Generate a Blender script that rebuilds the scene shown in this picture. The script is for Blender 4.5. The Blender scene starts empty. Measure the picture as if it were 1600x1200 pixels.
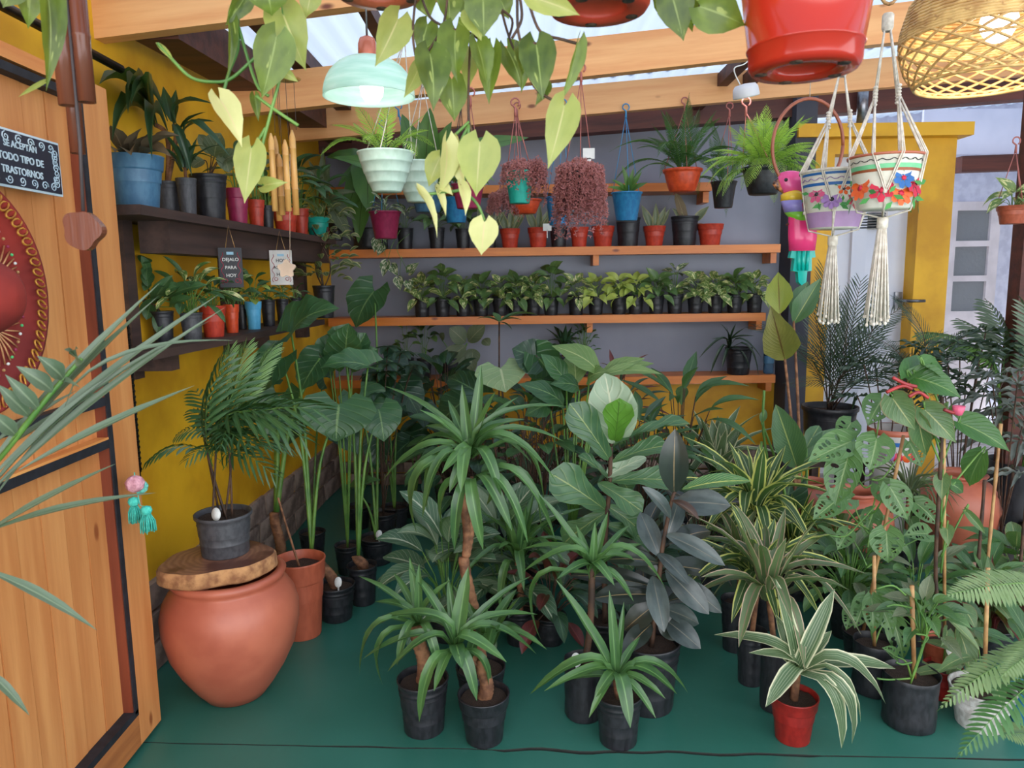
import bpy, math, random
from mathutils import Vector, Matrix, noise
R = random.Random(11)
sc = bpy.context.scene
COL = sc.collection
V = Vector
# ---------------------------------------------------------------- camera, world, exposure
F = 1150.0
CAM = V((0, 0, 1.5))
CM = Matrix.Rotation(math.radians(90 - 8.2), 3, 'X') @ Matrix.Rotation(math.radians(-0.75), 3, 'Z')
cd = bpy.data.cameras.new('camera'); cam = bpy.data.objects.new('camera', cd); COL.objects.link(cam)
cam.matrix_world = Matrix.Translation(CAM) @ CM.to_4x4()
cd.sensor_width = 36; cd.lens = 36 * F / 1600; cd.clip_start = 0.05
cd.dof.use_dof = True; cd.dof.focus_distance = 3.0; cd.dof.aperture_fstop = 9.0
sc.camera = cam
w = bpy.data.worlds.new('world'); sc.world = w; w.use_nodes = True
bg = w.node_tree.nodes['Background']; bg.inputs[0].default_value = (0.93, 0.955, 1.0, 1); bg.inputs[1].default_value = 2.3
sd = bpy.data.lights.new('sun', 'SUN'); sd.energy = 1.4; sd.angle = math.radians(25); sd.color = (1, .97, .9)
so = bpy.data.objects.new('sun', sd); COL.objects.link(so)
so.rotation_euler = (math.radians(-24), math.radians(26), 0)
sc.view_settings.view_transform = 'Standard'; sc.view_settings.look = 'None'
sc.view_settings.exposure = 0.9; sc.view_settings.gamma = 1; sc.view_settings.use_curve_mapping = False

def ray(px, py): return CM @ V(((px - 800) / F, (600 - py) / F, -1))
def P(px, py, Y):                       # the place at distance Y seen at a pixel
    d = ray(px, py); return CAM + d * (Y / d.y)
def G(px, py, z=0.0):                   # the place at height z seen at a pixel
    d = ray(px, py); return CAM + d * ((z - CAM.z) / d.z)
def W(n, Y): return n * Y / F           # size of n pixels at distance Y

# ---------------------------------------------------------------- materials
def S(r, g, b):
    f = lambda c: (c / 255 / 12.92) if c <= 10 else ((c / 255 + .055) / 1.055) ** 2.4
    return (f(r), f(g), f(b), 1)
class NT:
    def __init__(s, name):
        s.m = bpy.data.materials.new(name); s.m.use_nodes = True; s.t = s.m.node_tree; s.t.nodes.clear()
        s.out = s.n('ShaderNodeOutputMaterial'); s.p = s.n('ShaderNodeBsdfPrincipled')
        s.l(s.p.outputs[0], s.out.inputs[0])
    def n(s, k, **a):
        x = s.t.nodes.new(k)
        for q, v in a.items(): setattr(x, q, v)
        return x
    def l(s, a, b): s.t.links.new(a, b)
    def setin(s, i, v):
        if hasattr(v, 'is_output') or isinstance(v, bpy.types.NodeSocket): s.l(v, i)
        else: i.default_value = v
    def math(s, op, a, b=0.0, c=None):
        x = s.n('ShaderNodeMath', operation=op); s.setin(x.inputs[0], a); s.setin(x.inputs[1], b)
        if c is not None: s.setin(x.inputs[2], c)
        return x.outputs[0]
    def mix(s, f, a, b):
        x = s.n('ShaderNodeMix', data_type='RGBA'); s.setin(x.inputs[0], f); s.setin(x.inputs[6], a); s.setin(x.inputs[7], b)
        return x.outputs[2]
    def noise(s, co, scale, detail=3, rough=.5):
        x = s.n('ShaderNodeTexNoise'); s.l(co, x.inputs['Vector']); x.inputs['Scale'].default_value = scale
        x.inputs['Detail'].default_value = detail; x.inputs['Roughness'].default_value = rough
        return x.outputs[0]
    def step(s, v, a, b):               # smooth 0..1 between a and b
        x = s.n('ShaderNodeMapRange'); x.interpolation_type = 'SMOOTHSTEP'; s.setin(x.inputs[0], v)
        x.inputs[1].default_value = a; x.inputs[2].default_value = b; return x.outputs[0]
    def obco(s): return s.n('ShaderNodeTexCoord').outputs['Object']
    def rnd(s): return s.n('ShaderNodeObjectInfo').outputs['Random']
    def map(s, co, sc_, off=None):
        x = s.n('ShaderNodeMapping'); s.l(co, x.inputs[0]); x.inputs['Scale'].default_value = sc_
        if off is not None: s.l(off, x.inputs[1])
        return x.outputs[0]
    def bump(s, h, st, dist=.01):
        x = s.n('ShaderNodeBump'); x.inputs['Strength'].default_value = st; x.inputs['Distance'].default_value = dist
        s.l(h, x.inputs['Height']); s.l(x.outputs[0], s.p.inputs['Normal'])
    def col(s, c): s.setin(s.p.inputs['Base Color'], c)
    def rough(s, r): s.setin(s.p.inputs['Roughness'], r)
def simple(name, c, c2=None, scale=12, rough=.5, bump=0, metal=0, spec=.5, lo=.35, hi=.65):
    t = NT(name); t.rough(rough); t.p.inputs['Metallic'].default_value = metal; t.p.inputs['Specular IOR Level'].default_value = spec
    if c2 is None: c2 = tuple(x * .8 for x in c[:3]) + (1,)
    nz = t.noise(t.obco(), scale, 4)
    t.col(t.mix(t.step(nz, lo, hi), c, c2))
    if bump: t.bump(nz, bump)
    return t.m
def wood(name, c, c2, axis=0, rough=.45, knots=None, s=1.0, bump=.15):
    t = NT(name); t.rough(rough); co = t.obco(); r = t.rnd()
    cb = t.n('ShaderNodeCombineXYZ'); 
    for i in range(3): t.l(t.math('MULTIPLY', r, 17.0 + 5 * i), cb.inputs[i])
    sca = [16 * s] * 3; sca[axis] = 1.3 * s
    mp = t.map(co, sca, cb.outputs[0])
    a = t.noise(mp, 1.0, 5, .6)
    sca2 = [90 * s] * 3; sca2[axis] = 3 * s
    b = t.noise(t.map(co, sca2, cb.outputs[0]), 1.0, 2)
    f = t.math('ADD', t.math('MULTIPLY', t.step(a, .3, .7), .75), t.math('MULTIPLY', b, .3))
    c_ = t.mix(f, c, c2)
    if knots:
        sk = [5 * s] * 3; sk[axis] = 2.2 * s
        v = t.n('ShaderNodeTexVoronoi'); t.l(t.map(co, sk, cb.outputs[0]), v.inputs['Vector']); v.inputs['Scale'].default_value = 1.6
        k = t.step(v.outputs['Distance'], .13, .05)
        c_ = t.mix(k, c_, knots)
    c_ = t.mix(t.math('MULTIPLY', r, .22), c_, c2)
    t.col(c_); t.bump(f, bump, .004)
    return t.m
LEAFM = {}
def leafmat(name, c, c2=None, rib=None, ribw=.03, edge=None, edgew=.3, mid=None, midw=.1, vein=0.0, vn=9, var=None, varamt=.5, vs=5,
            rough=.38, trans=.22, tcol=None, stripes=None, spec=.5, back=None):
    def ds(q, k=.84, s_=.86):
        if q is None: return None
        l_ = .3 * q[0] + .6 * q[1] + .1 * q[2]; return tuple((l_ + (x - l_) * s_) * k * g_ for x, g_ in zip(q[:3], (1.1, 1.0, .82))) + (1,)
    c, c2, rib, edge, mid, var, stripes, back = [ds(q) for q in (c, c2, rib, edge, mid, var, stripes, back)]
    t = NT(name); uv = t.n('ShaderNodeTexCoord').outputs['UV']; sp = t.n('ShaderNodeSeparateXYZ'); t.l(uv, sp.inputs[0])
    u, v = sp.outputs[0], sp.outputs[1]
    au = t.math('ABSOLUTE', t.math('SUBTRACT', u, .5)); r = t.rnd()
    if c2 is None: c2 = tuple(x * .62 for x in c[:3]) + (1,)
    nz = t.noise(t.obco(), 3.0, 3)
    f = t.math('ADD', t.math('MULTIPLY', t.step(nz, .35, .65), .45), t.math('MULTIPLY', r, .55))
    k = t.mix(f, c, c2)
    wv = None
    if vein:
        ph = t.math('ADD', t.math('MULTIPLY', v, float(vn)), t.math('MULTIPLY', au, -float(vn) * .75))
        fr = t.math('FRACT', ph); wv = t.math('ABSOLUTE', t.math('SUBTRACT', fr, .5))
        k = t.mix(t.math('MULTIPLY', t.step(wv, .07, .0), vein), k, rib or tuple(min(1, x * 1.8) for x in c[:3]) + (1,))
    if stripes:
        fr = t.math('FRACT', t.math('MULTIPLY', u, 7.0)); q = t.step(t.math('ABSOLUTE', t.math('SUBTRACT', fr, .5)), .3, .42)
        k = t.mix(t.math('MULTIPLY', q, .75), k, stripes)
    if var:
        cb = t.n('ShaderNodeCombineXYZ'); t.l(t.math('MULTIPLY', r, 30.0), cb.inputs[0]); t.l(t.math('MULTIPLY', r, 11.0), cb.inputs[1])
        n2 = t.noise(t.map(uv, (vs, vs * .5, 1), cb.outputs[0]), 1.0, 2)
        k = t.mix(t.step(n2, 1 - varamt, 1 - varamt + .06), k, var)
    if mid: k = t.mix(t.step(au, midw + .03, midw - .02), k, mid)
    if edge: k = t.mix(t.step(au, edgew - .02, edgew + .03), k, edge)
    if rib: k = t.mix(t.step(au, ribw, ribw * .4), k, rib)
    t.rough(rough); t.p.inputs['Specular IOR Level'].default_value = spec
    if back:
        g = t.n('ShaderNodeNewGeometry'); k = t.mix(g.outputs['Backfacing'], k, back)
    t.col(k)
    if wv is not None: t.bump(t.step(wv, .2, 0.0), .25, .01)
    if trans:
        tr = t.n('ShaderNodeBsdfTranslucent')
        if tcol: tr.inputs[0].default_value = tcol
        else: t.l(t.mix(.35, k, (.35, .7, .03, 1)), tr.inputs[0])
        mx = t.n('ShaderNodeMixShader'); mx.inputs[0].default_value = trans
        t.l(t.p.outputs[0], mx.inputs[1]); t.l(tr.outputs[0], mx.inputs[2]); t.l(mx.outputs[0], t.out.inputs[0])
    return t.m
def emit(name, c, st):
    t = NT(name); t.p.inputs['Emission Color'].default_value = c; t.p.inputs['Emission Strength'].default_value = st
    t.col(c); return t.m

# ---------------------------------------------------------------- object helpers
def link(o, parent=None):
    COL.objects.link(o)
    if parent: o.parent = parent
    return o
def wl(o):
    p = V((0, 0, 0))
    while o: p = p + o.location; o = o.parent
    return p
def tag(o, label=None, cat=None, group=None, kind=None):
    if label: o['label'] = label
    if cat: o['category'] = cat
    if group: o['group'] = group
    if kind: o['kind'] = kind
    return o
def thing(name, label, cat, loc, group=None):
    o = bpy.data.objects.new(name, None); o.location = V(loc); o.empty_display_size = .05
    link(o); return tag(o, label, cat, group)
def put(mesh, name, parent, Mw):
    o = bpy.data.objects.new(name, mesh); link(o, parent)
    o.matrix_basis = (Matrix.Translation(-wl(parent)) if parent else Matrix.Identity(4)) @ Mw
    return o
def copy_tree(o, loc, label=None, group=None, parent=None):
    c = o.copy(); COL.objects.link(c)
    if parent: c.parent = parent
    else: c.location = V(loc)
    if label: c['label'] = label
    if group: c['group'] = group
    for ch in list(o.children): copy_tree(ch, None, parent=c)
    return c
def at(loc, s=(1, 1, 1), rz=0.0, rx=0.0, ry=0.0):
    return Matrix.Translation(V(loc)) @ Matrix.Rotation(rz, 4, 'Z') @ Matrix.Rotation(ry, 4, 'Y') @ Matrix.Rotation(rx, 4, 'X') @ Matrix.Diagonal((s[0], s[1], s[2], 1))
class MB:
    def __init__(s): s.v = []; s.f = []; s.sm = []; s.mi = []; s.uv = {}
    def add(s, vs, fs, smooth=True, mi=0):
        b = len(s.v); s.v += [V(x) for x in vs]
        for q in fs: s.f.append([b + i for i in q]); s.sm.append(smooth); s.mi.append(mi)
        return b
    def box(s, c, d, rot=None, mi=0, jit=0):
        c = V(c); vs = []
        for k in range(8):
            p = V(((k & 1) - .5, ((k >> 1) & 1) - .5, (k >> 2) - .5)); p = V((p.x * d[0], p.y * d[1], p.z * d[2]))
            if jit: p += V((R.uniform(-jit, jit), R.uniform(-jit, jit), R.uniform(-jit, jit)))
            if rot: p = rot @ p
            vs.append(c + p)
        s.add(vs, [(0, 2, 3, 1), (4, 5, 7, 6), (0, 1, 5, 4), (2, 6, 7, 3), (0, 4, 6, 2), (1, 3, 7, 5)], False, mi); return s
    def tube(s, pts, r, n=8, mi=0, cap=True):
        pts = [V(p) for p in pts]; m = len(pts)
        rs = r if isinstance(r, (list, tuple)) else [r] * m
        vs = []; prev = None
        for i, p in enumerate(pts):
            d = (pts[min(i + 1, m - 1)] - pts[max(i - 1, 0)])
            d = d.normalized() if d.length > 1e-9 else V((0, 0, 1))
            if prev is None: a = d.orthogonal().normalized()
            else:
                a = prev - d * prev.dot(d); a = a.normalized() if a.length > 1e-6 else d.orthogonal().normalized()
            prev = a; b = d.cross(a)
            for k in range(n):
                t = 2 * math.pi * k / n; vs.append(p + (a * math.cos(t) + b * math.sin(t)) * rs[i])
        fs = [(i * n + k, i * n + (k + 1) % n, (i + 1) * n + (k + 1) % n, (i + 1) * n + k) for i in range(m - 1) for k in range(n)]
        if cap: fs += [tuple(range(n))[::-1], tuple((m - 1) * n + k for k in range(n))]
        s.add(vs, fs, True, mi); return s
    def lathe(s, prof, c=(0, 0, 0), n=32, mi=0, X=None, wob=0, smooth=True):
        c = V(c); vs = []
        for (r, z) in prof:
            for k in range(n):
                t = 2 * math.pi * k / n; rr = r * (1 + (wob * noise.noise(V((math.cos(t) * 2, math.sin(t) * 2, z * 7))) if wob else 0))
                p = V((rr * math.cos(t), rr * math.sin(t), z))
                if X: p = X @ p
                vs.append(c + p)
        fs = [(i * n + k, i * n + (k + 1) % n, (i + 1) * n + (k + 1) % n, (i + 1) * n + k) for i in range(len(prof) - 1) for k in range(n)]
        s.add(vs, fs, smooth, mi); return s
    def mesh(s, name, mats, off=V((0, 0, 0))):
        me = bpy.data.meshes.new(name); me.from_pydata([v - off for v in s.v], [], s.f)
        for m in (mats if isinstance(mats, (list, tuple)) else [mats]): me.materials.append(m)
        me.polygons.foreach_set('use_smooth', s.sm); me.polygons.foreach_set('material_index', s.mi)
        if s.uv:
            l = me.uv_layers.new(name='uv')
            for lp in me.loops: l.data[lp.index].uv = s.uv.get(lp.vertex_index, (0, 0))
        me.update(); return me
    def build(s, name, mat, parent=None, loc=None):
        if loc is None: loc = wl(parent) if parent else (s.center() if s.v else V((0, 0, 0)))
        loc = V(loc); me = s.mesh(name, mat, loc); o = bpy.data.objects.new(name, me); link(o, parent)
        o.location = loc - (wl(parent) if parent else V((0, 0, 0))); return o
    def center(s):
        n = len(s.v); lo = V([min(v[i] for v in s.v) for i in range(3)]); hi = V([max(v[i] for v in s.v) for i in range(3)]); c = (lo + hi) / 2; c.z = lo.z; return c
def bez(pts, n=12):                     # smooth curve through points
    pts = [V(p) for p in pts]; out = []
    for i in range(len(pts) - 1):
        p0 = pts[max(i - 1, 0)]; p1 = pts[i]; p2 = pts[i + 1]; p3 = pts[min(i + 2, len(pts) - 1)]
        for k in range(n):
            t = k / n
            out.append(.5 * ((2 * p1) + (p2 - p0) * t + (2 * p0 - 5 * p1 + 4 * p2 - p3) * t * t + (3 * p1 - p0 - 3 * p2 + p3) * t ** 3))
    out.append(pts[-1]); return out
def text(name, body, parent, Mw, size, mat, ext=.0008, align='CENTER'):
    cu = bpy.data.curves.new(name, 'FONT'); cu.body = body; cu.size = size; cu.align_x = align; cu.align_y = 'CENTER'; cu.extrude = ext
    cu.offset = size * .015
    o = bpy.data.objects.new(name, cu); COL.objects.link(o); dg = bpy.context.evaluated_depsgraph_get()
    me = bpy.data.meshes.new_from_object(o.evaluated_get(dg)); bpy.data.objects.remove(o); me.materials.clear(); me.materials.append(mat)
    return put(me, name, parent, Mw)
# ---------------------------------------------------------------- shared materials
M = {}
M['pine'] = wood('pine', S(238, 170, 98), S(206, 120, 58), 1, .45, S(120, 55, 25))
M['pine_z'] = wood('pine_upright', S(222, 156, 94), S(192, 120, 66), 2, .45, S(140, 70, 35))
M['pine_x'] = wood('pine_beam', S(244, 186, 124), S(222, 150, 92), 0, .45, S(110, 52, 28))
M['shelfwood'] = wood('shelf_wood', S(230, 138, 52), S(190, 100, 36), 0, .4, S(110, 45, 22))
M['redwood'] = wood('red_brown_wood', S(110, 52, 36), S(62, 28, 20), 0, .55)
M['redwood_y'] = wood('red_brown_wood_long', S(112, 62, 46), S(60, 32, 26), 1, .6)
M['darkwood'] = wood('dark_shelf_wood', S(86, 62, 54), S(44, 32, 30), 1, .6)
M['reveal'] = wood('red_reveal_wood', S(140, 66, 40), S(96, 40, 24), 2, .5)
M['yellow'] = simple('yellow_paint', S(234, 178, 32), S(204, 146, 18), 3.0, .55, .05)
M['grey'] = simple('grey_paint', S(144, 148, 162), S(130, 134, 148), 1.6, .7, .04)
M['white'] = simple('white_paint', S(226, 229, 238), S(210, 214, 226), 2, .6, .04)
M['blackstrip'] = simple('black_rubber_strip', S(34, 36, 44), S(22, 22, 28), 30, .7)
M['metal'] = simple('dull_metal', S(150, 152, 158), S(110, 112, 118), 20, .35, 0, .9)
M['darkmetal'] = simple('dark_metal', S(60, 55, 55), S(35, 32, 34), 20, .4, 0, .8)
M['stone'] = simple('rough_stone', S(172, 148, 134), S(112, 92, 82), 9, .85, .6)
M['terracotta'] = simple('terracotta', S(188, 106, 80), S(168, 88, 66), 5, .42, .03)
M['terra2'] = simple('terracotta_plastic', S(190, 98, 70), S(176, 88, 62), 5, .45)
M['blackpot'] = simple('black_plastic', S(42, 42, 47), S(27, 27, 31), 6, .42, .05)
M['greypot'] = simple('charcoal_plastic', S(78, 78, 82), S(62, 62, 66), 6, .5, .02)
M['redpot'] = simple('brick_red_plastic', S(196, 66, 44), S(176, 54, 38), 5, .42)
M['darkred'] = simple('dark_red_plastic', S(150, 34, 28), S(130, 26, 22), 5, .4)
M['glossred'] = simple('glossy_red_plastic', S(184, 48, 28), S(166, 38, 24), 2, .16)
M['orange'] = simple('orange_plastic', S(222, 84, 42), S(200, 70, 36), 5, .35)
M['magenta'] = simple('magenta_plastic', S(158, 42, 82), S(140, 34, 72), 5, .42)
M['blue'] = simple('blue_plastic', S(46, 132, 180), S(36, 112, 164), 5, .4)
M['slate'] = simple('slate_blue_plastic', S(78, 122, 152), S(62, 104, 136), 4, .45)
M['sky'] = simple('light_blue_plastic', S(92, 176, 214), S(78, 160, 200), 4, .45)
M['teal'] = simple('teal_plastic', S(28, 166, 148), S(22, 150, 134), 4, .4)
M['mint'] = simple('mint_ceramic', S(200, 222, 208), S(188, 212, 196), 4, .35)
M['whitepot'] = simple('white_ceramic', S(214, 210, 206), S(180, 172, 166), 6, .4)
M['tag'] = simple('white_tag', S(230, 230, 224), S(214, 214, 208), 8, .5)
M['soil'] = simple('potting_soil', S(92, 68, 54), S(30, 22, 18), 55, .95, .9, lo=.42, hi=.6)
M['cane'] = simple('brown_cane', S(150, 104, 72), S(96, 62, 42), 30, .8, .5)
M['greenstem'] = simple('green_stem', S(104, 142, 62), S(66, 108, 42), 8, .45)
M['darkstem'] = simple('dark_stem', S(88, 60, 42), S(54, 38, 28), 20, .7)
M['redstem'] = simple('red_stem', S(176, 52, 52), S(130, 36, 40), 8, .4)
M['bamboo'] = simple('bamboo_stake', S(196, 156, 100), S(160, 112, 70), 14, .5)
M['string_white'] = simple('white_cord', S(226, 218, 204), S(200, 190, 174), 60, .9, .3)
M['string_pink'] = simple('pink_plastic_cord', S(190, 110, 100), None, 10, .5)
M['string_blue'] = simple('blue_plastic_cord', S(70, 150, 200), None, 10, .5)
M['string_dark'] = simple('dark_cord', S(70, 60, 60), None, 10, .6)
# ================================================================= SETTING
def struct(mb, name, mat, parent=None, loc=None):
    o = mb.build(name, mat, parent, loc)
    if not parent: o['kind'] = 'structure'
    return o
# ---- floor: painted slabs with an open jagged joint
t = NT('green_floor_paint'); co = t.obco(); n1 = t.noise(co, 1.3, 4); n2 = t.noise(co, 14, 4)
k = t.mix(t.step(n1, .3, .7), S(40, 98, 84), S(52, 112, 98)); k = t.mix(t.math('MULTIPLY', t.step(n2, .62, .8), .25), k, S(84, 134, 122))
t.col(k); t.rough(t.math('ADD', t.math('MULTIPLY', n1, .25), .26)); t.bump(n2, .05); FLOOR = t.m
jp = []                                            # joint line
a0, a1, a2 = G(200, 1160), G(1000, 1172), G(1640, 1188)
for i in range(181):
    x = -3 + i * .04
    y = a0.y + (a2.y - a0.y) * (x - a0.x) / (a2.x - a0.x)
    jp.append((x, y + .008 * noise.noise(V((x * 7, 0, 0))) * (2 if -.05 < x < .95 else .6) + .004 * noise.noise(V((x * 25, 2, 0))), .0022 + .003 * max(0, noise.noise(V((x * 3, 5, 0))) + .3) + (.004 if -.05 < x < .95 else 0)))
m = MB(); n = len(jp)
for sgn, yy in ((1, 4.78), (-1, -2.5)):
    vs = []
    for x, y, g in jp: vs += [(x, y + sgn * g, 0), (x, yy, 0), (x, y + sgn * g, -.03)]
    fs = []; f2 = []
    for i in range(n - 1):
        a, b = i * 3, (i + 1) * 3
        fs.append((a, b, b + 1, a + 1) if sgn > 0 else (a, a + 1, b + 1, b)); f2.append((a, a + 2, b + 2, b) if sgn > 0 else (a, b, b + 2, a + 2))
    m.add(vs, fs, False); m.add(vs, f2, False, 1)
m.add([(-3, 4.78, 0), (1.6, 4.78, 0), (1.6, 5.4, 0), (-3, 5.4, 0)], [(0, 1, 2, 3)], False)
struct(m, 'floor', [FLOOR, simple('raw_concrete', S(46, 50, 46), None, 20, .9)], None, (0, 0, 0))
m = MB(); m.box((.8, 1.3, -.06), (8, 8.5, .05)); struct(m, 'floor', simple('concrete_dark', S(40, 36, 34), None, 10, .9))
# raised weathered deck boards beyond the green floor on the right
m = MB(); m.box((3.1, 6.6, -.02), (3.0, 3.6, .06)); dk = struct(m, 'floor', simple('deck_base', S(60, 58, 60), None, 10, .9))
bm_ = MB(); bm_.box((0, 0, 0), (3.0, .145, .03)); dm = bm_.mesh('deck_board', wood('weathered_deck', S(196, 188, 186), S(150, 142, 142), 0, .7))
for i in range(23): put(dm, 'deck_board', dk, at((3.1, 4.86 + i * .152, .028 + R.uniform(-.002, .002))))
m = MB(); m.box((3.1, 4.78, .0), (3.0, .03, .09)); struct(m, 'trim_1', simple('green_step_paint', S(20, 80, 68), None, 6, .4))
# ---- walls
def XW(Y): return -1.28 - (5.3 - Y) * .052         # face of the left wall
m = MB()
vs = [(XW(5.3), 5.3, -.02), (XW(.3), .3, -.02), (XW(.3), .3, 2.75), (XW(5.3), 5.3, 2.75)]
m.add([*vs, *[V(v) + V((-.12, 0, 0)) for v in vs]], [(0, 1, 2, 3), (7, 6, 5, 4), (3, 2, 6, 7), (0, 4, 5, 1), (1, 5, 6, 2)], False)
WALLL = struct(m, 'wall_left', M['yellow'])
zs = P(900, 604, 5.05).z
m = MB(); m.box((.29, 5.38, (2.9 + zs - .03) / 2), (3.24, .16, 2.9 - zs + .03)); struct(m, 'wall_back', M['grey'])
m = MB(); m.box((.29, 5.38, (zs - .03) / 2 - .01), (3.24, .16, zs - .01)); WB = struct(m, 'wall_back', M['yellow'])
# end pier of the grey wall (darker return towards the doorway)
m = MB(); m.box((1.98, 5.26, 1.42), (.14, .36, 2.9)); struct(m, 'wall_back', simple('dark_grey_pier', S(70, 70, 80), None, 2, .7))
# rough stone plinth: stones picked out one by one
zst = P(1150, 696, 5.25).z
def stones(parent, p0, p1, z1, rows, L0):
    d = (p1 - p0); L = d.length; d.normalize(); nrm = V((-d.y, d.x, 0))
    for r_ in range(rows):
        h = z1 / rows; x = -L0 * .5 * (r_ % 2)
        while x < L:
            l = L0 * R.uniform(.7, 1.25); mb = MB(); mb.box((0, 0, 0), (l - .012, .06, h - .012), None, 0, .007)
            o = put(mb.mesh('stone', M['stone']), 'stone', parent, Matrix.Translation(p0 + d * (x + l / 2) + V((0, 0, h * (r_ + .5)))) @ Matrix(((d.x, nrm.x, 0, 0), (d.y, nrm.y, 0, 0), (0, 0, 1, 0), (0, 0, 0, 1))))
            x += l
stones(WB, V((-1.2, 5.285, 0)), V((1.85, 5.285, 0)), zst, 3, .3)
stones(WALLL, V((XW(2.0) - .01, 2.0, 0)), V((XW(5.2) - .01, 5.2, 0)), .36, 3, .32)
# left wall red-brown beam at the top and neighbour rafters
def beam(name, p0, p1, hgt, wid, mat, kind='structure', parent=None):   # p0,p1: middle of the bottom face
    d = p1 - p0; L = d.length; dn = d.normalized(); side = dn.cross(V((0, 0, 1))).normalized(); up = side.cross(dn)
    mb = MB(); mb.box((0, 0, 0), (L, wid, hgt)); me = mb.mesh(name, mat)
    Mx = Matrix.Identity(4)
    for i in range(3): Mx[i][0] = dn[i]; Mx[i][1] = side[i]; Mx[i][2] = up[i]; Mx[i][3] = ((p0 + p1) / 2 + up * hgt / 2)[i]
    o = put(me, name, parent, Mx)
    if kind: o['kind'] = kind
    return o
def xbeam(name, Y, a, b, x0, x1, hgt, wid, mat):
    A = P(a[0], a[1], Y); B = P(b[0], b[1], Y); f = lambda x: A + (B - A) * ((x - A.x) / (B.x - A.x))
    return beam(name, f(x0), f(x1), hgt, wid, mat)
BE = [(2.7, (145, 66), (400, 34)), (3.6, (460, 172), (1340, 75)), (4.6, (470, 221), (1440, 133))]
for Y, a, b in BE: xbeam('ceiling_beam', Y, a, b, -1.3 if Y > 3 else -1.42, 3.6, .17, .06, M['pine_x'])
xbeam('ceiling_beam', 5.22, (852, 215), (1600, 157), -1.3, 4.6, .15, .12, M['redwood'])
for Y in (1.8, .9): beam('ceiling_beam', V((-1.5, Y, 2.38)), V((3.4, Y, 2.85)), .17, .06, M['pine_x'])
def zr(x): return 2.645 + .088 * x                     # roof underside
# dark rafters along the left wall
beam('ceiling_beam', V((-1.24, 2.75, 2.35)), V((-1.14, 5.2, 2.42)), .15, .16, M['redwood_y'])
beam('ceiling_beam', V((-.98, 2.75, 2.50)), V((-.98, 5.25, 2.50)), .08, .09, M['redwood_y'])
beam('ceiling_beam', V((-.55, 2.72, 2.52)), V((-.55, 3.58, 2.53)), .06, .05, M['redwood_y'])
beam('ceiling_beam', V((1.27, 3.62, 2.62)), V((1.27, 5.2, 2.60)), .07, .06, M['redwood_y'])
beam('ceiling_beam', V((1.42, 3.62, 2.63)), V((1.42, 4.6, 2.60)), .07, .06, M['redwood_y'])
# ---- corrugated translucent roof sheets
t = NT('translucent_sheet'); t.p.inputs['Roughness'].default_value = .35; t.col((.30, .36, .46, 1))
tr = t.n('ShaderNodeBsdfTranslucent'); tr.inputs[0].default_value = (.235, .28, .35, 1); tp = t.n('ShaderNodeBsdfTransparent'); tp.inputs[0].default_value = (.14, .17, .22, 1)
m1 = t.n('ShaderNodeMixShader'); m1.inputs[0].default_value = .15; t.l(tr.outputs[0], m1.inputs[1]); t.l(tp.outputs[0], m1.inputs[2])
m2 = t.n('ShaderNodeMixShader'); m2.inputs[0].default_value = .80; t.l(t.p.outputs[0], m2.inputs[1]); t.l(m1.outputs[0], m2.inputs[2]); t.l(m2.outputs[0], t.out.inputs[0])
SHEET = t.m
for si, (y0, y1) in enumerate(((-.5, 2.75), (2.65, 4.65), (4.55, 7.5))):  # unseen near, far and right stretches are extended to hold back sky light
    mb = MB(); nx = 372; vs = []
    for j in range(5):
        y = y0 + (y1 - y0) * j / 4
        for i in range(nx + 1):
            x = -1.6 + 6.8 * i / nx; vs.append((x, y, zr(x) + .012 * math.sin(x * 2 * math.pi / .11) + .012 * (si % 2) + .006 * math.sin(x * 3 + y * 2)))
    fs = [(j * (nx + 1) + i, j * (nx + 1) + i + 1, (j + 1) * (nx + 1) + i + 1, (j + 1) * (nx + 1) + i) for j in range(4) for i in range(nx)]
    mb.add(vs, fs, True); struct(mb, 'ceiling', SHEET)
for Y in (2.22, 2.5): beam('ceiling_beam', V((1.0, Y, 2.60)), V((1.9, Y, 2.66)), .04, .04, M['pine_x'])
# ---- right: yellow portal with white metal door
PY = 5.15
def bxpx(mb, x0, y0, x1, y1, Y, dep, mi=0):
    a = P(x0, y1, Y); b = P(x1, y0, Y); mb.box(((a.x + b.x) / 2, Y + dep / 2, (a.z + b.z) / 2), (abs(b.x - a.x), dep, abs(b.z - a.z)), None, mi); return mb
m = MB(); a = P(1247, 300, PY); b = P(1302, 300, PY); zt = P(1380, 216, PY).z
m.box(((a.x + b.x) / 2, PY + .12, zt / 2), (b.x - a.x, .24, zt)); 
c = P(1437, 300, PY); d = P(1490, 300, PY); m.box(((c.x + d.x) / 2, PY + .12, zt / 2), (d.x - c.x, .24, zt))
m.box(((b.x + c.x) / 2, PY + .12, zt - .05), (c.x - b.x, .24, .1))
m.box(((a.x + d.x) / 2, PY + .08, zt + .04), (d.x - a.x + .1, .36, .085)); PORT = struct(m, 'door_2', M['yellow'])
m = MB(); zd = zt - .1
m.box(((b.x + c.x) / 2, PY + .16, zd / 2), (c.x - b.x, .05, zd)); DL = m.build('door_leaf', M['white'], PORT)
vent = MB(); va = P(1349, 356, PY); vb = P(1399, 329, PY); vx, vz = (va.x + vb.x) / 2, (va.z + vb.z) / 2
vent.box((vx, PY + .12, vz), (vb.x - va.x + .01, .02, vb.z - va.z + .01)); vo = vent.build('vent_grille', M['whitepot'], PORT)
for i in range(6):
    q = MB(); q.box((vx, PY + .103, va.z + (i + .5) * (vb.z - va.z) / 6), (vb.x - va.x - .03, .02, .006), Matrix.Rotation(.6, 3, 'X')); q.build('slat', M['metal'], vo)
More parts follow.
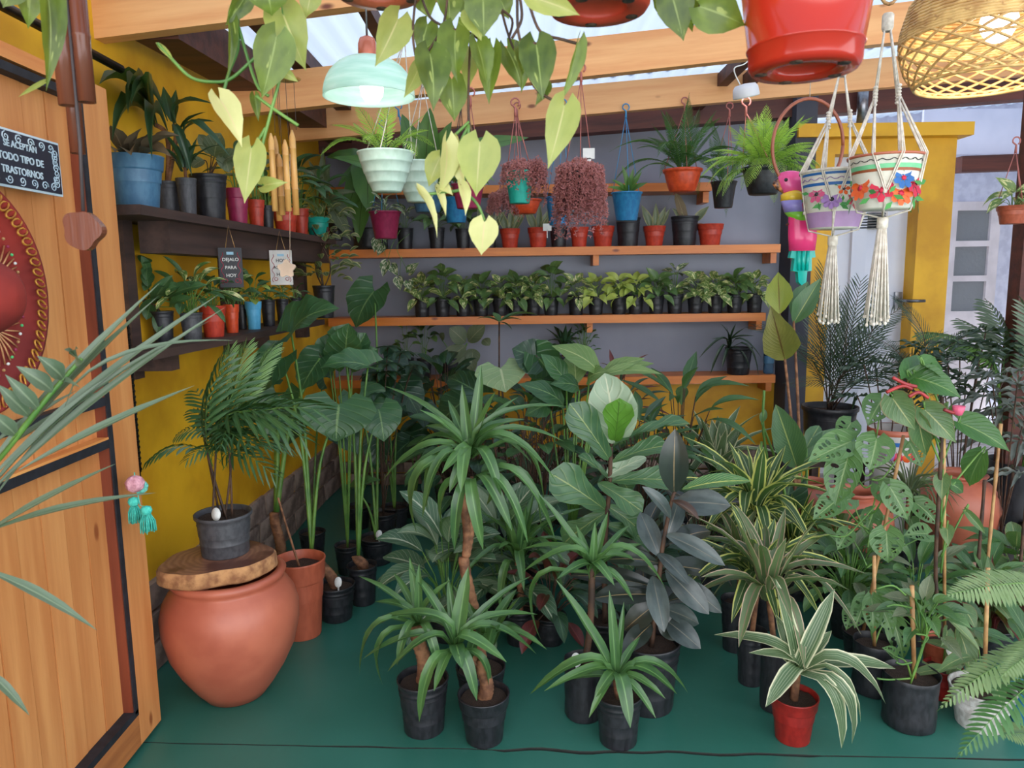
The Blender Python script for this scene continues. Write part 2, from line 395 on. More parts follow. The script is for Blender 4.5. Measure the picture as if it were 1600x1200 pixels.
h_ = P(1428, 470, PY); q = MB(); q.tube([h_ + V((-.05, 0.1, 0)), h_ + V((-.05, -.03, 0)), h_ + V((.06, -.03, 0))], .011, 8); q.box(h_ + V((-.05, .12, 0)), (.05, .02, .12)); q.build('door_handle', M['metal'], PORT)
# ---- far right: white wall, glazed door, red beams, pale clear panel
FY = 7.2
m = MB(); m.box((5.2, FY + .1, 1.5), (4.6, .2, 3.6)); FW = struct(m, 'wall_right', simple('white_stucco', S(206, 208, 224), S(190, 192, 210), 16, .8, .4))
m = MB(); m.box((2.45, 5.9, 1.2), (.1, 1.3, 2.6)); struct(m, 'wall_right', M['white'])
g0 = P(1470, 312, FY); g1 = P(1560, 760, FY); da = MB(); fx0, fx1, ft = g0.x, P(1553, 400, FY).x, P(1500, 316, FY).z
panes = [(1488, 330, 1541, 377), (1486, 386, 1539, 431), (1484, 440, 1536, 486)]
m = MB(); prev = ft; xs0, xs1 = P(1486, 400, FY).x, P(1538, 400, FY).x
m.box(((fx0 + xs0) / 2, FY - .03, ft / 2), (xs0 - fx0, .06, ft)); m.box(((fx1 + xs1) / 2, FY - .03, ft / 2), (fx1 - xs1, .06, ft))
zz = [ft]
for p in panes: zz += [P(p[0], p[1], FY).z, P(p[0], p[3], FY).z]
zz.append(0)
for i in range(0, len(zz), 2): m.box(((xs0 + xs1) / 2, FY - .03, (zz[i] + zz[i + 1]) / 2), (xs1 - xs0, .06, zz[i] - zz[i + 1]))
D3 = struct(m, 'door_3', simple('cream_door_paint', S(222, 214, 218), None, 4, .5))
t = NT('frosted_glass'); t.col(S(170, 175, 180)); t.rough(.25); t.p.inputs['Transmission Weight'].default_value = .5; t.bump(t.noise(t.obco(), 30, 3), .4)
for i in range(3):
    q = MB(); q.box(((xs0 + xs1) / 2, FY - .02, (zz[1 + 2 * i] + zz[2 + 2 * i]) / 2), (xs1 - xs0, .012, zz[1 + 2 * i] - zz[2 + 2 * i])); q.build('pane', t.m, D3)
beam('trim_2', P(1497, 270, 6.4), P(1720, 262, 6.4), .13, .1, M['redwood'])
m = MB(); bxpx(m, 1440, 168, 1700, 242, 6.45, .03); struct(m, 'window_1', simple('pale_panel', S(222, 222, 240), S(206, 208, 228), 2, .5))
m = MB(); a = P(1588, 400, 4.2); m.box((a.x + .05, 4.2, 1.35), (.1, .1, 2.7)); struct(m, 'trim_3', M['redwood'])
m = MB(); a = P(1347, 180, 5.1); m.tube([a + V((0, 0, -.08)), a + V((0, 0, .25))], .035, 16); tag(m.build('roof_pipe', M['metal'], None), 'short round galvanised pipe above the yellow doorway cornice', 'pipe')

m = MB(); m.box((5.15, 4.2, 1.5), (.2, 6.4, 3.6)); struct(m, 'wall_right', simple('pale_sky_block_wall', S(200, 196, 196), None, 2, .8))  # unseen wall added to keep open sky light off the right side
# ---- left wooden door leaf (open against the yellow wall)
DX = -1.215; DYE = 2.33
def Dp(px, py):                      # point on the door face plane
    d = ray(px, py); return CAM + d * (DX / d.x)
m = MB(); m.box((DX - .05, 1.2, 1.05), (.012, 2.2, 2.0)); DOOR = struct(m, 'door_1', M['reveal'], None, (DX, DYE, 0.01))
zb = .02; zt = 2.08
z1 = Dp(150, 632).z; z2 = Dp(150, 702).z; zb1 = .135; zt1 = P(120, 140, 2.1).z
def dbox(name, y0, y1, z0, z1_, x0, x1, mat, jit=0):
    q = MB(); q.box((0, 0, 0), (x1 - x0, y1 - y0, z1_ - z0)); me = q.mesh(name, mat)
    return put(me, name, DOOR, at(((x0 + x1) / 2, (y0 + y1) / 2, (z0 + z1_) / 2)))
sy = DYE - .135
dbox('stile', sy, DYE, zb, zt, DX - .04, DX, M['pine_z'])
dbox('rail', .3, sy, zb, zb1 - .01, DX - .04, DX, wood('door_rail_wood', S(196, 128, 70), S(140, 78, 42), 1, .5, S(70, 34, 22)))
dbox('rail', .3, sy, zt1 + .02, zt, DX - .04, DX, M['pine'])
for nm, q in (('strip', (sy - .02, sy, zb1, zt1)),): dbox(nm, *q[:2], *q[2:], DX - .035, DX + .001, M['blackstrip'])
for z in (zb1, zt1): dbox('strip', .3, sy, z - .01, z + .012, DX - .035, DX + .001, M['blackstrip'])
for z in (z1, z2): dbox('strip', .3, sy - .02, z - .013, z + .013, DX - .035, DX - .002, M['blackstrip'])
dbox('ledge', .3, sy - .02, z2 + .013, z2 + .02, DX - .04, DX - .003, M['pine'])
y = sy - .02
dbox('reveal', sy - .026, sy - .02, zb1, zt1, DX - .045, DX - .004, M['reveal'])
y -= .006; i = 0
while y > .5:
    wd = .098
    for za, zc in ((zb1 + .01, z2 - .013), (z2 + .013, z1 - .013), (z1 + .013, zt1 - .01)):
        dbox('plank', y - wd + .004, y, za, zc, DX - .046 - .002 * (i % 2), DX - .034 - .002 * (i % 2), M['pine_z'])
    y -= wd; i += 1
# wall-hung pipe above door, dark
m = MB(); m.tube([V((-1.25, 2.50, P(183, 108, 2.5).z)), V((-1.25, 1.0, P(183, 108, 2.5).z - .0))], .014, 8)
tag(m.build('curtain_rod', M['darkmetal'], None), 'dark round rod running above the wooden door at upper left', 'rod')
# vertical strap behind the door edge + latch
m = MB(); a = P(197, 500, 2.42); b = P(222, 738, 2.42); m.box((a.x - .005, 2.42, (a.z + b.z) / 2), (.02, .012, a.z - b.z))
for i in range(26): m.box((a.x + .007, 2.415, b.z + .012 + i * (a.z - b.z - .02) / 26), (.006, .012, .008))
m.box((a.x - .02, 2.405, b.z - .01), (.05, .03, .06))
tag(m.build('gate_bar', M['darkmetal'], None), 'black toothed upright bar with square foot beside the wooden door edge', 'bar')

# ---- left dark shelf rack
SX = lambda Y: XW(Y) + .245
def ystrip(name, parent, z0, z1_, y0, y1, xin, xout, mat):
    q = MB(); vs = []
    for y in (y0, y1):
        for x in (XW(y) + xin, XW(y) + xout):
            for z in (z0, z1_): vs.append((x, y, z))
    q.add(vs, [(0, 2, 3, 1), (4, 5, 7, 6), (0, 1, 5, 4), (2, 6, 7, 3), (0, 4, 6, 2), (1, 3, 7, 5)], False)
    return q.build(name, mat, parent)
ZL1 = P(229, 319, 2.42).z; ZL2 = P(235, 549, 2.42).z
RK = thing('shelf_rack', 'dark weathered wooden two level shelf rack on the yellow left wall', 'shelf', (XW(3.4) + .12, 3.4, ZL2 - .05))
ystrip('plank', RK, ZL1 - .032, ZL1, 2.42, 4.6, .0, .245, M['darkwood'])
ystrip('plank', RK, ZL2 - .03, ZL2, 2.42, 4.3, .0, .245, M['darkwood'])
ystrip('apron', RK, ZL1 - .145, ZL1 - .032, 2.68, 4.6, .09, .20, M['darkwood'])
for y in (2.62, 3.5, 4.5): ystrip('post', RK, ZL2 - .12, ZL1 - .032, y, y + .06, .0, .07, M['darkwood'])
for y in (2.62, 3.5): ystrip('bracket', RK, ZL2 - .09, ZL2 - .03, y, y + .06, .07, .2, M['darkwood'])
# ---- four back shelves
SHZ = []
for i, (py, x0, x1, lab) in enumerate(((288, -1.25, P(1112, 290, 5.05).x, 'topmost thick orange wood shelf on the grey wall, behind the hanging pots'),
        (386, -1.25, P(1219, 390, 5.05).x, 'orange wood wall shelf carrying the row of red and black pots'),
        (493, -1.25, P(1196, 495, 5.05).x, 'orange wood wall shelf carrying the row of small leafy pothos pots'),
        (590, -1.25, P(1211, 590, 5.05).x, 'lowest orange wood wall shelf at the yellow paint line'))):
    z = P(870, py, 5.05).z; SHZ.append(z)
    th = .055
    q = MB(); q.box(((x0 + x1) / 2, 5.17, z - th / 2), (x1 - x0, .255, th))
    root = thing('wall_shelf', lab, 'shelf', ((x0 + x1) / 2, 5.17, z - th)); me = q.mesh('board', M['shelfwood'], V(((x0 + x1) / 2, 5.17, z - th)))
    put(me, 'board', root, Matrix.Translation(wl(root)))
    for bx in (x1 - .02, (x0 + x1) / 2 + .3):
        q = MB(); q.box((bx, 5.2, z - th - .035), (.04, .17, .07)); q.build('bracket', M['shelfwood'], root)
# ================================================================= PLANT KIT
LM = {
 'strap': leafmat('strap_leaf', S(84, 138, 72), S(48, 96, 58), S(104, 158, 92), .06, rough=.33, trans=.2),
 'strapdark': leafmat('dark_strap_leaf', S(48, 92, 62), S(32, 66, 50), S(66, 112, 76), .05, rough=.33, trans=.15),
 'stripe': leafmat('white_striped_leaf', S(86, 124, 88), S(62, 100, 74), None, stripes=S(160, 182, 150), edge=S(222, 230, 204), edgew=.4, rough=.4),
 'lime': leafmat('lime_edged_leaf', S(70, 112, 62), S(48, 86, 52), S(190, 206, 160), .035, edge=S(220, 230, 120), edgew=.36, rough=.4),
 'pinkcord': leafmat('pink_green_leaf', S(98, 128, 86), S(70, 96, 68), S(150, 110, 106), .04, edge=S(200, 176, 160), edgew=.42, rough=.45),
 'fiddle': leafmat('fiddle_leaf', S(78, 130, 88), S(56, 102, 74), S(150, 176, 110), .025, vein=.45, vn=5, rough=.32),
 'fiddlepale': leafmat('backlit_pale_fiddle_leaf', S(172, 200, 182), S(148, 182, 162), S(200, 216, 196), .03, vein=.55, vn=5, rough=.35),  # paleness of the backlit leaf is put into this colour
 'fiddlenew': leafmat('fresh_green_leaf', S(92, 160, 36), S(78, 144, 34), S(60, 104, 30), .025, vein=.5, vn=5, rough=.4, trans=.3),
 'rubber': leafmat('slate_rubber_leaf', S(78, 96, 102), S(44, 58, 64), S(104, 108, 106), .03, rough=.3, trans=0),
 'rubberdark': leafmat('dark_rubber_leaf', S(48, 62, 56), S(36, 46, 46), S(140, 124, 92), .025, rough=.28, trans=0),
 'rubberstripe': leafmat('glossy_rubber_leaf', S(58, 118, 62), S(44, 96, 56), S(170, 188, 90), .05, vein=.9, vn=11, rough=.18, trans=.1),
 'rubberbrown': leafmat('brown_rubber_leaf', S(88, 66, 56), S(66, 50, 46), S(130, 96, 70), .03, rough=.3, trans=0),
 'alocasia': leafmat('elephant_ear_leaf', S(62, 118, 72), S(44, 92, 62), S(116, 160, 100), .025, vein=.35, vn=6, rough=.33, trans=.2),
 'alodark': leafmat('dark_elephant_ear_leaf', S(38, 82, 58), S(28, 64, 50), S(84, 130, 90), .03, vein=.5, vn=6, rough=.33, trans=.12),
 'alopale': leafmat('pale_arrow_leaf', S(136, 172, 126), S(116, 156, 112), S(176, 200, 160), .03, vein=.5, vn=5, rough=.4),
 'alolight': leafmat('light_green_broad_leaf', S(122, 160, 92), S(96, 140, 76), S(170, 194, 130), .03, vein=.4, vn=8, rough=.38, trans=.25),
 'greyleaf': leafmat('grey_green_leaf', S(112, 130, 104), S(92, 112, 90), S(150, 160, 130), .03, vein=.4, vn=6, rough=.5),
 'silver': leafmat('silver_ribbed_leaf', S(84, 130, 104), S(60, 104, 84), S(196, 214, 196), .05, vein=.6, vn=8, rough=.36),
 'pothos': leafmat('pothos_leaf', S(122, 160, 76), S(84, 128, 58), S(128, 166, 84), .03, rough=.34, var=S(226, 232, 170), varamt=.48, vs=6),
 'pothosdark': leafmat('green_pothos_leaf', S(98, 142, 78), S(70, 114, 62), S(120, 156, 84), .03, rough=.34, var=S(150, 176, 104), varamt=.38),
 'pothoslime': leafmat('lime_pothos_leaf', S(196, 220, 96), S(160, 194, 76), S(176, 204, 100), .03, rough=.36),
 'pothoswhite': leafmat('marbled_pothos_leaf', S(86, 130, 84), S(64, 106, 70), None, rough=.36, var=S(214, 222, 200), varamt=.5, vs=8),
 'hang': leafmat('trailing_heart_leaf', S(120, 150, 50), S(44, 76, 34), S(150, 178, 96), .03, rough=.33, trans=.38, tcol=S(170, 200, 60), var=S(168, 190, 96), varamt=.36),
 'hangpale': leafmat('pale_trailing_heart_leaf', S(180, 196, 100), S(140, 164, 72), S(204, 206, 140), .03, rough=.36, trans=.38, tcol=S(214, 222, 120)),
 'hangcream': leafmat('cream_heart_leaf', S(222, 226, 160), S(206, 214, 140), S(226, 206, 160), .03, rough=.4, trans=.3, tcol=S(226, 230, 150)),
 'fern': leafmat('fern_leaflet', S(66, 128, 66), S(44, 98, 54), rough=.45, trans=.25),
 'fernlight': leafmat('bright_fern_leaflet', S(190, 236, 84), S(150, 206, 64), rough=.45, trans=.35),
 'fernnear': leafmat('pale_fern_leaflet', S(136, 168, 120), S(104, 142, 92), rough=.45, trans=.25),
 'palm': leafmat('palm_leaflet', S(58, 112, 66), S(38, 84, 54), S(80, 134, 84), .06, rough=.36, trans=.18),
 'palmlight': leafmat('light_palm_leaflet', S(112, 162, 76), S(84, 138, 62), rough=.38, trans=.25),
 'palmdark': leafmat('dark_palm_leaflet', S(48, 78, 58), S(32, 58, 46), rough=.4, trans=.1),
 'palmnear': leafmat('grey_green_palm_leaflet', S(98, 124, 108), S(70, 98, 78), S(120, 146, 124), .08, rough=.38, trans=.12),
 'aralia': leafmat('grey_aralia_leaflet', S(120, 132, 134), S(84, 98, 98), rough=.45, trans=.1),
 'nest': leafmat('birds_nest_leaf', S(96, 150, 68), S(66, 122, 56), S(56, 72, 44), .025, rough=.34, trans=.3),
 'monstera': leafmat('swiss_cheese_leaf', S(98, 150, 88), S(66, 116, 66), S(140, 176, 124), .03, vein=.35, vn=7, rough=.34, trans=.22),
 'philo': leafmat('philodendron_leaf', S(112, 150, 100), S(76, 122, 78), S(176, 190, 130), .03, vein=.3, vn=9, rough=.34, edge=S(140, 110, 80), edgew=.47),
 'philodark': leafmat('green_philodendron_leaf', S(64, 124, 58), S(48, 100, 50), S(120, 160, 90), .03, vein=.35, vn=9, rough=.34),
 'paradise': leafmat('paddle_leaf', S(84, 132, 92), S(62, 110, 78), S(160, 186, 110), .03, vein=.3, vn=16, rough=.36),
 'paradiseyellow': leafmat('yellow_green_paddle_leaf', S(160, 178, 50), S(122, 152, 42), S(110, 60, 30), .03, vein=.35, vn=14, rough=.4, trans=.35, tcol=S(196, 206, 60)),
 'paradiseolive': leafmat('olive_brown_paddle_leaf', S(140, 140, 62), S(104, 104, 48), S(90, 50, 30), .035, vein=.3, vn=14, rough=.4, trans=.25),
 'aglao': leafmat('silver_aglaonema_leaf', S(120, 150, 126), S(92, 126, 104), S(180, 196, 170), .04, vein=.4, vn=9, edge=S(60, 100, 66), edgew=.36, rough=.38),
 'ficus': leafmat('variegated_ficus_leaf', S(108, 130, 86), S(82, 106, 70), S(180, 186, 130), .05, edge=S(186, 188, 130), edgew=.34, rough=.4),
 'bluegreen': leafmat('plain_green_leaf', S(70, 122, 72), S(50, 96, 60), S(110, 150, 96), .03, vein=.25, vn=7, rough=.36),
 'greygreen': leafmat('blue_green_strap_leaf', S(70, 106, 84), S(50, 82, 68), S(98, 130, 104), .05, rough=.4),
 'succulent': leafmat('mottled_succulent_leaf', S(118, 128, 104), S(98, 106, 86), rough=.6, trans=0, var=S(150, 146, 120), varamt=.45),
 'snake': leafmat('snake_plant_leaf', S(112, 130, 98), S(84, 104, 80), rough=.4, trans=.05, edge=S(170, 170, 110), edgew=.42, var=S(150, 160, 130), varamt=.4),
 'kalan': leafmat('brown_felt_leaf', S(134, 120, 96), S(108, 98, 78), S(150, 134, 110), .04, rough=.85, trans=0),
 'sedum': leafmat('purple_sedum_leaf', S(204, 130, 138), S(150, 86, 98), rough=.5, trans=.12, spec=.3),
 'redleaf': leafmat('maroon_leaf', S(120, 44, 56), S(84, 32, 42), S(150, 70, 70), .03, rough=.4),
}
def lerp(tab, t):
    for i in range(len(tab) - 1):
        a, b = tab[i], tab[i + 1]
        if t <= b[0]:
            k = (t - a[0]) / max(1e-6, b[0] - a[0]); k = k * k * (3 - 2 * k) * .4 + k * .6
            return a[1] + (b[1] - a[1]) * k
    return tab[-1][1]
OUT = {   # half widths along the leaf, widest = .5
 'strap': [(0, .30), (.12, .42), (.45, .5), (.75, .38), (.92, .16), (1, .0)],
 'lance': [(0, .06), (.15, .26), (.4, .5), (.65, .4), (.85, .18), (1, 0)],
 'ellip': [(0, .05), (.1, .24), (.3, .44), (.5, .5), (.72, .42), (.9, .22), (1, 0)],
 'obov': [(0, .06), (.12, .2), (.3, .26), (.45, .27), (.62, .42), (.78, .5), (.92, .38), (1, 0.02)],
 'heart': [(0, .12), (.05, .36), (.18, .48), (.32, .5), (.55, .38), (.75, .2), (.92, .05), (1, 0)],
 'shield': [(0, .2), (.08, .42), (.25, .5), (.5, .44), (.75, .27), (.92, .09), (1, 0)],
 'paddle': [(0, .04), (.12, .28), (.35, .5), (.6, .42), (.82, .2), (1, 0)],
 'round': [(0, .1), (.1, .32), (.3, .47), (.5, .5), (.7, .44), (.9, .25), (1, 0)],
}
ASP = {'strap': .10, 'lance': .2, 'ellip': .45, 'obov': .6, 'heart': .75, 'shield': .85, 'round': .8, 'paddle': .5}
LOBE = {'heart': .22, 'shield': .34}
MESH = {}
def leafmesh(shape, mat, arch=.1, fold=.25, wave=0.0, n=9, holes=False, cols=None, skew=None, asp=None):
    key = (shape, mat, arch, fold, wave, holes, asp)
    skew = skew or (1.0 if shape not in ('strap', 'lance') else max(.55, 1 - arch * 1.3)); asp = asp or ASP[shape]
    if key in MESH: return MESH[key]
    us = cols or ([-1, -.5, 0, .5, 1] if not holes else [-1, -.78, -.24, 0, .24, .78, 1])
    if holes: n = 11
    mb = MB(); lobe = LOBE.get(shape, 0); nu = len(us); vs = []; ph = R.uniform(0, 6)
    for j in range(n + 1):
        t = j / n; hw = lerp(OUT[shape], t)
        if j == n: hw = .004
        for u in us:
            y = t - lobe * abs(u) ** 1.5 * (1 - t) ** 4
            if holes: y -= .12 * abs(u) * math.sin(math.pi * t) * -.9
            z = arch * 4 * (t ** skew) * (1 - t ** skew) + asp * hw * abs(u) * fold * 1.6 * (1 - .3 * t) + asp * wave * hw * math.sin(t * 19 + ph + (1.6 if u > 0 else 0)) * abs(u) ** 2
            vs.append((u * hw, y, z))
    fs = []; hv = []
    for j in range(n):
        for i in range(nu - 1):
            q = (j * nu + i, j * nu + i + 1, (j + 1) * nu + i + 1, (j + 1) * nu + i)
            if holes and i in (1, 4) and 2 <= j <= 8 and (j % 2 == 0 or j == 5):
                c = [V(vs[k]) for k in q]; L = len(vs)
                def bl(a, b): return (c[0] * (1 - a) + c[1] * a) * (1 - b) + (c[3] * (1 - a) + c[2] * a) * b
                ring = [(math.cos(k * math.pi / 4 + math.pi * 1.25), math.sin(k * math.pi / 4 + math.pi * 1.25)) for k in range(8)]
                inner = [bl(.5 + .42 * a, .5 + .40 * b) for a, b in ring]
                mids = [bl(.5, 0), bl(1, .5), bl(.5, 1), bl(0, .5)]
                vs += [tuple(x) for x in inner + mids]
                o8 = [q[0], L + 8, q[1], L + 9, q[2], L + 10, q[3], L + 11]
                for k in range(8): fs.append((o8[k], o8[(k + 1) % 8], L + (k + 1) % 8, L + k))
            else: fs.append(q)
    mb.add(vs, fs, True)
    for k, p in enumerate(vs):
        j = k // nu
        if k < (n + 1) * nu: mb.uv[k] = ((us[k % nu] + 1) / 2, j / n)
        else: mb.uv[k] = (.25 if p[0] < 0 else .75, min(1, max(0, p[1])))
    me = mb.mesh('leaf', LM[mat]); MESH[key] = me; return me
def frame(d, nrm):
    y = d.normalized(); z = nrm - y * nrm.dot(y)
    if z.length < 1e-4: z = y.orthogonal()
    z.normalize(); x = y.cross(z); return x, y, z
def clampv(p):
    p = V(p)
    if p.x < -.8: p.x = max(p.x, (DX + .03) if p.y < DYE and p.z < 2.1 else XW(p.y) + .03)
    if p.x < 1.9: p.y = min(p.y, 5.27)
    p.z = max(p.z, .015); return p
def lf(parent, me, base, tip, w, nrm=V((0, 0, 1)), name='leaf', zs=None, label=None):
    base = clampv(base); tip = clampv(tip)
    d = tip - base; L = d.length; x, y, z = frame(d, nrm); zs = L if zs is None else zs
    Mx = Matrix.Identity(4)
    for i in range(3): Mx[i][0] = x[i] * w; Mx[i][1] = y[i] * L; Mx[i][2] = z[i] * zs; Mx[i][3] = base[i]
    o = put(me, name, parent, Mx)
    if label: o['label'] = label
    return o
def lpx(parent, me, b, t, w, Y, dY=0.0, face=.6, label=None, roll=0):   # leaf by pixel ends at a distance
    B = P(b[0], b[1], Y); T = P(t[0], t[1], Y + dY); n = (CAM - B).normalized() * face + V((roll, 0, 1)) * (1 - face)
    return lf(parent, me, B, T, W(w, Y), n, label=label)
STRAP = lambda m, s='strap': [leafmesh(s, m, a, .5, .12) for a in (.03, .14, .29, .44)]
def rosette(root, c, n, L, w, mat, e0=84, e1=-30, shape='strap', az0=None, jit=.16, squash=1.0, hollow=.02):
    ms = STRAP(mat, shape); az = R.uniform(0, 6) if az0 is None else az0
    for i in range(n):
        t = (i + .5) / n; az += 2.39996
        e = math.radians(e0 + (e1 - e0) * t + R.uniform(-9, 9)); l = L * (.72 + .4 * math.sin(math.pi * min(1, t * 1.1))) * R.uniform(1 - jit, 1 + jit)
        h = V((math.cos(az), math.sin(az) * squash, 0))
        b = c + h * hollow + V((0, 0, -.05 * L * 2 * t)); d = h * math.cos(e) + V((0, 0, math.sin(e)))
        k = min(3, int(t * 4 + R.uniform(-.3, .3))) if t > .1 else 0
        lf(root, ms[max(0, k)], b, b + d * l, w * .9 * R.uniform(.85, 1.1), V((0, 0, 1)) + h * .35 * (1 if e > .9 else 0) * -1 + V((R.uniform(-.15, .15), R.uniform(-.15, .15), 0)))
# ---- pots (unit height, unit top radius)
def potprof(kind):
    if kind == 'grow':   # ribbed nursery pot
        p = [(0, 0), (.78, 0), (.80, .02), (.835, .25), (.845, .27), (.835, .29), (.88, .5), (.9, .52), (.88, .54), (.93, .72), (.96, .735), (.93, .75), (.965, .82), (.99, .835), (.96, .85), (.98, .92), (1.0, .93), (1.03, .97), (1.03, 1), (.97, 1), (.95, .86), (.9, .5)]
    elif kind == 'bag':
        p = [(0, 0), (.86, 0), (.93, .03), (.95, .2), (.93, .32), (.96, .5), (.94, .66), (.98, .8), (.96, .9), (1.0, 1), (.97, 1.0), (.93, .85), (.9, .5)]
    elif kind == 'rim':
        p = [(0, 0), (.70, 0), (.72, .02), (.86, .70), (.88, .72), (.94, .735), (.96, .76), (1.0, .97), (1.02, .98), (1.02, 1), (.95, 1), (.92, .84), (.85, .5)]
    elif kind == 'squat':
        p = [(0, 0), (.62, 0), (.66, .03), (.82, .45), (.92, .8), (.93, .86), (1.0, .88), (1.03, 1), (.97, 1), (.9, .85), (.8, .5)]
    elif kind == 'bucket':
        p = [(0, 0), (.66, 0), (.68, .02), (.9, .82), (.93, .84), (.95, .95), (1.02, .955), (1.02, 1), (.95, 1), (.9, .85), (.8, .5)]
    elif kind == 'ribs':  # stacked bands like the mint bowl
        p = [(0, 0), (.5, 0), (.52, .02), (.64, .22), (.66, .22), (.68, .26), (.78, .47), (.8, .47), (.82, .51), (.9, .74), (.92, .74), (.93, .78), (1, .98), (1.03, .99), (1.03, 1.03), (.95, 1.03), (.88, .8), (.7, .45)]
    elif kind == 'big':
        p = [(0, 0), (.82, 0), (.84, .03), (.86, .3), (.88, .31), (.86, .33), (.89, .55), (.91, .56), (.89, .58), (.92, .75), (.94, .76), (.92, .78), (.95, .9), (1.02, .93), (1.02, 1), (.96, 1), (.93, .85), (.9, .5)]
    return p
PM = {}
def potmesh(kind, mat, wob=0):
    k = (kind, mat)
    if k not in PM:
        mb = MB(); mb.lathe(potprof(kind), n=28, wob=(.05 if kind == 'bag' else 0)); PM[k] = mb.mesh('pot', M[mat])
    return PM[k]
sm = MB(); vs = [(0, 0, .02)]; fs = []
for j in range(1, 7):
    for k in range(24):
        a = 2 * math.pi * k / 24; r = j / 6; vs.append((r * math.cos(a), r * math.sin(a), .07 * (noise.noise(V((r * math.cos(a) * 5, r * math.sin(a) * 5, 3)))) ))
for k in range(24): fs.append((0, 1 + k, 1 + (k + 1) % 24))
for j in range(5):
    for k in range(24): a = 1 + j * 24; fs.append((a + k, a + 24 + k, a + 24 + (k + 1) % 24, a + (k + 1) % 24))
sm.add(vs, fs); SOIL = sm.mesh('soil', M['soil'])
def pot(root, r, h, kind='grow', mat='blackpot', fill=.88, soil=True, z=0.0):
    c = wl(root) + V((0, 0, z)); o = put(potmesh(kind, mat), 'pot', root, at(c, (r, r, h), R.uniform(0, 6)))
    if soil: put(SOIL, 'soil', root, at(c + V((0, 0, h * fill)), (r * .9, r * .9, r * .9), R.uniform(0, 6)))
    return c + V((0, 0, h * fill))
def floorpot(name, label, cx, yr, yb, wpx, kind='grow', mat='blackpot', group=None, cat='plant', Y=None, **k):
    # centre pixel, rim and foot pixel rows, width in pixels: a pot standing on the floor
    g = G(cx, yb - wpx * .16); d = g.y; r = W(wpx, (g - CAM).dot(V(CM.col[2]) * -1)) / 2
    top = P(cx, yr, d); h = max(.06, top.z)
    root = thing(name, label, cat, (g.x, g.y, 0.0), group)
    s = pot(root, r, h, kind, mat, **k); return root, s, r, h
def stem(root, pts, r, mat='greenstem', name='stem', n=7, label=None):
    mb = MB(); mb.tube(bez(pts, 5) if len(pts) > 2 else pts, r if not isinstance(r, (list, tuple)) else [r[0] + (r[1] - r[0]) * i / max(1, (len(pts) - 1) * 5 if len(pts) > 2 else 1) for i in range((len(pts) - 1) * 5 + 1 if len(pts) > 2 else 2)], n)
    return mb.build(name, M[mat], root)
def cane(root, p0, p1, r, mat='cane', name='trunk', rings=True):
    mb = MB(); n = 26; pts = []; rs = []
    for i in range(n + 1):
        t = i / n; pts.append(p0.lerp(p1, t) + V((math.sin(t * 5) * r * .4, math.cos(t * 4) * r * .3, 0))); rs.append(r * (1.06 if i % 2 and rings else .94) * (1.1 - .2 * t))
    mb.tube(pts, rs, 9); return mb.build(name, M[mat], root)
def ptag(root, c, px=14, Y=3, tilt=.25, oval=True):   # white oval plant marker stuck in the soil
    mb = MB(); s = .023
    mb.lathe([(0, 0), (1, 0), (1, .06), (0, .06)], n=20)
    me = MESH.get('tagm') or mb.mesh('plant_tag', M['tag']); MESH['tagm'] = me
    n = (CAM - c).normalized()
    o = put(me, 'plant_tag', root, Matrix.Translation(c + V((0, 0, .05))) @ Matrix.Rotation(R.uniform(-.4, .4), 4, 'Y') @ Matrix.Rotation(math.radians(70), 4, 'X') @ Matrix.Diagonal((s * .72, s, .02, 1)))
    mb = MB(); mb.box(c + V((0, 0, .01)), (.006, .002, .06)); mb.build('tag_stick', M['tag'], root)
# ---- fronds
def frondmesh(key, mat, pairs=22, ll=.28, lw=.035, ang=55, arch=.15, droop=.3, taper='fern', stemr=.006, start=.12, up=0.0):
    if key in MESH: return MESH[key]
    mb = MB(); mb.mi = []
    cl = lambda t: V((0, t, arch * 4 * t * (1 - t)))
    mb.tube([cl(i / 10) for i in range(11)], [stemr * (1.2 - .9 * i / 10) for i in range(11)], 4, mi=1)
    for i in range(len(mb.v)): mb.uv[i] = (.5, .5)
    for i in range(pairs):
        t = start + (1 - start) * (i + .5) / pairs; c = cl(t); tg = (cl(min(1, t + .02)) - cl(t - .02)).normalized()
        if taper == 'fern': l = ll * (math.sin(math.pi * min(1, (t - start) / (1 - start) * .9 + .13)) ** .8)
        elif taper == 'palm': l = ll * (.55 + .45 * math.sin(math.pi * ((t - start) / (1 - start)) ** .8)) * (1 if t < .9 else .8)
        else: l = ll
        for s in (-1, 1):
            a = math.radians(ang * (1 - .45 * t) + R.uniform(-4, 4)); d = (V((s, 0, 0)) * math.sin(a) + tg * math.cos(a) + V((0, 0, up))).normalized()
            sd = tg * lw * (.6 + .4 * l / ll); b = c; m_ = c + d * l * .5 + V((0, 0, -droop * l * .15)); e = c + d * l + V((0, 0, -droop * l)); q = c + d * l * .8 + V((0, 0, -droop * l * .55))
            k = mb.add([b - sd * .25, b + sd * .3, m_ + sd * .5, m_ + V((0, 0, lw * -.25)), m_ - sd * .5, q + sd * .38, q - sd * .38, e], [(0, 1, 2, 3), (0, 3, 4), (3, 2, 5), (4, 3, 6), (3, 5, 7, 6)], True)
            for z, uv in enumerate(((0.3, 0), (.7, 0), (1, .5), (.5, .5), (0, .5), (.9, .8), (.1, .8), (.5, 1))): mb.uv[k + z] = uv
    me = mb.mesh('frond', [LM[mat], M['greenstem'] if mat not in ('palmdark', 'aralia') else M['darkstem']]); MESH[key] = me; return me
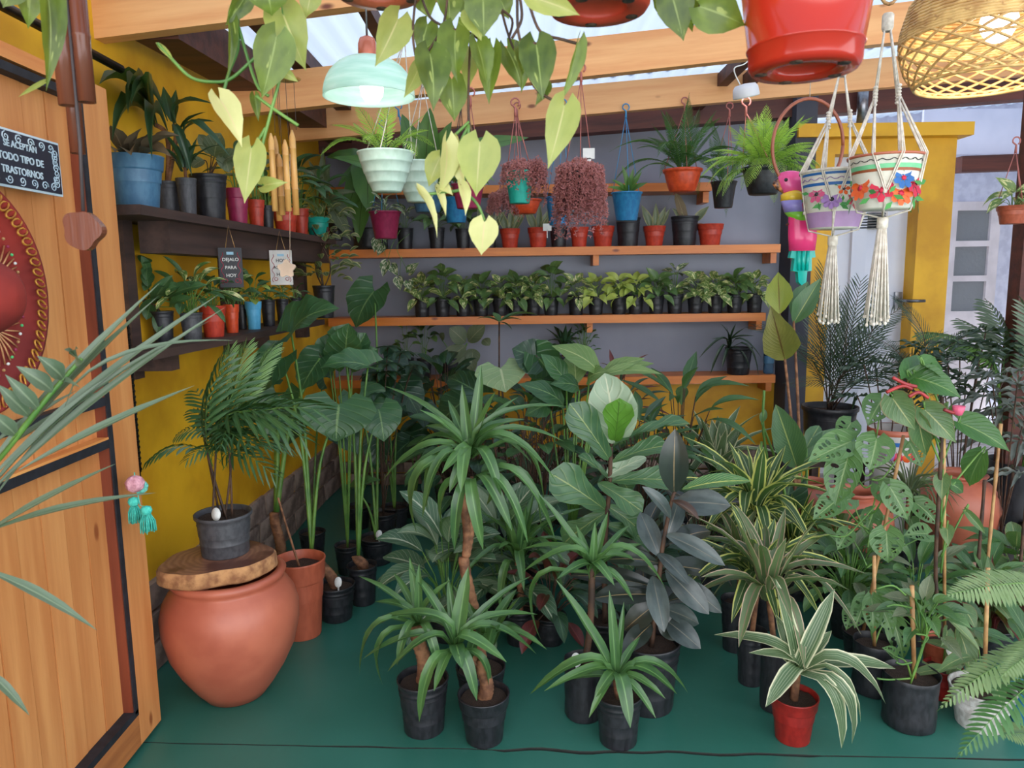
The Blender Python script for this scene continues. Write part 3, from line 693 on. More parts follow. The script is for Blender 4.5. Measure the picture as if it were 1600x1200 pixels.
def fern(root, c, n, L, key, mat, w=None, e0=80, e1=-35, **k):
    ms = [frondmesh(key + str(a), mat, arch=a, **k) for a in (.06, .16, .28)]; az = R.uniform(0, 6)
    for i in range(n):
        t = (i + .5) / n; az += 2.39996 + R.uniform(-.2, .2); e = math.radians(e0 + (e1 - e0) * t + R.uniform(-8, 8)); l = L * R.uniform(.75, 1.12)
        d = V((math.cos(az) * math.cos(e), math.sin(az) * math.cos(e), math.sin(e))); b = c + V((math.cos(az), math.sin(az), 0)) * .012
        lf(root, ms[min(2, int(t * 3))], b, b + d * l, l if w is None else w, V((0, 0, 1)) - V((d.x, d.y, 0)) * .3, 'frond')
def bush(root, c, n, spread, L, w, mats, shape='heart', h=None, droop=.5, pet=True, arch=(.05, .15), face=.35, stemr=.0018, smat='greenstem'):
    h = h or spread; mb = MB(); ms = [leafmesh(shape, m, a, .3) for m in mats for a in arch]; az = R.uniform(0, 6)
    for i in range(n):
        t = (i + .5) / n; az += 2.39996; rr = spread * math.sqrt(t) * R.uniform(.75, 1.1); hd = V((math.cos(az), math.sin(az), 0))
        p = c + hd * rr + V((0, 0, h * (1.05 - t * R.uniform(.5, .95)))); 
        d = hd * (.5 + t) + V((0, 0, .5 - droop * 2 * t + R.uniform(-.2, .2))); d.normalize()
        l = L * R.uniform(.75, 1.15)
        lf(root, R.choice(ms), p, p + d * l, w * R.uniform(.8, 1.15), V((0, 0, 1)) + (CAM - p).normalized() * face + hd * .3)
        if pet: mb.tube([c + hd * .008, c.lerp(p, .5) + V((0, 0, h * .12)), p], stemr, 4, cap=False)
    if pet: mb.build('stem', M[smat], root)
def hanger(root, r, zrim, hook, mat='string_pink', n=3, hookr=.02, sr=.0022, hmat=None):  # strings from the rim up to a hook
    c = wl(root)
    for i in range(n):
        a = .5 + 2 * math.pi * i / n; mb = MB(); mb.tube([V((c.x + r * math.cos(a), c.y + r * math.sin(a), zrim)), hook - V((0, 0, .03))], sr, 5); mb.build('string', M[mat], root)
    mb = MB(); pts = [hook - V((0, 0, .045)), hook - V((0, 0, .005))]
    for k in range(9):
        t = math.radians(180 + 20 - k * 32); pts.append(hook + V((hookr * math.cos(t) + .0, 0, hookr * math.sin(t) + hookr * .8)))
    mb.tube(pts, [.007, .005] + [.0038] * 9, 6); mb.build('hook', M[hmat or mat], root)
def hpot(name, label, cx, yr, yb, wpx, Y, hookpx=None, kind='bucket', mat='blue', smat='string_pink', group=None, soil=True, n=3):
    a = P(cx, yb, Y); b = P(cx, yr, Y); r = W(wpx, Y) / 2 / 1.02; root = thing(name, label, 'hanging plant', (a.x, Y, a.z), group)
    s = pot(root, r, b.z - a.z, kind, mat, soil=soil)
    if hookpx: hanger(root, r, b.z, P(hookpx[0], hookpx[1], Y), smat, n)
    return root, s, r, b.z - a.z
# ================================================================= LEFT SIDE
# ---- things hung on the wooden door
HY, HZ = 1.58, Dp(20, 460).z
hat = thing('wide_brim_hat', 'dark red velvet broad-brimmed hat with looped gold braid hung on the wooden door', 'hat', (DX + .01, HY, HZ - .27))
XR = Matrix.Rotation(math.radians(90), 3, 'Y')      # lathe axis +Z -> +X
velv = simple('red_velvet', S(150, 44, 34), S(112, 28, 24), 6, .8, .1); gold = simple('gold_braid', S(206, 148, 56), S(160, 96, 34), 40, .4, .3, .3)
m = MB(); m.lathe([(.09, .012), (.15, .008), (.20, .014), (.235, .03), (.262, .055), (.268, .058), (.262, .046), (.22, .012), (.09, 0)], (DX + .005, HY, HZ), 48, X=XR); brim = m.build('brim', velv, hat)
m = MB(); m.lathe([(.105, .0), (.1, .04), (.09, .08), (.078, .11), (.06, .14), (.035, .155), (.0, .16)], (DX + .005, HY, HZ), 32, X=XR); crown = m.build('crown', velv, hat)
m = MB(); m.lathe([(.108, .0), (.111, .010), (.108, .022), (.102, .026)], (DX + .008, HY, HZ), 32, X=XR); m.build('hat_band', gold, hat)
lm_ = MB(); lm_.tube([V((math.cos(a) * .016, math.sin(a) * .009, 0)) for a in [k * math.pi / 5 for k in range(11)]], .0028, 5); LOOP = lm_.mesh('braid_loop', gold)
for i in range(60):
    a = 2 * math.pi * i / 60
    put(LOOP, 'braid_loop', brim, Matrix.Translation((DX + .058, HY + math.cos(a) * .25, HZ + math.sin(a) * .25)) @ Matrix.Rotation(a, 4, 'X') @ Matrix.Rotation(math.radians(80), 4, 'Y') @ Matrix.Rotation(math.radians(65), 4, 'Z'))
fan_ = MB()
for k in range(9):
    a = math.radians(-56 + 14 * k); fan_.tube([V((0, 0, 0)), V((.004, math.sin(a) * .05, math.cos(a) * .05)), V((.002, math.sin(a) * .085, math.cos(a) * .085))], .0022, 4)
FAN = fan_.mesh('straw_fan', simple('tan_braid', S(214, 160, 110), S(170, 110, 70), 30, .6))
for i in range(7):
    a = 2 * math.pi * i / 7 + .3
    put(FAN, 'straw_fan', brim, Matrix.Translation((DX + .026, HY + math.cos(a) * .14, HZ + math.sin(a) * .14)) @ Matrix.Rotation(a - math.pi / 2, 4, 'X'))
bd = MB(); bd.lathe([(0, -.004), (.0035, -.002), (.0035, .002), (0, .004)], n=8)
for i in range(26):
    a = math.radians(-75 + 150 * i / 25); c = ['tag', 'teal', 'magenta', 'bamboo'][i % 4]
    k = 'bead' + c; MESH[k] = MESH.get(k) or bd.mesh('bead', M[c] if c != 'teal' else simple('green_bead', S(90, 200, 120)))
    put(MESH[k], 'bead', brim, at((DX + .04, HY + math.cos(a) * .205, HZ + math.sin(a) * .205)))
# ---- enamel sign
p0 = Dp(4, 191); p1 = Dp(89, 300); SY0, SY1 = 1.66, Dp(88, 250).y; SZ0, SZ1 = P(60, 294, 1.85).z, P(60, 201, 1.85).z
sg = thing('enamel_sign', 'navy tin sign reading SE ACEPTAN TODO TIPO DE TRASTORNOS on the wooden door', 'sign', (DX + .004, (SY0 + SY1) / 2, SZ0))
cy, cz = (SY0 + SY1) / 2, (SZ0 + SZ1) / 2
sw, sh = SY1 - SY0, SZ1 - SZ0
navy = simple('sign_navy', S(38, 42, 60), S(28, 32, 48), 8, .4); cream = simple('sign_white', S(206, 220, 226), S(180, 200, 212), 10, .4)
m = MB(); m.box((DX + .006, cy, cz), (.006, sw, sh)); m.build('plate', cream, sg)
m = MB(); m.box((DX + .008, cy, cz), (.006, sw - .012, sh - .012)); m.build('plate_face', navy, sg)
SM4 = lambda y, z, x=.0125: Matrix.Translation((DX + x, y, z)) @ Matrix(((0, 0, 1, 0), (1, 0, 0, 0), (0, 1, 0, 0), (0, 0, 0, 1)))
for i, (s, k) in enumerate((('SE ACEPTAN', .9), ('TODO TIPO DE', 1), ('TRASTORNOS', 1))):
    text('lettering', s, sg, SM4(cy + .028, cz + .034 - i * .031), .0245 * k, cream)
for i in range(30):    # white scrolls round the edge
    q = i / 30 * 2 * (sw + sh) ; hw, hh = sw / 2 - .025, sh / 2 - .02
    a = 2 * math.pi * i / 30; yy = max(-1, min(1, 1.35 * math.cos(a))) * hw; z_ = max(-1, min(1, 1.35 * math.sin(a))) * hh
    mb = MB(); mb.tube([V((DX + .012, cy + yy + .014 * (1 - k / 14) * math.cos(k * .75 + i), cz + z_ + .012 * (1 - k / 14) * math.sin(k * .75 + i))) for k in range(13)], .0016, 4); mb.build('scroll', cream, sg)
# ---- brown wooden wind chime, near
WY = 1.25
wc = thing('wind_chime', 'reddish brown bamboo wind chime with wooden star striker hanging before the wooden door', 'wind chime', P(120, 240, WY))
brown = wood('glossy_brown_bamboo', S(142, 84, 58), S(96, 50, 36), 2, .22)
for i, (x, yb, w_, dy) in enumerate(((106, 165, 25, 0), (136, 160, 25, .01), (122, 240, 21, .06))):
    Y = WY + dy; a = P(x, yb, Y); r = W(w_, Y) / 2; b = V((a.x - .01, Y, a.z + .42)); mb = MB()
    mb.lathe([(r * .8, 0.03), (r * .8, 0), (r, 0), (r, .10), (r * 1.06, .103), (r, .106), (r, .42), (0, .42)], a, 20); mb.build('tube', brown, wc)
mb = MB(); a = P(125, 225, WY); b = P(130, 330, WY); mb.tube([a + V((0, 0, .5)), a, b], .003, 6); mb.build('cord', M['string_dark'], wc)
mb = MB(); c = P(131, 360, WY); vs = []
for s in (-.008, .008):
    for k in range(40):
        a = 2 * math.pi * k / 40; r = .031 * (1 + .07 * math.sin(a * 3 + 1) + .06 * math.sin(a * 5 + 2)); vs.append(c + V((r * math.cos(a), s, r * math.sin(a))))
mb.add(vs, [tuple(range(40)), tuple(range(79, 39, -1))] + [(k, 40 + k, 40 + (k + 1) % 40, (k + 1) % 40) for k in range(40)], False); mb.build('striker', brown, wc)
mb = MB(); mb.tube([V((-.25, WY + .03, 2.44)), V((c.x, WY + .03, P(122, 100, WY).z + .45))], .003, 5); mb.tube([V((wl(wc).x - .02, WY + .03, P(122, 100, WY).z + .35)), V((wl(wc).x - .02, WY + .03, 2.42))], .003, 5); mb.v = mb.v[10:]; mb.f = [[i - 10 for i in f] for f in mb.f if min(f) >= 10]; mb.sm = mb.sm[-len(mb.f):]; mb.mi = mb.mi[-len(mb.f):]; mb.build('top_cord', M['string_dark'], wc)
# ---- pale bamboo wind chime
WY = 2.66
wc = thing('wind_chime', 'pale yellow bamboo wind chime with slanted tube tops over the dark shelf', 'wind chime', P(448, 335, WY))
pale = wood('pale_bamboo', S(232, 184, 110), S(198, 138, 72), 2, .35)
for i, (x, yt, yb, dy) in enumerate(((430, 208, 330, 0), (441, 240, 336, .03), (451, 218, 330, -.02), (463, 203, 336, .01), (437, 212, 345, .05))):
    Y = WY + dy; a = P(x, yb, Y); b = P(x, yt, Y); r = .0105 + .001 * (i % 2); mb = MB(); h = b.z - a.z
    mb.lathe([(r * .8, .01), (r * .8, 0), (r, 0), (r, h * .3), (r * 1.15, h * .305), (r, h * .31), (r, h * .78), (r * 1.15, h * .785), (r, h * .79), (r, h * .9), (r * .3, h), (0, h)], a, 14)
    tb = mb.build('tube', pale, wc); mb = MB(); mb.tube([b, V((b.x, b.y, P(x, 127, WY).z))], .001, 4); mb.build('cord', M['string_dark'], wc)
mb = MB(); c = P(453, 155, WY); mb.lathe([(0, 0), (.04, 0), (.05, .004), (.04, .008), (0, .008)], P(447, 125, WY), 20); mb.tube([P(447, 125, WY), P(447, 26, WY)], .0015, 4); mb.build('top_disc', pale, wc)
mb = MB(); mb.tube([P(453, 240, WY), P(453, 398, WY)], .0012, 4); c = P(448, 420, WY - .05); mb.tube([P(453, 398, WY), c], .0012, 4)
vs = []
for s in (-.004, .004):
    for k in range(30):
        a = 2 * math.pi * k / 30; r = .028 * (1 + .2 * math.sin(a * 5)); vs.append(c + V((r * math.cos(a), s, r * math.sin(a))))
mb.add(vs, [tuple(range(30)), tuple(range(59, 29, -1))] + [(k, 30 + k, 30 + (k + 1) % 30, (k + 1) % 30) for k in range(30)], False); mb.build('striker', simple('pale_wood_star', S(214, 186, 160)), wc)
# ---- two small hanging plaques under the top plank
def plaque(label, cx, cy_, w_, h_, Y, lines, face, ink, accent, sc_):
    a = P(cx, cy_ + h_ / 2, Y); b = P(cx, cy_ - h_ / 2, Y); ww = W(w_, Y); hh = b.z - a.z; root = thing('hanging_sign', label, 'sign', a)
    yaw = Matrix.Translation((a.x, Y, (a.z + b.z) / 2)) @ Matrix.Rotation(.25, 4, 'Z')
    mb = MB(); mb.box((0, 0, 0), (ww, .008, hh)); put(mb.mesh('board', face), 'board', root, yaw)
    mb = MB(); mb.tube([V((-ww * .18, 0, hh / 2)), V((0, .0, hh / 2 + hh * .55)), V((ww * .22, 0, hh / 2))], .0016, 5); put(mb.mesh('cord', M['bamboo']), 'cord', root, yaw)
    fr = yaw @ Matrix.Translation((0, -.0048, 0)) @ Matrix.Rotation(math.pi / 2, 4, 'X')
    for i, s in enumerate(lines): text('lettering', s, root, fr @ Matrix.Translation((0, hh * (.2 - .2 * i), 0)), hh * sc_, ink)
    for sx in (-1, 1):
        mb = MB()
        mb.tube([V((sx * ww * (.36 + .06 * math.sin(k * 1.3)), -.0055, -hh * .42 + hh * .8 * k / 14)) for k in range(15)], .0014, 4); put(mb.mesh('ornament', accent), 'ornament', root, yaw)
        mb = MB(); mb.tube([V((sx * ww * .25 + .008 * math.cos(k * .8), -.0055, -hh * .33 + .008 * math.sin(k * .8))) for k in range(9)], .0014, 4); put(mb.mesh('ornament', accent), 'ornament', root, yaw)
    mb = MB(); mb.box((0, -.005, hh * .36), (ww * .3, .002, hh * .07)); put(mb.mesh('ornament', simple('pale_blue_ink', S(150, 190, 210))), 'ornament', root, yaw)
    return root
inkw = simple('white_ink', S(220, 216, 210)); inkb = simple('black_ink', S(30, 28, 32)); redink = simple('red_ink', S(180, 50, 70))
plaque('small black hanging plaque with white words and red scrolls, under the dark shelf', 363, 418, 34, 62, 3.03, ['DEJALO', 'PARA', 'HOY'], simple('black_board', S(40, 38, 44)), inkw, redink, .115)
plaque('small white hanging plaque with black words and red scrolls, under the dark shelf', 441, 418, 33, 54, 3.62, ['HOY', 'ASADO', 'HOY'], simple('white_board', S(214, 208, 200)), inkb, redink, .13)
# ---- pompom and tassels on the latch
TY = 2.16
pt = thing('tassel_charm', 'pink and mint pompoms with two turquoise yarn tassels hung on the door latch', 'charm', P(219, 828, TY))
yarn = simple('turquoise_yarn', S(86, 206, 186), S(60, 180, 164), 90, .9, .5)
def pompom(c, r, mat):
    mb = MB(); mb.lathe([(r * math.sin(math.pi * k / 9) * (1 + .08 * (k % 2)), -r * math.cos(math.pi * k / 9)) for k in range(10)], c, 18, wob=.35)
    mb.build('pompom', mat, pt)
pompom(P(211, 756, TY), W(14, TY), simple('pink_yarn', S(226, 166, 176), S(200, 136, 150), 90, .95, .8))
pompom(P(220, 761, TY + .03), W(11, TY), simple('mint_yarn', S(120, 206, 190), None, 90, .95, .8))
for (x, y0, y1, w0, dy) in ((208, 776, 816, 22, 0), (228, 790, 830, 26, -.02)):
    a = P(x, y0, TY + dy); b = P(x, y1, TY + dy); h = a.z - b.z; ts = None
    mb = MB(); r = W(9, TY); mb.lathe([(0, 0), (r * .8, -h * .06), (r, -h * .2), (r * .75, -h * .32)], a, 14); ts = mb.build('tassel', yarn, pt)
    mb = MB()
    for k in range(46):
        an = k * 2.4; rr = W(w0, TY) / 2 * math.sqrt((k + .5) / 46); mb.tube([a + V((math.cos(an) * rr * .3, math.sin(an) * rr * .3, -h * .25)), a + V((math.cos(an) * rr * .95, math.sin(an) * rr * .8, -h * .6)), a + V((math.cos(an) * rr, math.sin(an) * rr, -h * R.uniform(.9, 1.05)))], .0016, 4)
    mb.build('yarn_fringe', yarn, ts)['kind'] = 'stuff'
mb = MB(); mb.tube([P(210, 738, TY), P(211, 750, TY), P(219, 790, TY - .01), P(228, 792, TY - .02)], .0016, 5); mb.build('cord', yarn, pt)

# ---- plants on the dark left rack
def Lspot(px, py, off=.13):
    d = ray(px, py); k = d.x / d.y; Y = (-1.5556 + off) / (k - .052); return V((XW(Y) + off, Y, 0))
def rackpot(name, label, cx, yr, yb, wpx, zs_, off, kind, mat, group, **k):
    g = Lspot(cx, (yr + yb) / 2, off); r = W(wpx, g.y) / 2 / 1.02; h = max(.06, W(yb - yr, g.y) * 1.0)
    root = thing(name, label, 'plant', (g.x, g.y, zs_), group); s = pot(root, r, h, kind, mat, **k); return root, s, r, h
GT = 'pots on the upper plank of the dark rack'; GL = 'pots on the lower plank of the dark rack'
root, s, r, h = rackpot('potted_succulent', 'thick mottled pointed leaves in the large slate blue pot, upper rack plank', 213, 250, 330, 84, ZL1, .12, 'rim', 'slate', GT)
for (t, w_, z) in (((172, 196), 20, 0), ((240, 208), 14, .03), ((280, 212), 22, -.02), ((180, 238), 34, -.06), ((268, 245), 20, -.04), ((222, 200), 16, .02), ((205, 243), 26, -.08)):
    B = s + V(((t[0] - 215) * .0006, 0, .01)); lf(root, leafmesh('lance', 'kalan', .1, .5, asp=.35), B, P(t[0], t[1], s.y + z - .12), .06, V((0, -.6, 1)))
root, s, r, h = rackpot('potted_dracaena', 'broad dark straps behind the slate blue pot, black pot on the upper rack plank', 262, 268, 322, 42, ZL1, .06, 'grow', 'greypot', GT)
for (b, t, w_, k) in (((238, 196), (155, 132), 20, 2), ((240, 190), (232, 112), 14, 0), ((242, 196), (200, 178), 12, 1), ((236, 200), (175, 222), 14, 2), ((246, 195), (200, 140), 12, 2), ((268, 190), (255, 135), 14, 0), ((272, 195), (275, 140), 13, 0), ((276, 195), (335, 163), 16, 2), ((285, 210), (335, 190), 20, 1), ((280, 215), (322, 175), 12, 1), ((272, 215), (300, 250), 12, 2), ((285, 225), (360, 245), 13, 3), ((262, 190), (205, 165), 10, 2), ((270, 205), (300, 275), 12, 3), ((262, 205), (238, 250), 12, 2)):
    lf(root, STRAP('strapdark', 'lance')[min(k, 1) if t[0] < 245 else k], P(b[0], b[1], s.y), P(t[0], t[1], min(s.y + R.uniform(-.08, .06), 2.36 if t[0] < 245 else 9)), W(w_ * 1.2, s.y), V((0, -.5, 1)))
stem(root, [s, P(262, 215, s.y), P(243, 195, s.y)], .009, 'cane'); stem(root, [s, P(275, 215, s.y), P(272, 195, s.y)], .009, 'cane')
root, s, r, h = rackpot('potted_dracaena', 'slim black pot right behind the near end of the upper rack plank, thin arched straps', 292, 272, 330, 30, ZL1, .15, 'grow', 'greypot', GT)
rosette(root, s + V((0, 0, .06)), 10, .16, .022, 'strapdark', 70, -10); stem(root, [s, s + V((0, 0, .06))], .006, 'cane')
root, s, r, h = rackpot('potted_calathea', 'big round dull green leaves in the wide black ribbed pot on the upper rack plank', 327, 270, 339, 54, ZL1, .14, 'grow', 'blackpot', GT)
for (b, t, w_) in (((335, 245), (345, 208), 28), ((350, 240), (358, 270), 20), ((318, 250), (300, 262), 16), ((345, 255), (378, 240), 18), ((330, 240), (310, 210), 16)):
    lf(root, leafmesh('round', 'greyleaf', .1, .3), P(b[0], b[1], s.y), P(t[0], t[1], s.y - .03), W(w_ * 1.3, s.y), V((.2, -1, .5)))
    stem(root, [s, P((b[0] + 325) / 2 + 2, 255, s.y), P(b[0], b[1], s.y)], .0022, 'darkstem')
for (cx, yr, yb, w_, off, kind, mat, lab, lm, typ) in (
    (371, 293, 347, 36, .17, 'rim', 'magenta', 'raspberry pink pot of dark oval leaves on the upper rack plank', 'bluegreen', 0),
    (400, 308, 351, 27, .15, 'rim', 'redpot', 'narrow terracotta red pot between the raspberry pot and a black pot, upper rack plank', 'greyleaf', 0),
    (417, 315, 354, 22, .12, 'grow', 'blackpot', 'small black pot just left of the pale wind chime on the upper rack plank', 'bluegreen', 0),
    (446, 325, 362, 40, .17, 'rim', 'redpot', 'brick red pot half behind the pale bamboo wind chime', 'greyleaf', 1),
    (470, 322, 364, 26, .13, 'rim', 'redpot', 'brick red pot between wind chime and teal pot, leafy and dark', 'alodark', 1),
    (497, 343, 374, 37, .18, 'rim', 'teal', 'teal pot with dark glossy leaves at the far end of the upper rack plank', 'bluegreen', 1),
    (516, 348, 374, 22, .06, 'rim', 'magenta', 'dull pink pot behind the teal pot on the upper rack plank', 'greyleaf', 0)):
    root, s, r, h = rackpot('potted_foliage', lab, cx, yr, yb, w_, ZL1, off, kind, mat, GT)
    if typ: bush(root, s, 20, .11, .13, .055, [lm, 'bluegreen'], 'ellip', .24, .6)
    else: bush(root, s, 11, .07, .11, .05, [lm], 'ellip', .16, .5)
root, s, r, h = rackpot('potted_fern', 'far end pale drooping long leaves above the teal pot, beside the yellow corner', 525, 340, 372, 24, ZL1, .2, 'grow', 'blackpot', GT)
for t in ((548, 375, 24), (560, 300, 14), (500, 262, 16), (515, 255, 16), (538, 320, 18), (505, 230, 14), (482, 250, 16), (556, 345, 18)):
    lf(root, leafmesh('lance', 'greyleaf', .2, .3), P(512, 318, s.y), P(t[0], t[1], s.y - .06), W(t[2], s.y), V((0, -.8, .6)))
stem(root, [s, P(512, 318, s.y)], .004)
# lower plank
for (cx, yr, yb, w_, off, kind, mat, lab, lm, typ) in (
    (300, 490, 532, 34, .15, 'grow', 'greypot', 'square-looking grey pot at the near end of the lower rack plank', 'bluegreen', 2),
    (334, 487, 535, 41, .17, 'rim', 'redpot', 'larger of the two red pots on the lower rack plank, glossy upright leaves', 'bluegreen', 3),
    (363, 486, 530, 24, .15, 'rim', 'orange', 'smaller orange pot to the right of the larger red pot on the lower rack plank', 'pothos', 3),
    (379, 488, 526, 16, .10, 'grow', 'blackpot', 'narrow black pot between the orange and light blue pots, lower rack plank', 'bluegreen', 0),
    (397, 481, 524, 26, .16, 'rim', 'sky', 'light blue pot with yellow-green leaves on the lower rack plank', 'pothoslime', 3),
    (420, 474, 515, 22, .14, 'grow', 'blackpot', 'black pot immediately right of the light blue pot, lower rack plank', 'bluegreen', 0),
    (442, 474, 512, 20, .14, 'grow', 'blackpot', 'second black pot right of the light blue pot, lower rack plank', 'pothos', 0),
    (462, 472, 508, 20, .13, 'grow', 'blackpot', 'third black pot right of the light blue pot, lower rack plank', 'bluegreen', 0)):
    root, s, r, h = rackpot('potted_foliage', lab, cx, yr, yb, w_, ZL2, off, kind, mat, GL)
    if typ == 3: bush(root, s, 13, .06, .085, .04, [lm, 'bluegreen'], 'ellip', .11, .4)
    elif typ == 2: bush(root, s, 30, .13, .10, .035, ['bluegreen', 'pothos'], 'ellip', .14, .8)
    else: bush(root, s, 8, .05, .07, .03, [lm], 'ellip', .07, .5)
root, s, r, h = rackpot('climbing_philodendron', 'glossy heart leaves climbing the yellow wall at the near end of the lower rack plank', 255, 488, 535, 34, ZL2, .07, 'grow', 'blackpot', GL)
stem(root, [s, P(232, 470, s.y), P(205, 470, s.y), P(190, 430, s.y), P(184, 405, s.y)], .005, 'darkstem')
for (b, t, w_) in (((184, 403), (210, 412), 22), ((188, 415), (228, 438), 16), ((190, 425), (230, 448), 20), ((195, 440), (210, 455), 14), ((200, 425), (186, 400), 14), ((215, 465), (235, 455), 16), ((235, 470), (285, 445), 26), ((240, 475), (270, 430), 20), ((255, 470), (325, 445), 22), ((265, 480), (300, 465), 18), ((230, 475), (220, 500), 20), ((250, 485), (245, 520), 18)):
    lf(root, leafmesh('ellip', 'bluegreen', .12, .3), P(b[0], b[1], s.y), P(t[0], t[1], s.y - .04), W(w_, s.y), V((.5, -1, .6)))
# variegated shrub in a dark pot past the rack's end
root, s, r, h = rackpot('variegated_ficus', 'bushy cream-edged small-leaved shrub in a tall black pot beyond the white plaque', 508, 470, 520, 34, ZL2, .2, 'grow', 'blackpot', None)
for k in range(5): stem(root, [s, s + V((R.uniform(-.06, .06), R.uniform(-.05, .05), .15)), s + V((R.uniform(-.14, .14), R.uniform(-.1, .1), .36))], .004, 'darkstem')
ms = [leafmesh('ellip', 'ficus', a, .3) for a in (.05, .15)]
for k in range(110):
    a = R.uniform(0, 6.28); hh = R.uniform(.06, .50); rr = .17 * math.sqrt(R.random()) * (1.1 - abs(hh - .25)); p = s + V((rr * math.cos(a), rr * math.sin(a), hh))
    d = V((math.cos(a), math.sin(a), R.uniform(-.5, .7))).normalized(); lf(root, R.choice(ms), p, p + d * R.uniform(.06, .09), .042, V((0, -.6, 1)))
# ---- terracotta jar, wood slice, parlour palm
g = G(370, 1082)
jar = thing('terracotta_jar', 'huge round terracotta jar standing by the wooden door', 'jar', (g.x, g.y, 0))
zt_ = P(368, 905, g.y + .02).z; rj = W(101, 2.72); jz = .83
H = zt_ + .035
m = MB(); m.lathe([(0, 0), (.085, 0), (.105, .006), (.140, .06), (.182, .14), (.216, .225), (rj * .99, .33), (rj * .995, .40), (rj * .95, .455), (.207, .495), (.190, .52), (.186, .53), (.195, .542), (.200, .56), (.19, .572), (.17, .57), (.16, .54), (.16, .50), (.2, .42), (.2, .3)], (g.x, g.y, 0), 64)
for v_ in m.v: v_.z *= jz
m.build('body', M['terracotta'], jar)
JZ = .572 * jz
bark = simple('bark', S(190, 140, 92), S(138, 92, 60), 26, .9, .7)
t = NT('slice_top'); co = t.obco(); wv = t.n('ShaderNodeTexWave', wave_type='RINGS', rings_direction='Z'); t.l(co, wv.inputs[0]); wv.inputs['Scale'].default_value = 14; wv.inputs['Distortion'].default_value = 5
nz = t.noise(co, 7, 4); t.col(t.mix(t.step(nz, .45, .6), t.mix(wv.outputs['Fac'], S(150, 106, 84), S(128, 86, 68)), S(96, 60, 48))); t.rough(.4); TOPM = t.m
sl = thing('wood_slice', 'thick raw-edged wooden slice used as a lid on the huge jar', 'wood slice', (g.x - .025, g.y - .02, JZ))
def outl(a): return .178 * (1 + .10 * math.sin(2 * a + .6) + .05 * math.sin(3 * a + 2) + .025 * math.sin(7 * a))
m = MB(); vs = []; N_ = 56; sc0 = V((g.x - .025, g.y - .02, 0))
for j, (k, z) in enumerate(((.93, JZ), (1.0, JZ + .012), (.985, JZ + .050), (.95, JZ + .058))):
    for i in range(N_):
        a = 2 * math.pi * i / N_; rr = outl(a) * k * (1 + .02 * noise.noise(V((math.cos(a) * 8, math.sin(a) * 8, z * 30)))); vs.append(sc0 + V((rr * math.cos(a), rr * math.sin(a), z)))
m.add(vs, [(j * N_ + i, j * N_ + (i + 1) % N_, (j + 1) * N_ + (i + 1) % N_, (j + 1) * N_ + i) for j in range(3) for i in range(N_)] + [tuple(range(N_))[::-1]], True)
m.add([vs[3 * N_ + i] for i in range(N_)], [tuple(range(N_))], False, 1); m.build('slab', [bark, TOPM], sl)
PZ = JZ + .058
root = thing('parlour_palm', 'feathery parlour palm in a charcoal pot on the wooden slice', 'plant', (P(352, 850, g.y + .02).x, g.y + .02, PZ))
s = pot(root, W(42, g.y + .15), .150, 'big', 'greypot')
ptag(root, s + V((0, -.06, -.02)))
key = dict(pairs=9, ll=.34, lw=.062, ang=60, droop=.45, taper='palm', stemr=.005, start=.16)
ms = [frondmesh('parl' + str(a), 'palm', arch=a, **key) for a in (.08, .2, .3)]
fr = [((360, 640), 0), ((300, 640), .05), ((400, 560), .1), ((330, 600), -.05), ((440, 620), 0), ((500, 640), -.1), ((470, 660), .1), ((275, 680), 0), ((420, 700), -.15), ((380, 610), .15), ((345, 700), -.2), ((455, 700), .1), ((305, 610), .1), ((415, 640), -.1), ((228, 722), -.05), ((350, 560), 0), ((290, 720), -.15), ((430, 745), -.12), ((320, 640), .2), ((390, 700), -.2), ((480, 690), -.1)]
for i, (t, dz) in enumerate(fr):
    T = P(t[0], t[1], s.y + dz); B = s + V((R.uniform(-.04, .04), R.uniform(-.02, .03), R.uniform(.16, .30) if t[1] < 720 else .2)); L = max(.2, (T - B).length)
    lf(root, ms[2 if t[1] > 680 else (1 if abs(t[0] - 360) > 50 else 0)], B, T, L * (.95 if t[0] > 240 else .4), V((R.uniform(-.2, .2), -.5, 1)), 'frond')
lp = [frondmesh('parll' + str(a), 'palmlight', arch=a, pairs=24, ll=.3, lw=.028, ang=50, droop=.25, taper='palm', start=.25) for a in (.06,)]
for t in ((385, 540), (410, 575), (360, 545), (425, 545)): 
    T = P(t[0], t[1], s.y + .1); lf(root, lp[0], s + V((.01, .03, .25)), T, .26, V((0, -.8, 1)), 'frond')
for k in range(6): stem(root, [s + V((R.uniform(-.03, .03), R.uniform(-.03, .03), -.01)), s + V((R.uniform(-.04, .05), 0, .22)), s + V((R.uniform(-.06, .08), 0, .34))], .004, 'darkstem', 'cane')
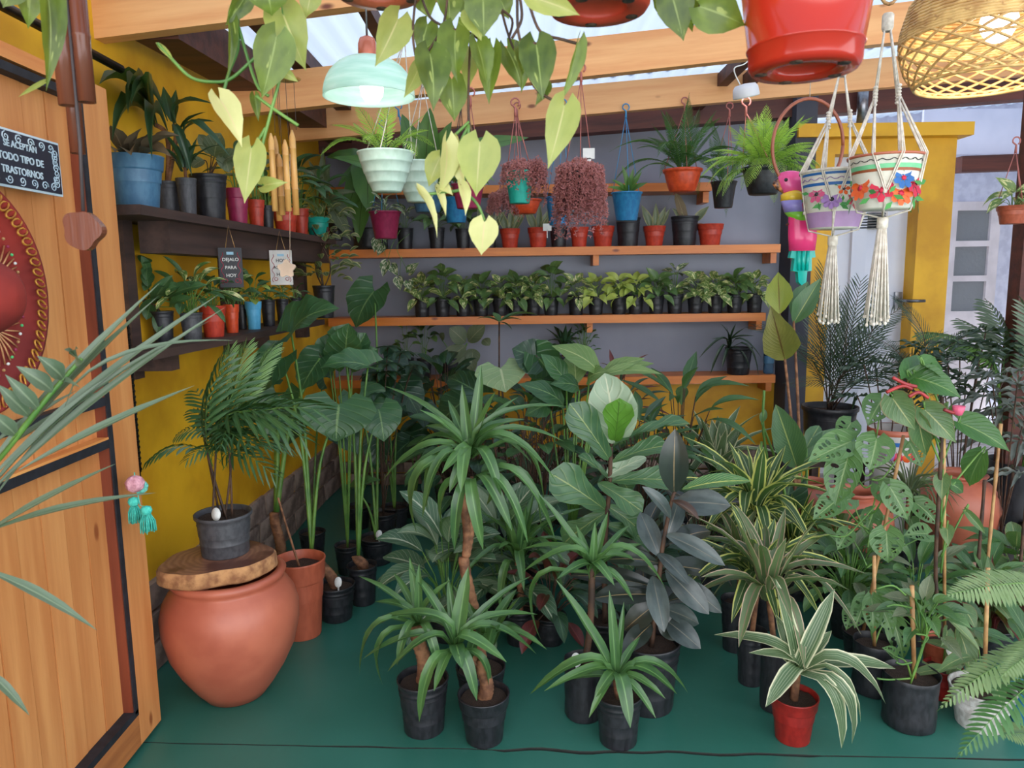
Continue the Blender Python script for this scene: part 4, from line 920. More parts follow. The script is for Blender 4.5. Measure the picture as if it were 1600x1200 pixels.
# ================================================================= LEFT CENTRE: elephant ears along the yellow wall
GA = 'tall leafy plants standing along the left wall'
root, s, r, h = floorpot('potted_plant', 'terracotta plastic pot behind the huge jar with thin dead stem', 474, 872, 1002, 78, 'rim', 'terra2', None)
stem(root, [s, s + V((-.03, 0, .12)), s + V((-.08, .02, .3))], .005, 'cane')
def alo(label, cx, yr, yb, wpx, leaves, mats='alocasia', kind='grow', tr=None, tg=None, cane_px=None, stemmat='greenstem', rr=.009, shape='shield'):
    root, s, r, h = floorpot('elephant_ear_plant', label, cx, yr, yb, wpx, kind, 'blackpot', None)
    c0 = s
    if cane_px: c0 = P(cane_px[0], cane_px[1], s.y); cane(root, s, c0, .024)
    for (b, t, w_, dY) in leaves:
        Y = s.y + dY; B = P(b[0], b[1], Y); T = P(t[0], t[1], Y - .06)
        me = leafmesh(shape, mats, R.choice((.06, .14)), .2, .12, 12)
        lf(root, me, B, T, W(w_, Y), (CAM - B).normalized() * .55 + V((0, 0, 1)) * .7)
        mid = c0.lerp(B, .5) + V(((c0.x - B.x) * .15, 0, .1 * (B - c0).length))
        stem(root, [c0, mid, B], [rr, rr * .45], stemmat, 'petiole')
    if tg: ptag(root, s + V((tg, -r * .4, -.01)))
    return root, s
alo('elephant ear with brown ringed cane leaning left, frontmost black pot of the wall row', 527, 912, 974, 58, [((455, 520), (530, 482), 92, .25), ((530, 632), (525, 690), 120, .1), ((440, 560), (395, 620), 70, .2)], cane_px=(487, 860), tg=.02)
alo('elephant ear in the small black pot right of the tagged front pot, green stems', 568, 882, 948, 46, [((575, 572), (500, 575), 50, .1), ((592, 640), (600, 690), 70, .1), ((540, 560), (545, 505), 66, .3)], tg=.0, cane_px=(560, 868))
alo('elephant ear in a black pot by the round white tag, bright small new leaf', 590, 838, 886, 52, [((555, 762), (596, 750), 22, .0), ((585, 455), (556, 512), 66, .9), ((560, 620), (590, 670), 80, .2)], tg=.02)
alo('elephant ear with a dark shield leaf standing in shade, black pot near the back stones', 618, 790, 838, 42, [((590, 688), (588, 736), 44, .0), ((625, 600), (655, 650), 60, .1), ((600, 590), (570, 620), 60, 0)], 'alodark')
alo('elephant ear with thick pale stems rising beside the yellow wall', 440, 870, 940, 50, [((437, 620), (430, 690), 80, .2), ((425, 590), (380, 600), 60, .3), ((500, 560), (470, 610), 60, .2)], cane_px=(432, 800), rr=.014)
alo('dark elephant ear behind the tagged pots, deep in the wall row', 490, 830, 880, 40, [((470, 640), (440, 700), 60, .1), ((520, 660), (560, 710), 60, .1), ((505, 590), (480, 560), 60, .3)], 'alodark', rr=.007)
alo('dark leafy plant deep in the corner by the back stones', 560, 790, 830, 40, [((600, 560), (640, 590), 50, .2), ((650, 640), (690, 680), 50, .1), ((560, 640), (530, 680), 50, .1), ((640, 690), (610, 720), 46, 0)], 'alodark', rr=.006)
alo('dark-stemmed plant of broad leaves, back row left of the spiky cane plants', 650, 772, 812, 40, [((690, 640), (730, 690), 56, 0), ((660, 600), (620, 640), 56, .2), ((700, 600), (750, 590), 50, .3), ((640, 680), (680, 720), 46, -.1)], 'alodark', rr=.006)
# tall green dark canes + mid filler foliage
root, s, r, h = floorpot('fan_leaf_philodendron', 'upright deep green fluted leaves in front of the grey wall corner', 545, 850, 900, 40, 'grow', 'blackpot')
for (b, t, w_) in (((520, 580), (515, 520), 34), ((530, 580), (545, 505), 40), ((545, 575), (572, 520), 34), ((550, 580), (590, 545), 30), ((515, 575), (492, 540), 30)):
    lf(root, leafmesh('obov', 'alocasia', .1, .5, .15), P(b[0], b[1], s.y), P(t[0], t[1], s.y - .02), W(w_ * 1.2, s.y), V((0, -1, .3))); stem(root, [s, P((b[0] + 545) / 2, 700, s.y), P(b[0], b[1], s.y)], [.006, .003], 'greenstem', 'petiole')
root, s, r, h = floorpot('schefflera', 'umbrella-leaved dark shrub in front of the back stones, left of centre', 600, 800, 850, 44, 'grow', 'blackpot')
for i in range(9):
    c = P(R.uniform(560, 650), R.uniform(520, 640), s.y + R.uniform(-.1, .3)); stem(root, [s, s.lerp(c, .6) + V((0, 0, .1)), c], .003, 'darkstem')
    for k in range(7):
        a = k * .9; d = V((math.cos(a), math.sin(a), -.35)).normalized(); lf(root, leafmesh('ellip', 'alodark', .12, .2), c, c + d * .11, .045)
# trifoliate grey-green plants standing on the fourth wall shelf and before it
def spx(name, label, cx, yr, yb, w_, zi, kind, mat, group=None, cat='plant', dy=0.0, **k):
    Y = 5.12 + dy; a = P(cx, yb, Y); r = W(w_, Y) / 2 / 1.02; h = W(yb - yr, Y)
    root = thing(name, label, cat, (a.x, Y, SHZ[zi]), group); s = pot(root, r, h, kind, mat, **k); return root, s, r, h
G4 = 'pots on the lowest wall shelf'
root, s, r, h = spx('potted_foliage', 'small black pot with a round white tag on the lowest wall shelf', 636, 560, 592, 25, 3, 'grow', 'blackpot', G4); ptag(root, s)
bush(root, s, 7, .05, .09, .06, ['pothosdark'], 'round', .24, .3)
root, s, r, h = spx('potted_foliage', 'small round-leaved black pot right of the tagged one on the lowest wall shelf', 664, 562, 593, 24, 3, 'grow', 'blackpot', G4)
bush(root, s, 10, .08, .10, .07, ['pothosdark', 'alodark'], 'round', .24, .5)
root, s, r, h = spx('arrowhead_plant', 'grey-green plant of large three-part leaves on the lowest wall shelf', 705, 560, 592, 36, 3, 'grow', 'blackpot', G4)
for (b, t, w_) in (((727, 535), (702, 512), 30), ((732, 534), (758, 508), 28), ((728, 540), (690, 572), 30), ((735, 545), (728, 592), 30), ((738, 545), (740, 570), 24), ((690, 530), (694, 520), 12), ((755, 530), (765, 540), 16)):
    lf(root, leafmesh('ellip', 'greyleaf', .08, .25), P(b[0], b[1], s.y), P(t[0], t[1], s.y - .05), W(w_, s.y), V((0, -1, .5)))
stem(root, [s, P(722, 552, s.y), P(730, 536, s.y)], .005); stem(root, [s, P(700, 545, s.y), P(690, 530, s.y)], .003)
root, s, r, h = spx('yucca', 'stiff dark spiky plant on the lowest wall shelf behind the broad leaves', 880, 560, 592, 30, 3, 'grow', 'blackpot', G4)
rosette(root, s + V((0, 0, .06)), 13, .18, .045, 'strapdark', 85, 0, 'lance'); stem(root, [s, s + V((0, 0, .1))], .008, 'cane')
root, s, r, h = spx('zigzag_plant', 'curly little green plant on the lowest wall shelf, right of the spiky one', 912, 562, 592, 26, 3, 'grow', 'blackpot', G4)
bush(root, s, 34, .10, .05, .02, ['bluegreen'], 'ellip', .22, .3)
root, s, r, h = spx('spider_plant', 'black pot of thin wiry dark straps standing alone on the lowest wall shelf', 1153, 548, 590, 42, 3, 'grow', 'blackpot', G4)
for (t, k) in (((1125, 505), 1), ((1135, 510), 0), ((1150, 505), 0), ((1165, 512), 1), ((1092, 560), 3), ((1110, 585), 3), ((1185, 590), 3), ((1190, 560), 3), ((1180, 525), 2), ((1128, 575), 2), ((1138, 520), 1), ((1172, 580), 2), ((1112, 530), 2)):
    B = P(1138, 545, s.y - .02); lf(root, STRAP('palmdark')[k], B, P(t[0], t[1], s.y - .1), .022, V((0, -.5, 1)))
stem(root, [s, P(1138, 545, s.y - .02)], .01)
# water bottle
a = P(1200, 589, 5.12); wb = thing('water_bottle', 'half-size clear blue plastic water bottle at the right end of the lowest wall shelf', 'bottle', (a.x, 5.12, SHZ[3]))
t = NT('blue_bottle_plastic'); t.col(S(120, 160, 190)); t.rough(.12); t.p.inputs['Transmission Weight'].default_value = .8; t.p.inputs['IOR'].default_value = 1.2
m = MB(); m.lathe([(0, 0), (.03, 0), (.035, .01), (.035, .06), (.032, .065), (.035, .07), (.035, .13), (.033, .15), (.022, .18), (.014, .195), (.014, .21)], (a.x, 5.12, SHZ[3]), 24); m.build('bottle_body', t.m, wb)
m = MB(); m.lathe([(0, .238), (.016, .236), (.017, .21), (.0, .21)], (a.x, 5.12, SHZ[3]), 20); m.build('cap', M['blue'], wb)
m = MB(); m.lathe([(.0356, .075), (.0356, .125)], (a.x, 5.12, SHZ[3]), 24); m.build('bottle_label', M['slate'], wb)

# ---- third shelf: small pothos pots
G3 = 'small pothos pots on the third wall shelf'
xs = [660, 692, 724, 752, 782, 806, 833, 861, 900, 931, 967, 993, 1025, 1054, 1086, 1117, 1147, 1178]
kinds = ['pothos', 'pothosdark', 'pothos', 'pothosdark', 'pothos', 'pothosdark', 'pothos', 'pothosdark', 'pothos', 'pothoslime', 'pothoslime', 'pothoslime', 'pothosdark', 'pothoswhite', 'pothos', 'pothos', 'pothosdark', 'pothos']
lab3 = ['leftmost small pothos pot on the third wall shelf, cream-mottled round leaves', 'second pothos pot from the left on the third wall shelf, one tall shoot', 'third pothos pot from the left on the third wall shelf', 'fourth pothos pot from the left on the third wall shelf',
 'fifth pothos pot from the left on the third wall shelf, white-splashed leaves', 'sixth pothos pot from the left on the third wall shelf', 'seventh pothos pot from the left on the third wall shelf, hanging green leaf', 'eighth pothos pot from the left, tallest dark green clump of the third wall shelf', 'ninth pothos pot from the left, just before the lime-leaved ones',
 'first of the three lime-leaved pothos pots on the third wall shelf', 'middle one of the three lime-leaved pothos pots', 'rightmost of the three lime-leaved pothos pots', 'pothos pot with plain green leaves between the lime and the white-marbled ones',
 'small pot of white-marbled leaves on the third wall shelf', 'pothos pot with very broad leaves right of the white-marbled one', 'pothos pot third from the right end of the third wall shelf', 'pothos pot second from the right end of the third wall shelf', 'rightmost pothos pot of the third wall shelf']
for x, kd, lb in zip(xs, kinds, lab3):
    root, s, r, h = spx('potted_pothos', lb, x, 463, 493, 26, 2, 'grow', 'blackpot', G3)
    big = kd in ('pothosdark',) or x in (660, 1086)
    bush(root, s, R.choice((11, 13, 15)), .085, .10 if big else .085, .07 if big else .055, [kd], 'heart', .12 if x not in (692, 861, 1054) else .19, .75, face=.8)
    if kd != 'pothoswhite': bush(root, s + V((0, -.08, -.04)), 4, .06, .1, .06, [kd], 'heart', .05, 1.2, face=.8, pet=False)
# ---- second shelf: red and black pots
G2 = 'pots on the second wall shelf'
row = [(580, 362, 394, 56, 'bag', 'blackpot', 'wide sagging black bag pot at the left end of the second wall shelf', 'none'),
 (634, 362, 394, 26, 'grow', 'blackpot', 'black pot under the raspberry hanging pot on the second wall shelf, trailing stems', 'trail'),
 (683, 362, 394, 26, 'grow', 'blackpot', 'black pot with a white tag on the second wall shelf, left of centre', 'leafy'),
 (724, 364, 394, 24, 'grow', 'blackpot', 'black pot with big arrow leaves on the second wall shelf', 'leafy'),
 (765, 363, 393, 24, 'grow', 'blackpot', 'black pot left of the first red pot on the second wall shelf', 'snake'),
 (797, 363, 392, 32, 'rim', 'redpot', 'first red pot from the left on the second wall shelf, hidden by trailing leaves', 'snake'),
 (841, 363, 393, 33, 'rim', 'redpot', 'second red pot from the left with narrow grey snake leaves', 'snake'),
 (873, 363, 393, 28, 'grow', 'blackpot', 'black pot between two red pots, below the blue hanging pot', 'none'),
 (905, 363, 393, 30, 'rim', 'redpot', 'third red pot from the left, under the purple trailing plant', 'none'),
 (942, 361, 392, 36, 'rim', 'redpot', 'fourth red pot from the left, right of the purple trailing strands', 'small'),
 (981, 348, 391, 38, 'grow', 'blackpot', 'tall black pot under the bright blue hanging pot', 'small'),
 (1022, 360, 390, 35, 'rim', 'redpot', 'fifth red pot from the left with three spread snake leaves', 'snake'),
 (1069, 345, 389, 42, 'grow', 'blackpot', 'large black ribbed pot with a dried tan leaf on the second wall shelf', 'dry'),
 (1109, 356, 388, 41, 'rim', 'redpot', 'rightmost red pot of the second wall shelf with one pale leaf', 'one')]
for (x, yr, yb, w_, kind, mat, lb, typ) in row:
    root, s, r, h = spx('potted_succulent' if typ in ('snake', 'small', 'one') else 'potted_plant', lb, x, yr, yb, w_, 1, kind, mat, G2)
    Y = s.y
    if typ == 'snake':
        for (dx, dy, w2) in ((-22, -42, 13), (20, -40, 11), (28, -36, 9), (3, -46, 10)): lf(root, leafmesh('lance', 'snake', .05, .5), s + V((dx * .0008, 0, -.01)), P(x + dx * .9, yr + dy * .95, Y - .02), W(w2, Y), V((0, -1, .3)))
    if typ == 'small':
        for (dx, dy, w2) in ((-12, -8, 8), (10, -12, 8)): lf(root, leafmesh('lance', 'succulent', .1, .4), s, P(x + dx, yr + dy, Y - .04), W(w2, Y), V((0, -1, .6)))
    if typ == 'one': lf(root, leafmesh('lance', 'snake', .1, .4), s + V((-.12, 0, .02)), P(1108, 322, Y - .02), W(13, Y), V((0, -1, .6))); stem(root, [s, s + V((-.06, 0, .02)), s + V((-.13, 0, .02))], .004, 'cane')
    if typ == 'dry':
        lf(root, leafmesh('strap', 'kalan', .03, .2, .1), s, P(1055, 300, Y), W(16, Y), V((.2, -1, .1))); lf(root, leafmesh('lance', 'snake', .03, .4), s, P(1050, 325, Y), W(10, Y), V((0, -1, .1)))
    if typ == 'leafy': bush(root, s, 9, .09, .12, .08, ['pothosdark'], 'heart', .13, .8, face=.8)
    if typ == 'trail':
        bush(root, s, 8, .08, .1, .05, ['pothoswhite'], 'heart', .14, .6)
        for k, (pts, lv) in enumerate((([(625, 360), (612, 385), (606, 410), (612, 425)], [((604, 410), (598, 434)), ((612, 415), (622, 432))]), ([(640, 365), (620, 385), (630, 410), (640, 428)], [((640, 425), (655, 410)), ((622, 435), (626, 455))]), ([(590, 330), (598, 370), (602, 400)], [((590, 375), (585, 395)), ((598, 385), (590, 400)), ((596, 360), (604, 380))]), ([(628, 400), (625, 430), (636, 448)], [((638, 440), (642, 455))]))):
            stem(root, [P(a, b, 4.98) for a, b in pts], .0018)
            for (b, t) in lv: lf(root, leafmesh('heart', 'pothoswhite', .1, .3), P(b[0], b[1], 4.98), P(t[0], t[1], 4.95), W(16, 5), V((0, -1, .3)))
ptag(*(lambda o: (o, wl(o) + V((0, -.03, .15))))([o for o in COL.objects if o.get('label', '').startswith('black pot with a white tag on')][0]))
# white label by black pot
m = MB(); a = P(855, 355, 5.0); m.box(a, (W(13, 5), .003, W(11, 5))); m.box(a - V((0, 0, .04)), (.006, .003, .06)); tag(m.build('plant_marker', M['tag'], None), 'small white square marker in the black pot between red pots, second wall shelf', 'marker')
# ================================================================= HANGING THINGS
HG = 'plastic pots hung from the roof beams'
hooky = lambda Y: 2.42
root, s, r, h = hpot('hanging_fern', 'mint banded ceramic bowl with a small fern hung on white cords behind the glass lamp', 605, 240, 300, 86, 2.62, (632, 45), 'ribs', 'mint', 'string_white')
fern(root, s + V((0, 0, .01)), 13, .20, 'ffine', 'fernlight', pairs=18, ll=.22, lw=.03, w=.22, e0=60, e1=-10, droop=.1)
root, s, r, h = hpot('hanging_plant', 'second mint banded bowl hung further back, right of the first', 655, 256, 316, 72, 3.555, (660, 120), 'ribs', 'mint', 'string_white')
# bird's nest fern leaves
nest = [((585, 300), (565, 250), 22, 0), ((580, 300), (510, 246), 22, .1), ((590, 290), (540, 340), 26, -.1), ((575, 310), (528, 292), 14, 0), ((590, 310), (575, 330), 38, -.2), ((585, 300), (560, 380), 26, 0)]
root2 = thing('birds_nest_fern', 'large wavy bright green nest fern standing on the topmost wall shelf behind the mint bowls', 'plant', (P(585, 290, 5.1).x, 5.12, SHZ[0])); s2 = pot(root2, .09, .14, 'grow', 'blackpot')
for (b, t, w_, dY) in nest: lf(root2, leafmesh('strap', 'nest', .2, .3, .22, 14), s2, P(t[0], t[1], 4.8 + dY), W(w_ * 1.4, 4.8), V((0, -.9, .6)))
root3 = thing('birds_nest_fern', 'tall upright wavy-leaved nest fern rising right of the white cords of the mint bowls', 'hanging plant', (P(668, 300, 4.5).x, 4.5, P(668, 332, 4.5).z), HG); s3 = pot(root3, W(27, 4.5), W(32, 4.5), 'bucket', 'slate')
for (t, w_, dY) in (((628, 178), 28, -.1), ((672, 168), 34, -.2), ((706, 190), 24, -.2), ((826, 215), 26, -.15), ((655, 190), 24, -.1), ((520, 245), 20, -.1), ((735, 225), 20, .1), ((640, 210), 22, -.2), ((600, 240), 20, .1)): lf(root3, leafmesh('strap', 'nest', .14 if t[0] < 760 else .3, .3, .22, 14), s3, P(t[0], t[1], 4.5 + dY), W(w_ * 1.25, 4.5), V((0, -1, .5)))
hanger(root3, W(27, 4.5), s3.z, P(597, 198, 4.5) + V((.1, 0, .1)), 'string_blue')
root, s, r, h = hpot('hanging_plant', 'raspberry pink hanging pot on light blue cords below the mint bowls', 603, 331, 373, 50, 4.555, (598, 198), 'bucket', 'magenta', 'string_blue', HG)
bush(root, s, 12, .06, .09, .03, ['pothoswhite'], 'ellip', .07, .7)
root, s, r, h = hpot('hanging_plant', 'blue hanging pot behind the cream hanging leaves', 713, 309, 348, 44, 4.555, (720, 160), 'bucket', 'blue', 'string_dark', HG)
bush(root, s, 12, .07, .1, .04, ['bluegreen'], 'ellip', .1, .7)
root, s, r, h = hpot('hanging_plant', 'raspberry pink hanging pot half hidden behind the cream leaves at centre', 732, 288, 326, 52, 3.555, (735, 150), 'bucket', 'magenta', 'string_pink', HG)
bush(root, s, 12, .06, .1, .05, ['pothosdark'], 'heart', .08, .8)
SED = None
def sedum(root, c, R1, n, drop, mat='sedum'):   # trailing strands of tiny leaves: too small to pick apart
    mb = MB()
    for i in range(n):
        a = R.uniform(0, 6.283); rr = R1 * math.sqrt(R.random()); k = rr / R1; dl = drop * R.uniform(.25, 1) * (k ** 1.5) if R.random() < .8 else 0
        p = c + V((rr * math.cos(a) * .85, rr * math.sin(a) * .85, .03 + .05 * (1 - k))); q = c + V((R1 * 1.05 * math.cos(a) * k, R1 * 1.05 * math.sin(a) * k, -dl))
        m_ = max(2, int((p - q).length / .016))
        for j in range(m_):
            x = p.lerp(q, j / m_) + V([R.uniform(-.008, .008) for _ in range(3)])
            for g in range(5):
                d = V([R.gauss(0, 1) for _ in range(3)]).normalized(); o = d.orthogonal().normalized() * .0034
                mb.add([x, x + d * .006 + o, x + d * .013, x + d * .006 - o], [(0, 1, 2, 3)], False)
    for i in range(len(mb.v)): mb.uv[i] = (.3, .5)
    mb.build('foliage', LM[mat], root)['kind'] = 'stuff'
root, s, r, h = hpot('hanging_sedum', 'teal hanging pot topped with purple-brown creeping sedum', 812, 268, 318, 46, 3.555, (805, 166), 'bucket', 'teal', 'string_pink', HG)
sedum(root, s, .10, 170, .10); sedum(root, s + V((.08, -.02, 0)), .055, 90, .16)
ec = thing('hanging_sedum', 'orange terracotta hanging pot just below and behind the teal one', 'hanging plant', (P(820, 334, 4.52).x, 4.52, P(820, 334, 4.52).z), HG)
s = pot(ec, W(27, 4.3), W(22, 4.3), 'squat', 'orange'); sedum(ec, s + V((-.12, 0, .0)), .11, 220, .12, 'sedum'); hanger(ec, W(26, 4.3), s.z, P(808, 170, 4.555), 'string_pink')
root, s, r, h = hpot('hanging_sedum', 'big cascade of purple sedum over a dark hanging pot, white marker on top', 905, 270, 315, 52, 3.555, (908, 112), 'bucket', 'blackpot', 'string_pink', HG)
sedum(root, s, .13, 430, .26); sedum(root, s + V((0, -.02, -.1)), .115, 240, .22)
m = MB(); a = P(920, 240, s.y); m.box(a, (W(18, 3.5), .003, W(16, 3.5))); m.box(a - V((0, 0, .06)), (W(7, 3.5), .003, .08)); m.build('plant_marker', M['tag'], root)
root, s, r, h = hpot('hanging_plant', 'blue hanging pot half hidden behind the purple sedum cascade', 872, 308, 352, 40, 4.555, (880, 165), 'bucket', 'blue', 'string_blue', HG)
root, s, r, h = hpot('hanging_cactus', 'bright blue hanging pot on blue cords with curling flat succulent stems', 979, 301, 345, 48, 4.555, (978, 172), 'bucket', 'blue', 'string_blue', HG)
for t, w_ in (((972, 258), 9), ((955, 280), 8), ((1003, 268), 10), ((1012, 285), 9), ((990, 262), 8), ((984, 275), 8), ((948, 292), 7)): lf(root, leafmesh('strap', 'nest', .2, .4, .3), s, P(t[0], t[1], 4.45), W(w_, 4.5), V((0, -1, .4)))
root, s, r, h = hpot('hanging_fern', 'orange hanging pot with a full sword fern on a red hook', 1066, 265, 300, 60, 4.555, (1070, 162), 'squat', 'orange', 'string_pink', HG)
fern(root, s, 26, .42, 'fsword', 'fern', pairs=30, ll=.15, lw=.02, e0=82, e1=-25, droop=.15)
root, s, r, h = hpot('hanging_fern', 'small black hanging pot with a dark fern between the orange pot and the bright fern', 1130, 284, 325, 40, 4.555, (1140, 170), 'bucket', 'blackpot', 'string_pink', HG)
fern(root, s, 16, .36, 'fsword', 'fern', pairs=30, ll=.15, lw=.02, e0=82, e1=-35, droop=.15)
root, s, r, h = hpot('hanging_fern', 'wide black hanging bowl of bright yellow-green lacy fern', 1192, 262, 304, 66, 3.555, (1166, 165), 'squat', 'blackpot', 'string_pink', HG)
fern(root, s, 80, .27, 'flace', 'fernlight', pairs=22, ll=.20, lw=.022, w=.26, e0=88, e1=-35, droop=.3)
root, s, r, h = hpot('hanging_plant', 'small brown-red hanging pot with mottled drooping leaves at the far right edge', 1581, 322, 350, 46, 4.0, (1588, 225), 'rim', 'terra2', 'string_pink')
bush(root, s, 10, .08, .11, .06, ['pothos'], 'heart', .09, 1.0, face=.7)

# ---- macrame hangers with painted pots
def macrame(label, plabel, cx, zt_px, rim_y, bot_y, wpx, Y, knot_y, tail_y, top, palette, col2):
    A = P(cx, bot_y, Y); B = P(cx, rim_y, Y); r = W(wpx, Y) / 2; h = B.z - A.z; c = V((A.x, Y, A.z))
    root = thing('painted_pot', plabel, 'hanging pot', c)
    t = NT('painted_white'); t.col(t.mix(t.step(t.noise(t.obco(), 30, 2), .4, .7), S(236, 232, 218), S(224, 220, 206))); t.rough(.3)
    prof = [(0, 0), (.66, 0), (.70, .03), (.97, .93), (1.0, .95)]
    m = MB(); m.lathe([(a * r, b * h) for a, b in prof] + [(r * 1.0, h * .98)], c, 40); bd_ = m.build('pot_body', t.m, root)
    m = MB(); m.lathe([(r * .98, h * .955), (r * 1.05, h * .96), (r * 1.06, h * 1.0), (r * .97, h * 1.01), (r * .9, h * .7), (0, h * .68)], c, 40); m.build('rim', M[palette['rim']] if palette['rim'] in M else palette['rim'], root)
    rad = lambda f: r * (.70 + .27 * (f - .03) / .9) + .0015
    for (f0, f1, mat) in palette['bands']:
        m = MB(); m.lathe([(rad(f0), h * f0), (rad(f1), h * f1)], c, 40); m.build('painted_band', mat, root)
    def onpot(a, f, d=.001): rr = rad(f) + d; return c + V((rr * math.sin(a), -rr * math.cos(a), h * f))
    for i in range(20):        # scroll line
        a0_ = -math.pi + 2 * math.pi * i / 20; m = MB()
        m.tube([onpot(a0_ + .12 * k / 10 * 2.6 + (.05 * math.sin(k) if k > 6 else 0), palette['sc'] + .025 * math.sin(k * .7) * (1 - k / 14), .001) for k in range(12)], .0012, 4); m.build('painted_scroll', palette['scm'], root)
    for (a, f, sz, petals, mat) in palette['flowers']:
        sz *= 1.22
        m = MB(); o = onpot(a, f, .0015)
        nrm = V((math.sin(a), -math.cos(a), .2)).normalized(); ux = V((math.cos(a), math.sin(a), 0)); uy = nrm.cross(ux) * -1
        for k in range(petals):
            an = 2 * math.pi * k / petals + a; d = ux * math.cos(an) + uy * math.sin(an); q = ux * -math.sin(an) + uy * math.cos(an)
            m.add([o + d * sz * .15, o + d * sz * .6 + q * sz * .33, o + d * sz + q * sz * .16, o + d * sz - q * sz * .16, o + d * sz * .6 - q * sz * .33], [(0, 1, 2, 3, 4)], False)
        for v_ in m.v: v_ += nrm * .001
        m.build('painted_flower', mat, root)
        m = MB(); m.lathe([(0, .003), (sz * .22, .002), (sz * .22, 0)], (0, 0, 0), 10); me = m.mesh('painted_centre', palette['ctr'])
        Mx = Matrix.Identity(4)
        for i in range(3): Mx[i][0] = ux[i]; Mx[i][1] = uy[i]; Mx[i][2] = nrm[i]; Mx[i][3] = (o + nrm * .001)[i]
        put(me, 'painted_centre', root, Mx)
        for k in (0, 1, 2):
            an = a * 3 + k * 2.1; d = ux * math.cos(an) + uy * math.sin(an); q = ux * -math.sin(an) + uy * math.cos(an); o2 = o + d * sz
            m = MB(); m.add([o2, o2 + d * sz * .5 + q * sz * .22, o2 + d * sz, o2 + d * sz * .5 - q * sz * .22], [(0, 1, 2, 3)], False); m.build('painted_leaf', palette['leaf'], root)
    hangr = thing('macrame_hanger', label, 'macrame', P(cx, tail_y, Y))
    cord = M['string_white']; T = P(top[0], top[1], Y); K = c + V((0, 0, -.025))
    m = MB(); m.lathe([(.012, 0), (.016, .01), (.016, .045), (.012, .05)], T - V((0, 0, .02)), 12); m.build('wrap_knot', cord, hangr)
    m = MB()

    m.tube([T + V((.024 * math.sin(2 * math.pi * k / 12), 0, .055 + .03 - .03 * math.cos(2 * math.pi * k / 12))) for k in range(13)], .005, 6); m.build('ring', M['bamboo'], hangr)
    for i in range(4):
        a = .35 + i * math.pi / 2; hz = P(0, knot_y, Y).z; dirv = V((math.sin(a), -math.cos(a), 0))
        kp = V((T.x, T.y, hz)) + dirv * r * .42 + V(((c.x - T.x) * .5, 0, 0))
        for s_ in (-1, 1):
            m = MB(); m.tube([T + dirv * .008, kp + V((s_ * .003, 0, 0)), ], .0028, 5); m.build('cord', cord, hangr)
            a2 = a + s_ * .42; p1 = c + V((math.sin(a2) * r * 1.05, -math.cos(a2) * r * 1.05, h)); a3 = a + s_ * .785; p2 = c + V((math.sin(a3) * (rad(.3) + .004), -math.cos(a3) * (rad(.3) + .004), h * .3))
            p3 = c + V((math.sin(a) * r * .66, -math.cos(a) * r * .66, -.004))
            for w_ in (0, .006): m = MB(); m.tube([kp, p1 + V((w_, 0, 0)), p2 + V((w_, 0, 0)), c + V((math.sin(a3) * r * .70, -math.cos(a3) * r * .70, -.004)), K], .0026, 5); m.build('cord', cord, hangr)
            m = MB(); m.lathe([(0, -.006), (.006, -.004), (.006, .004), (0, .006)], p2, 8); m.build('knot', cord, hangr)
        m = MB(); zz = hz - .02
        for k in range(5): m.lathe([(.005, 0), (.008, .004), (.005, .008)], kp + V((0, 0, -.02 + k * .009)), 8)
        m.build('knot', cord, hangr)
    m = MB(); m.lathe([(.013, -.03), (.016, -.025), (.016, 0), (.012, .004)], K, 12); m.build('wrap_knot', cord, hangr)
    E = P(cx, tail_y, Y).z
    for k in range(26):
        a = k * 2.4; rr = .036 * math.sqrt((k + .5) / 26); m = MB(); l = R.uniform(.9, 1.02)
        zt2 = K.z - .02; ze = zt2 + (E - zt2) * l
        pts = [V((K.x + math.cos(a) * .010, K.y + math.sin(a) * .010, zt2)), V((K.x + math.cos(a) * (.012 + rr * .35), K.y + math.sin(a) * (.012 + rr * .35), (zt2 + ze) / 2)), V((K.x + math.cos(a) * (rr * .9 + .006), K.y + math.sin(a) * (rr * .9 + .006), ze))]
        m.tube(pts, .0027, 5); m.lathe([(.003, 0), (.0055, .004), (.003, .010)], pts[2], 6); m.build('fringe', cord, hangr)
    return root
pw = simple('paint_violet', S(160, 120, 180)); pb = simple('paint_blue', S(30, 100, 170)); pr = simple('paint_red', S(206, 32, 66)); po = simple('paint_orange', S(240, 100, 36)); pg = simple('paint_green', S(60, 140, 60)); pm = simple('paint_mint', S(120, 206, 150)); pbr = simple('paint_brown', S(160, 86, 50)); pk = simple('paint_dark', S(50, 44, 48)); ply = simple('paint_lilac', S(176, 140, 182)); pnk = simple('paint_pink', S(206, 80, 120))
macrame('cream macrame hanger with long fringe holding the violet-bottomed painted pot', 'round painted pot with blue rim bands, violet base and small flowers, left of the two', 1302, 0, 268, 358, 100, 2.5, 205, 505, (1316, 110),
    dict(rim='string_white', bands=[(.90, .955, pb), (.72, .77, pb), (.02, .28, ply)], sc=.83, scm=pw, leaf=pg, ctr=pk, flowers=[(-.5, .48, .026, 9, pw), (.25, .46, .024, 5, pr), (-.15, .64, .016, 5, po), (.75, .55, .024, 8, pw), (-1.0, .58, .024, 6, pnk), (1.3, .45, .024, 5, pr), (2.2, .5, .024, 8, pw), (-2.1, .5, .024, 5, pr)]), None)
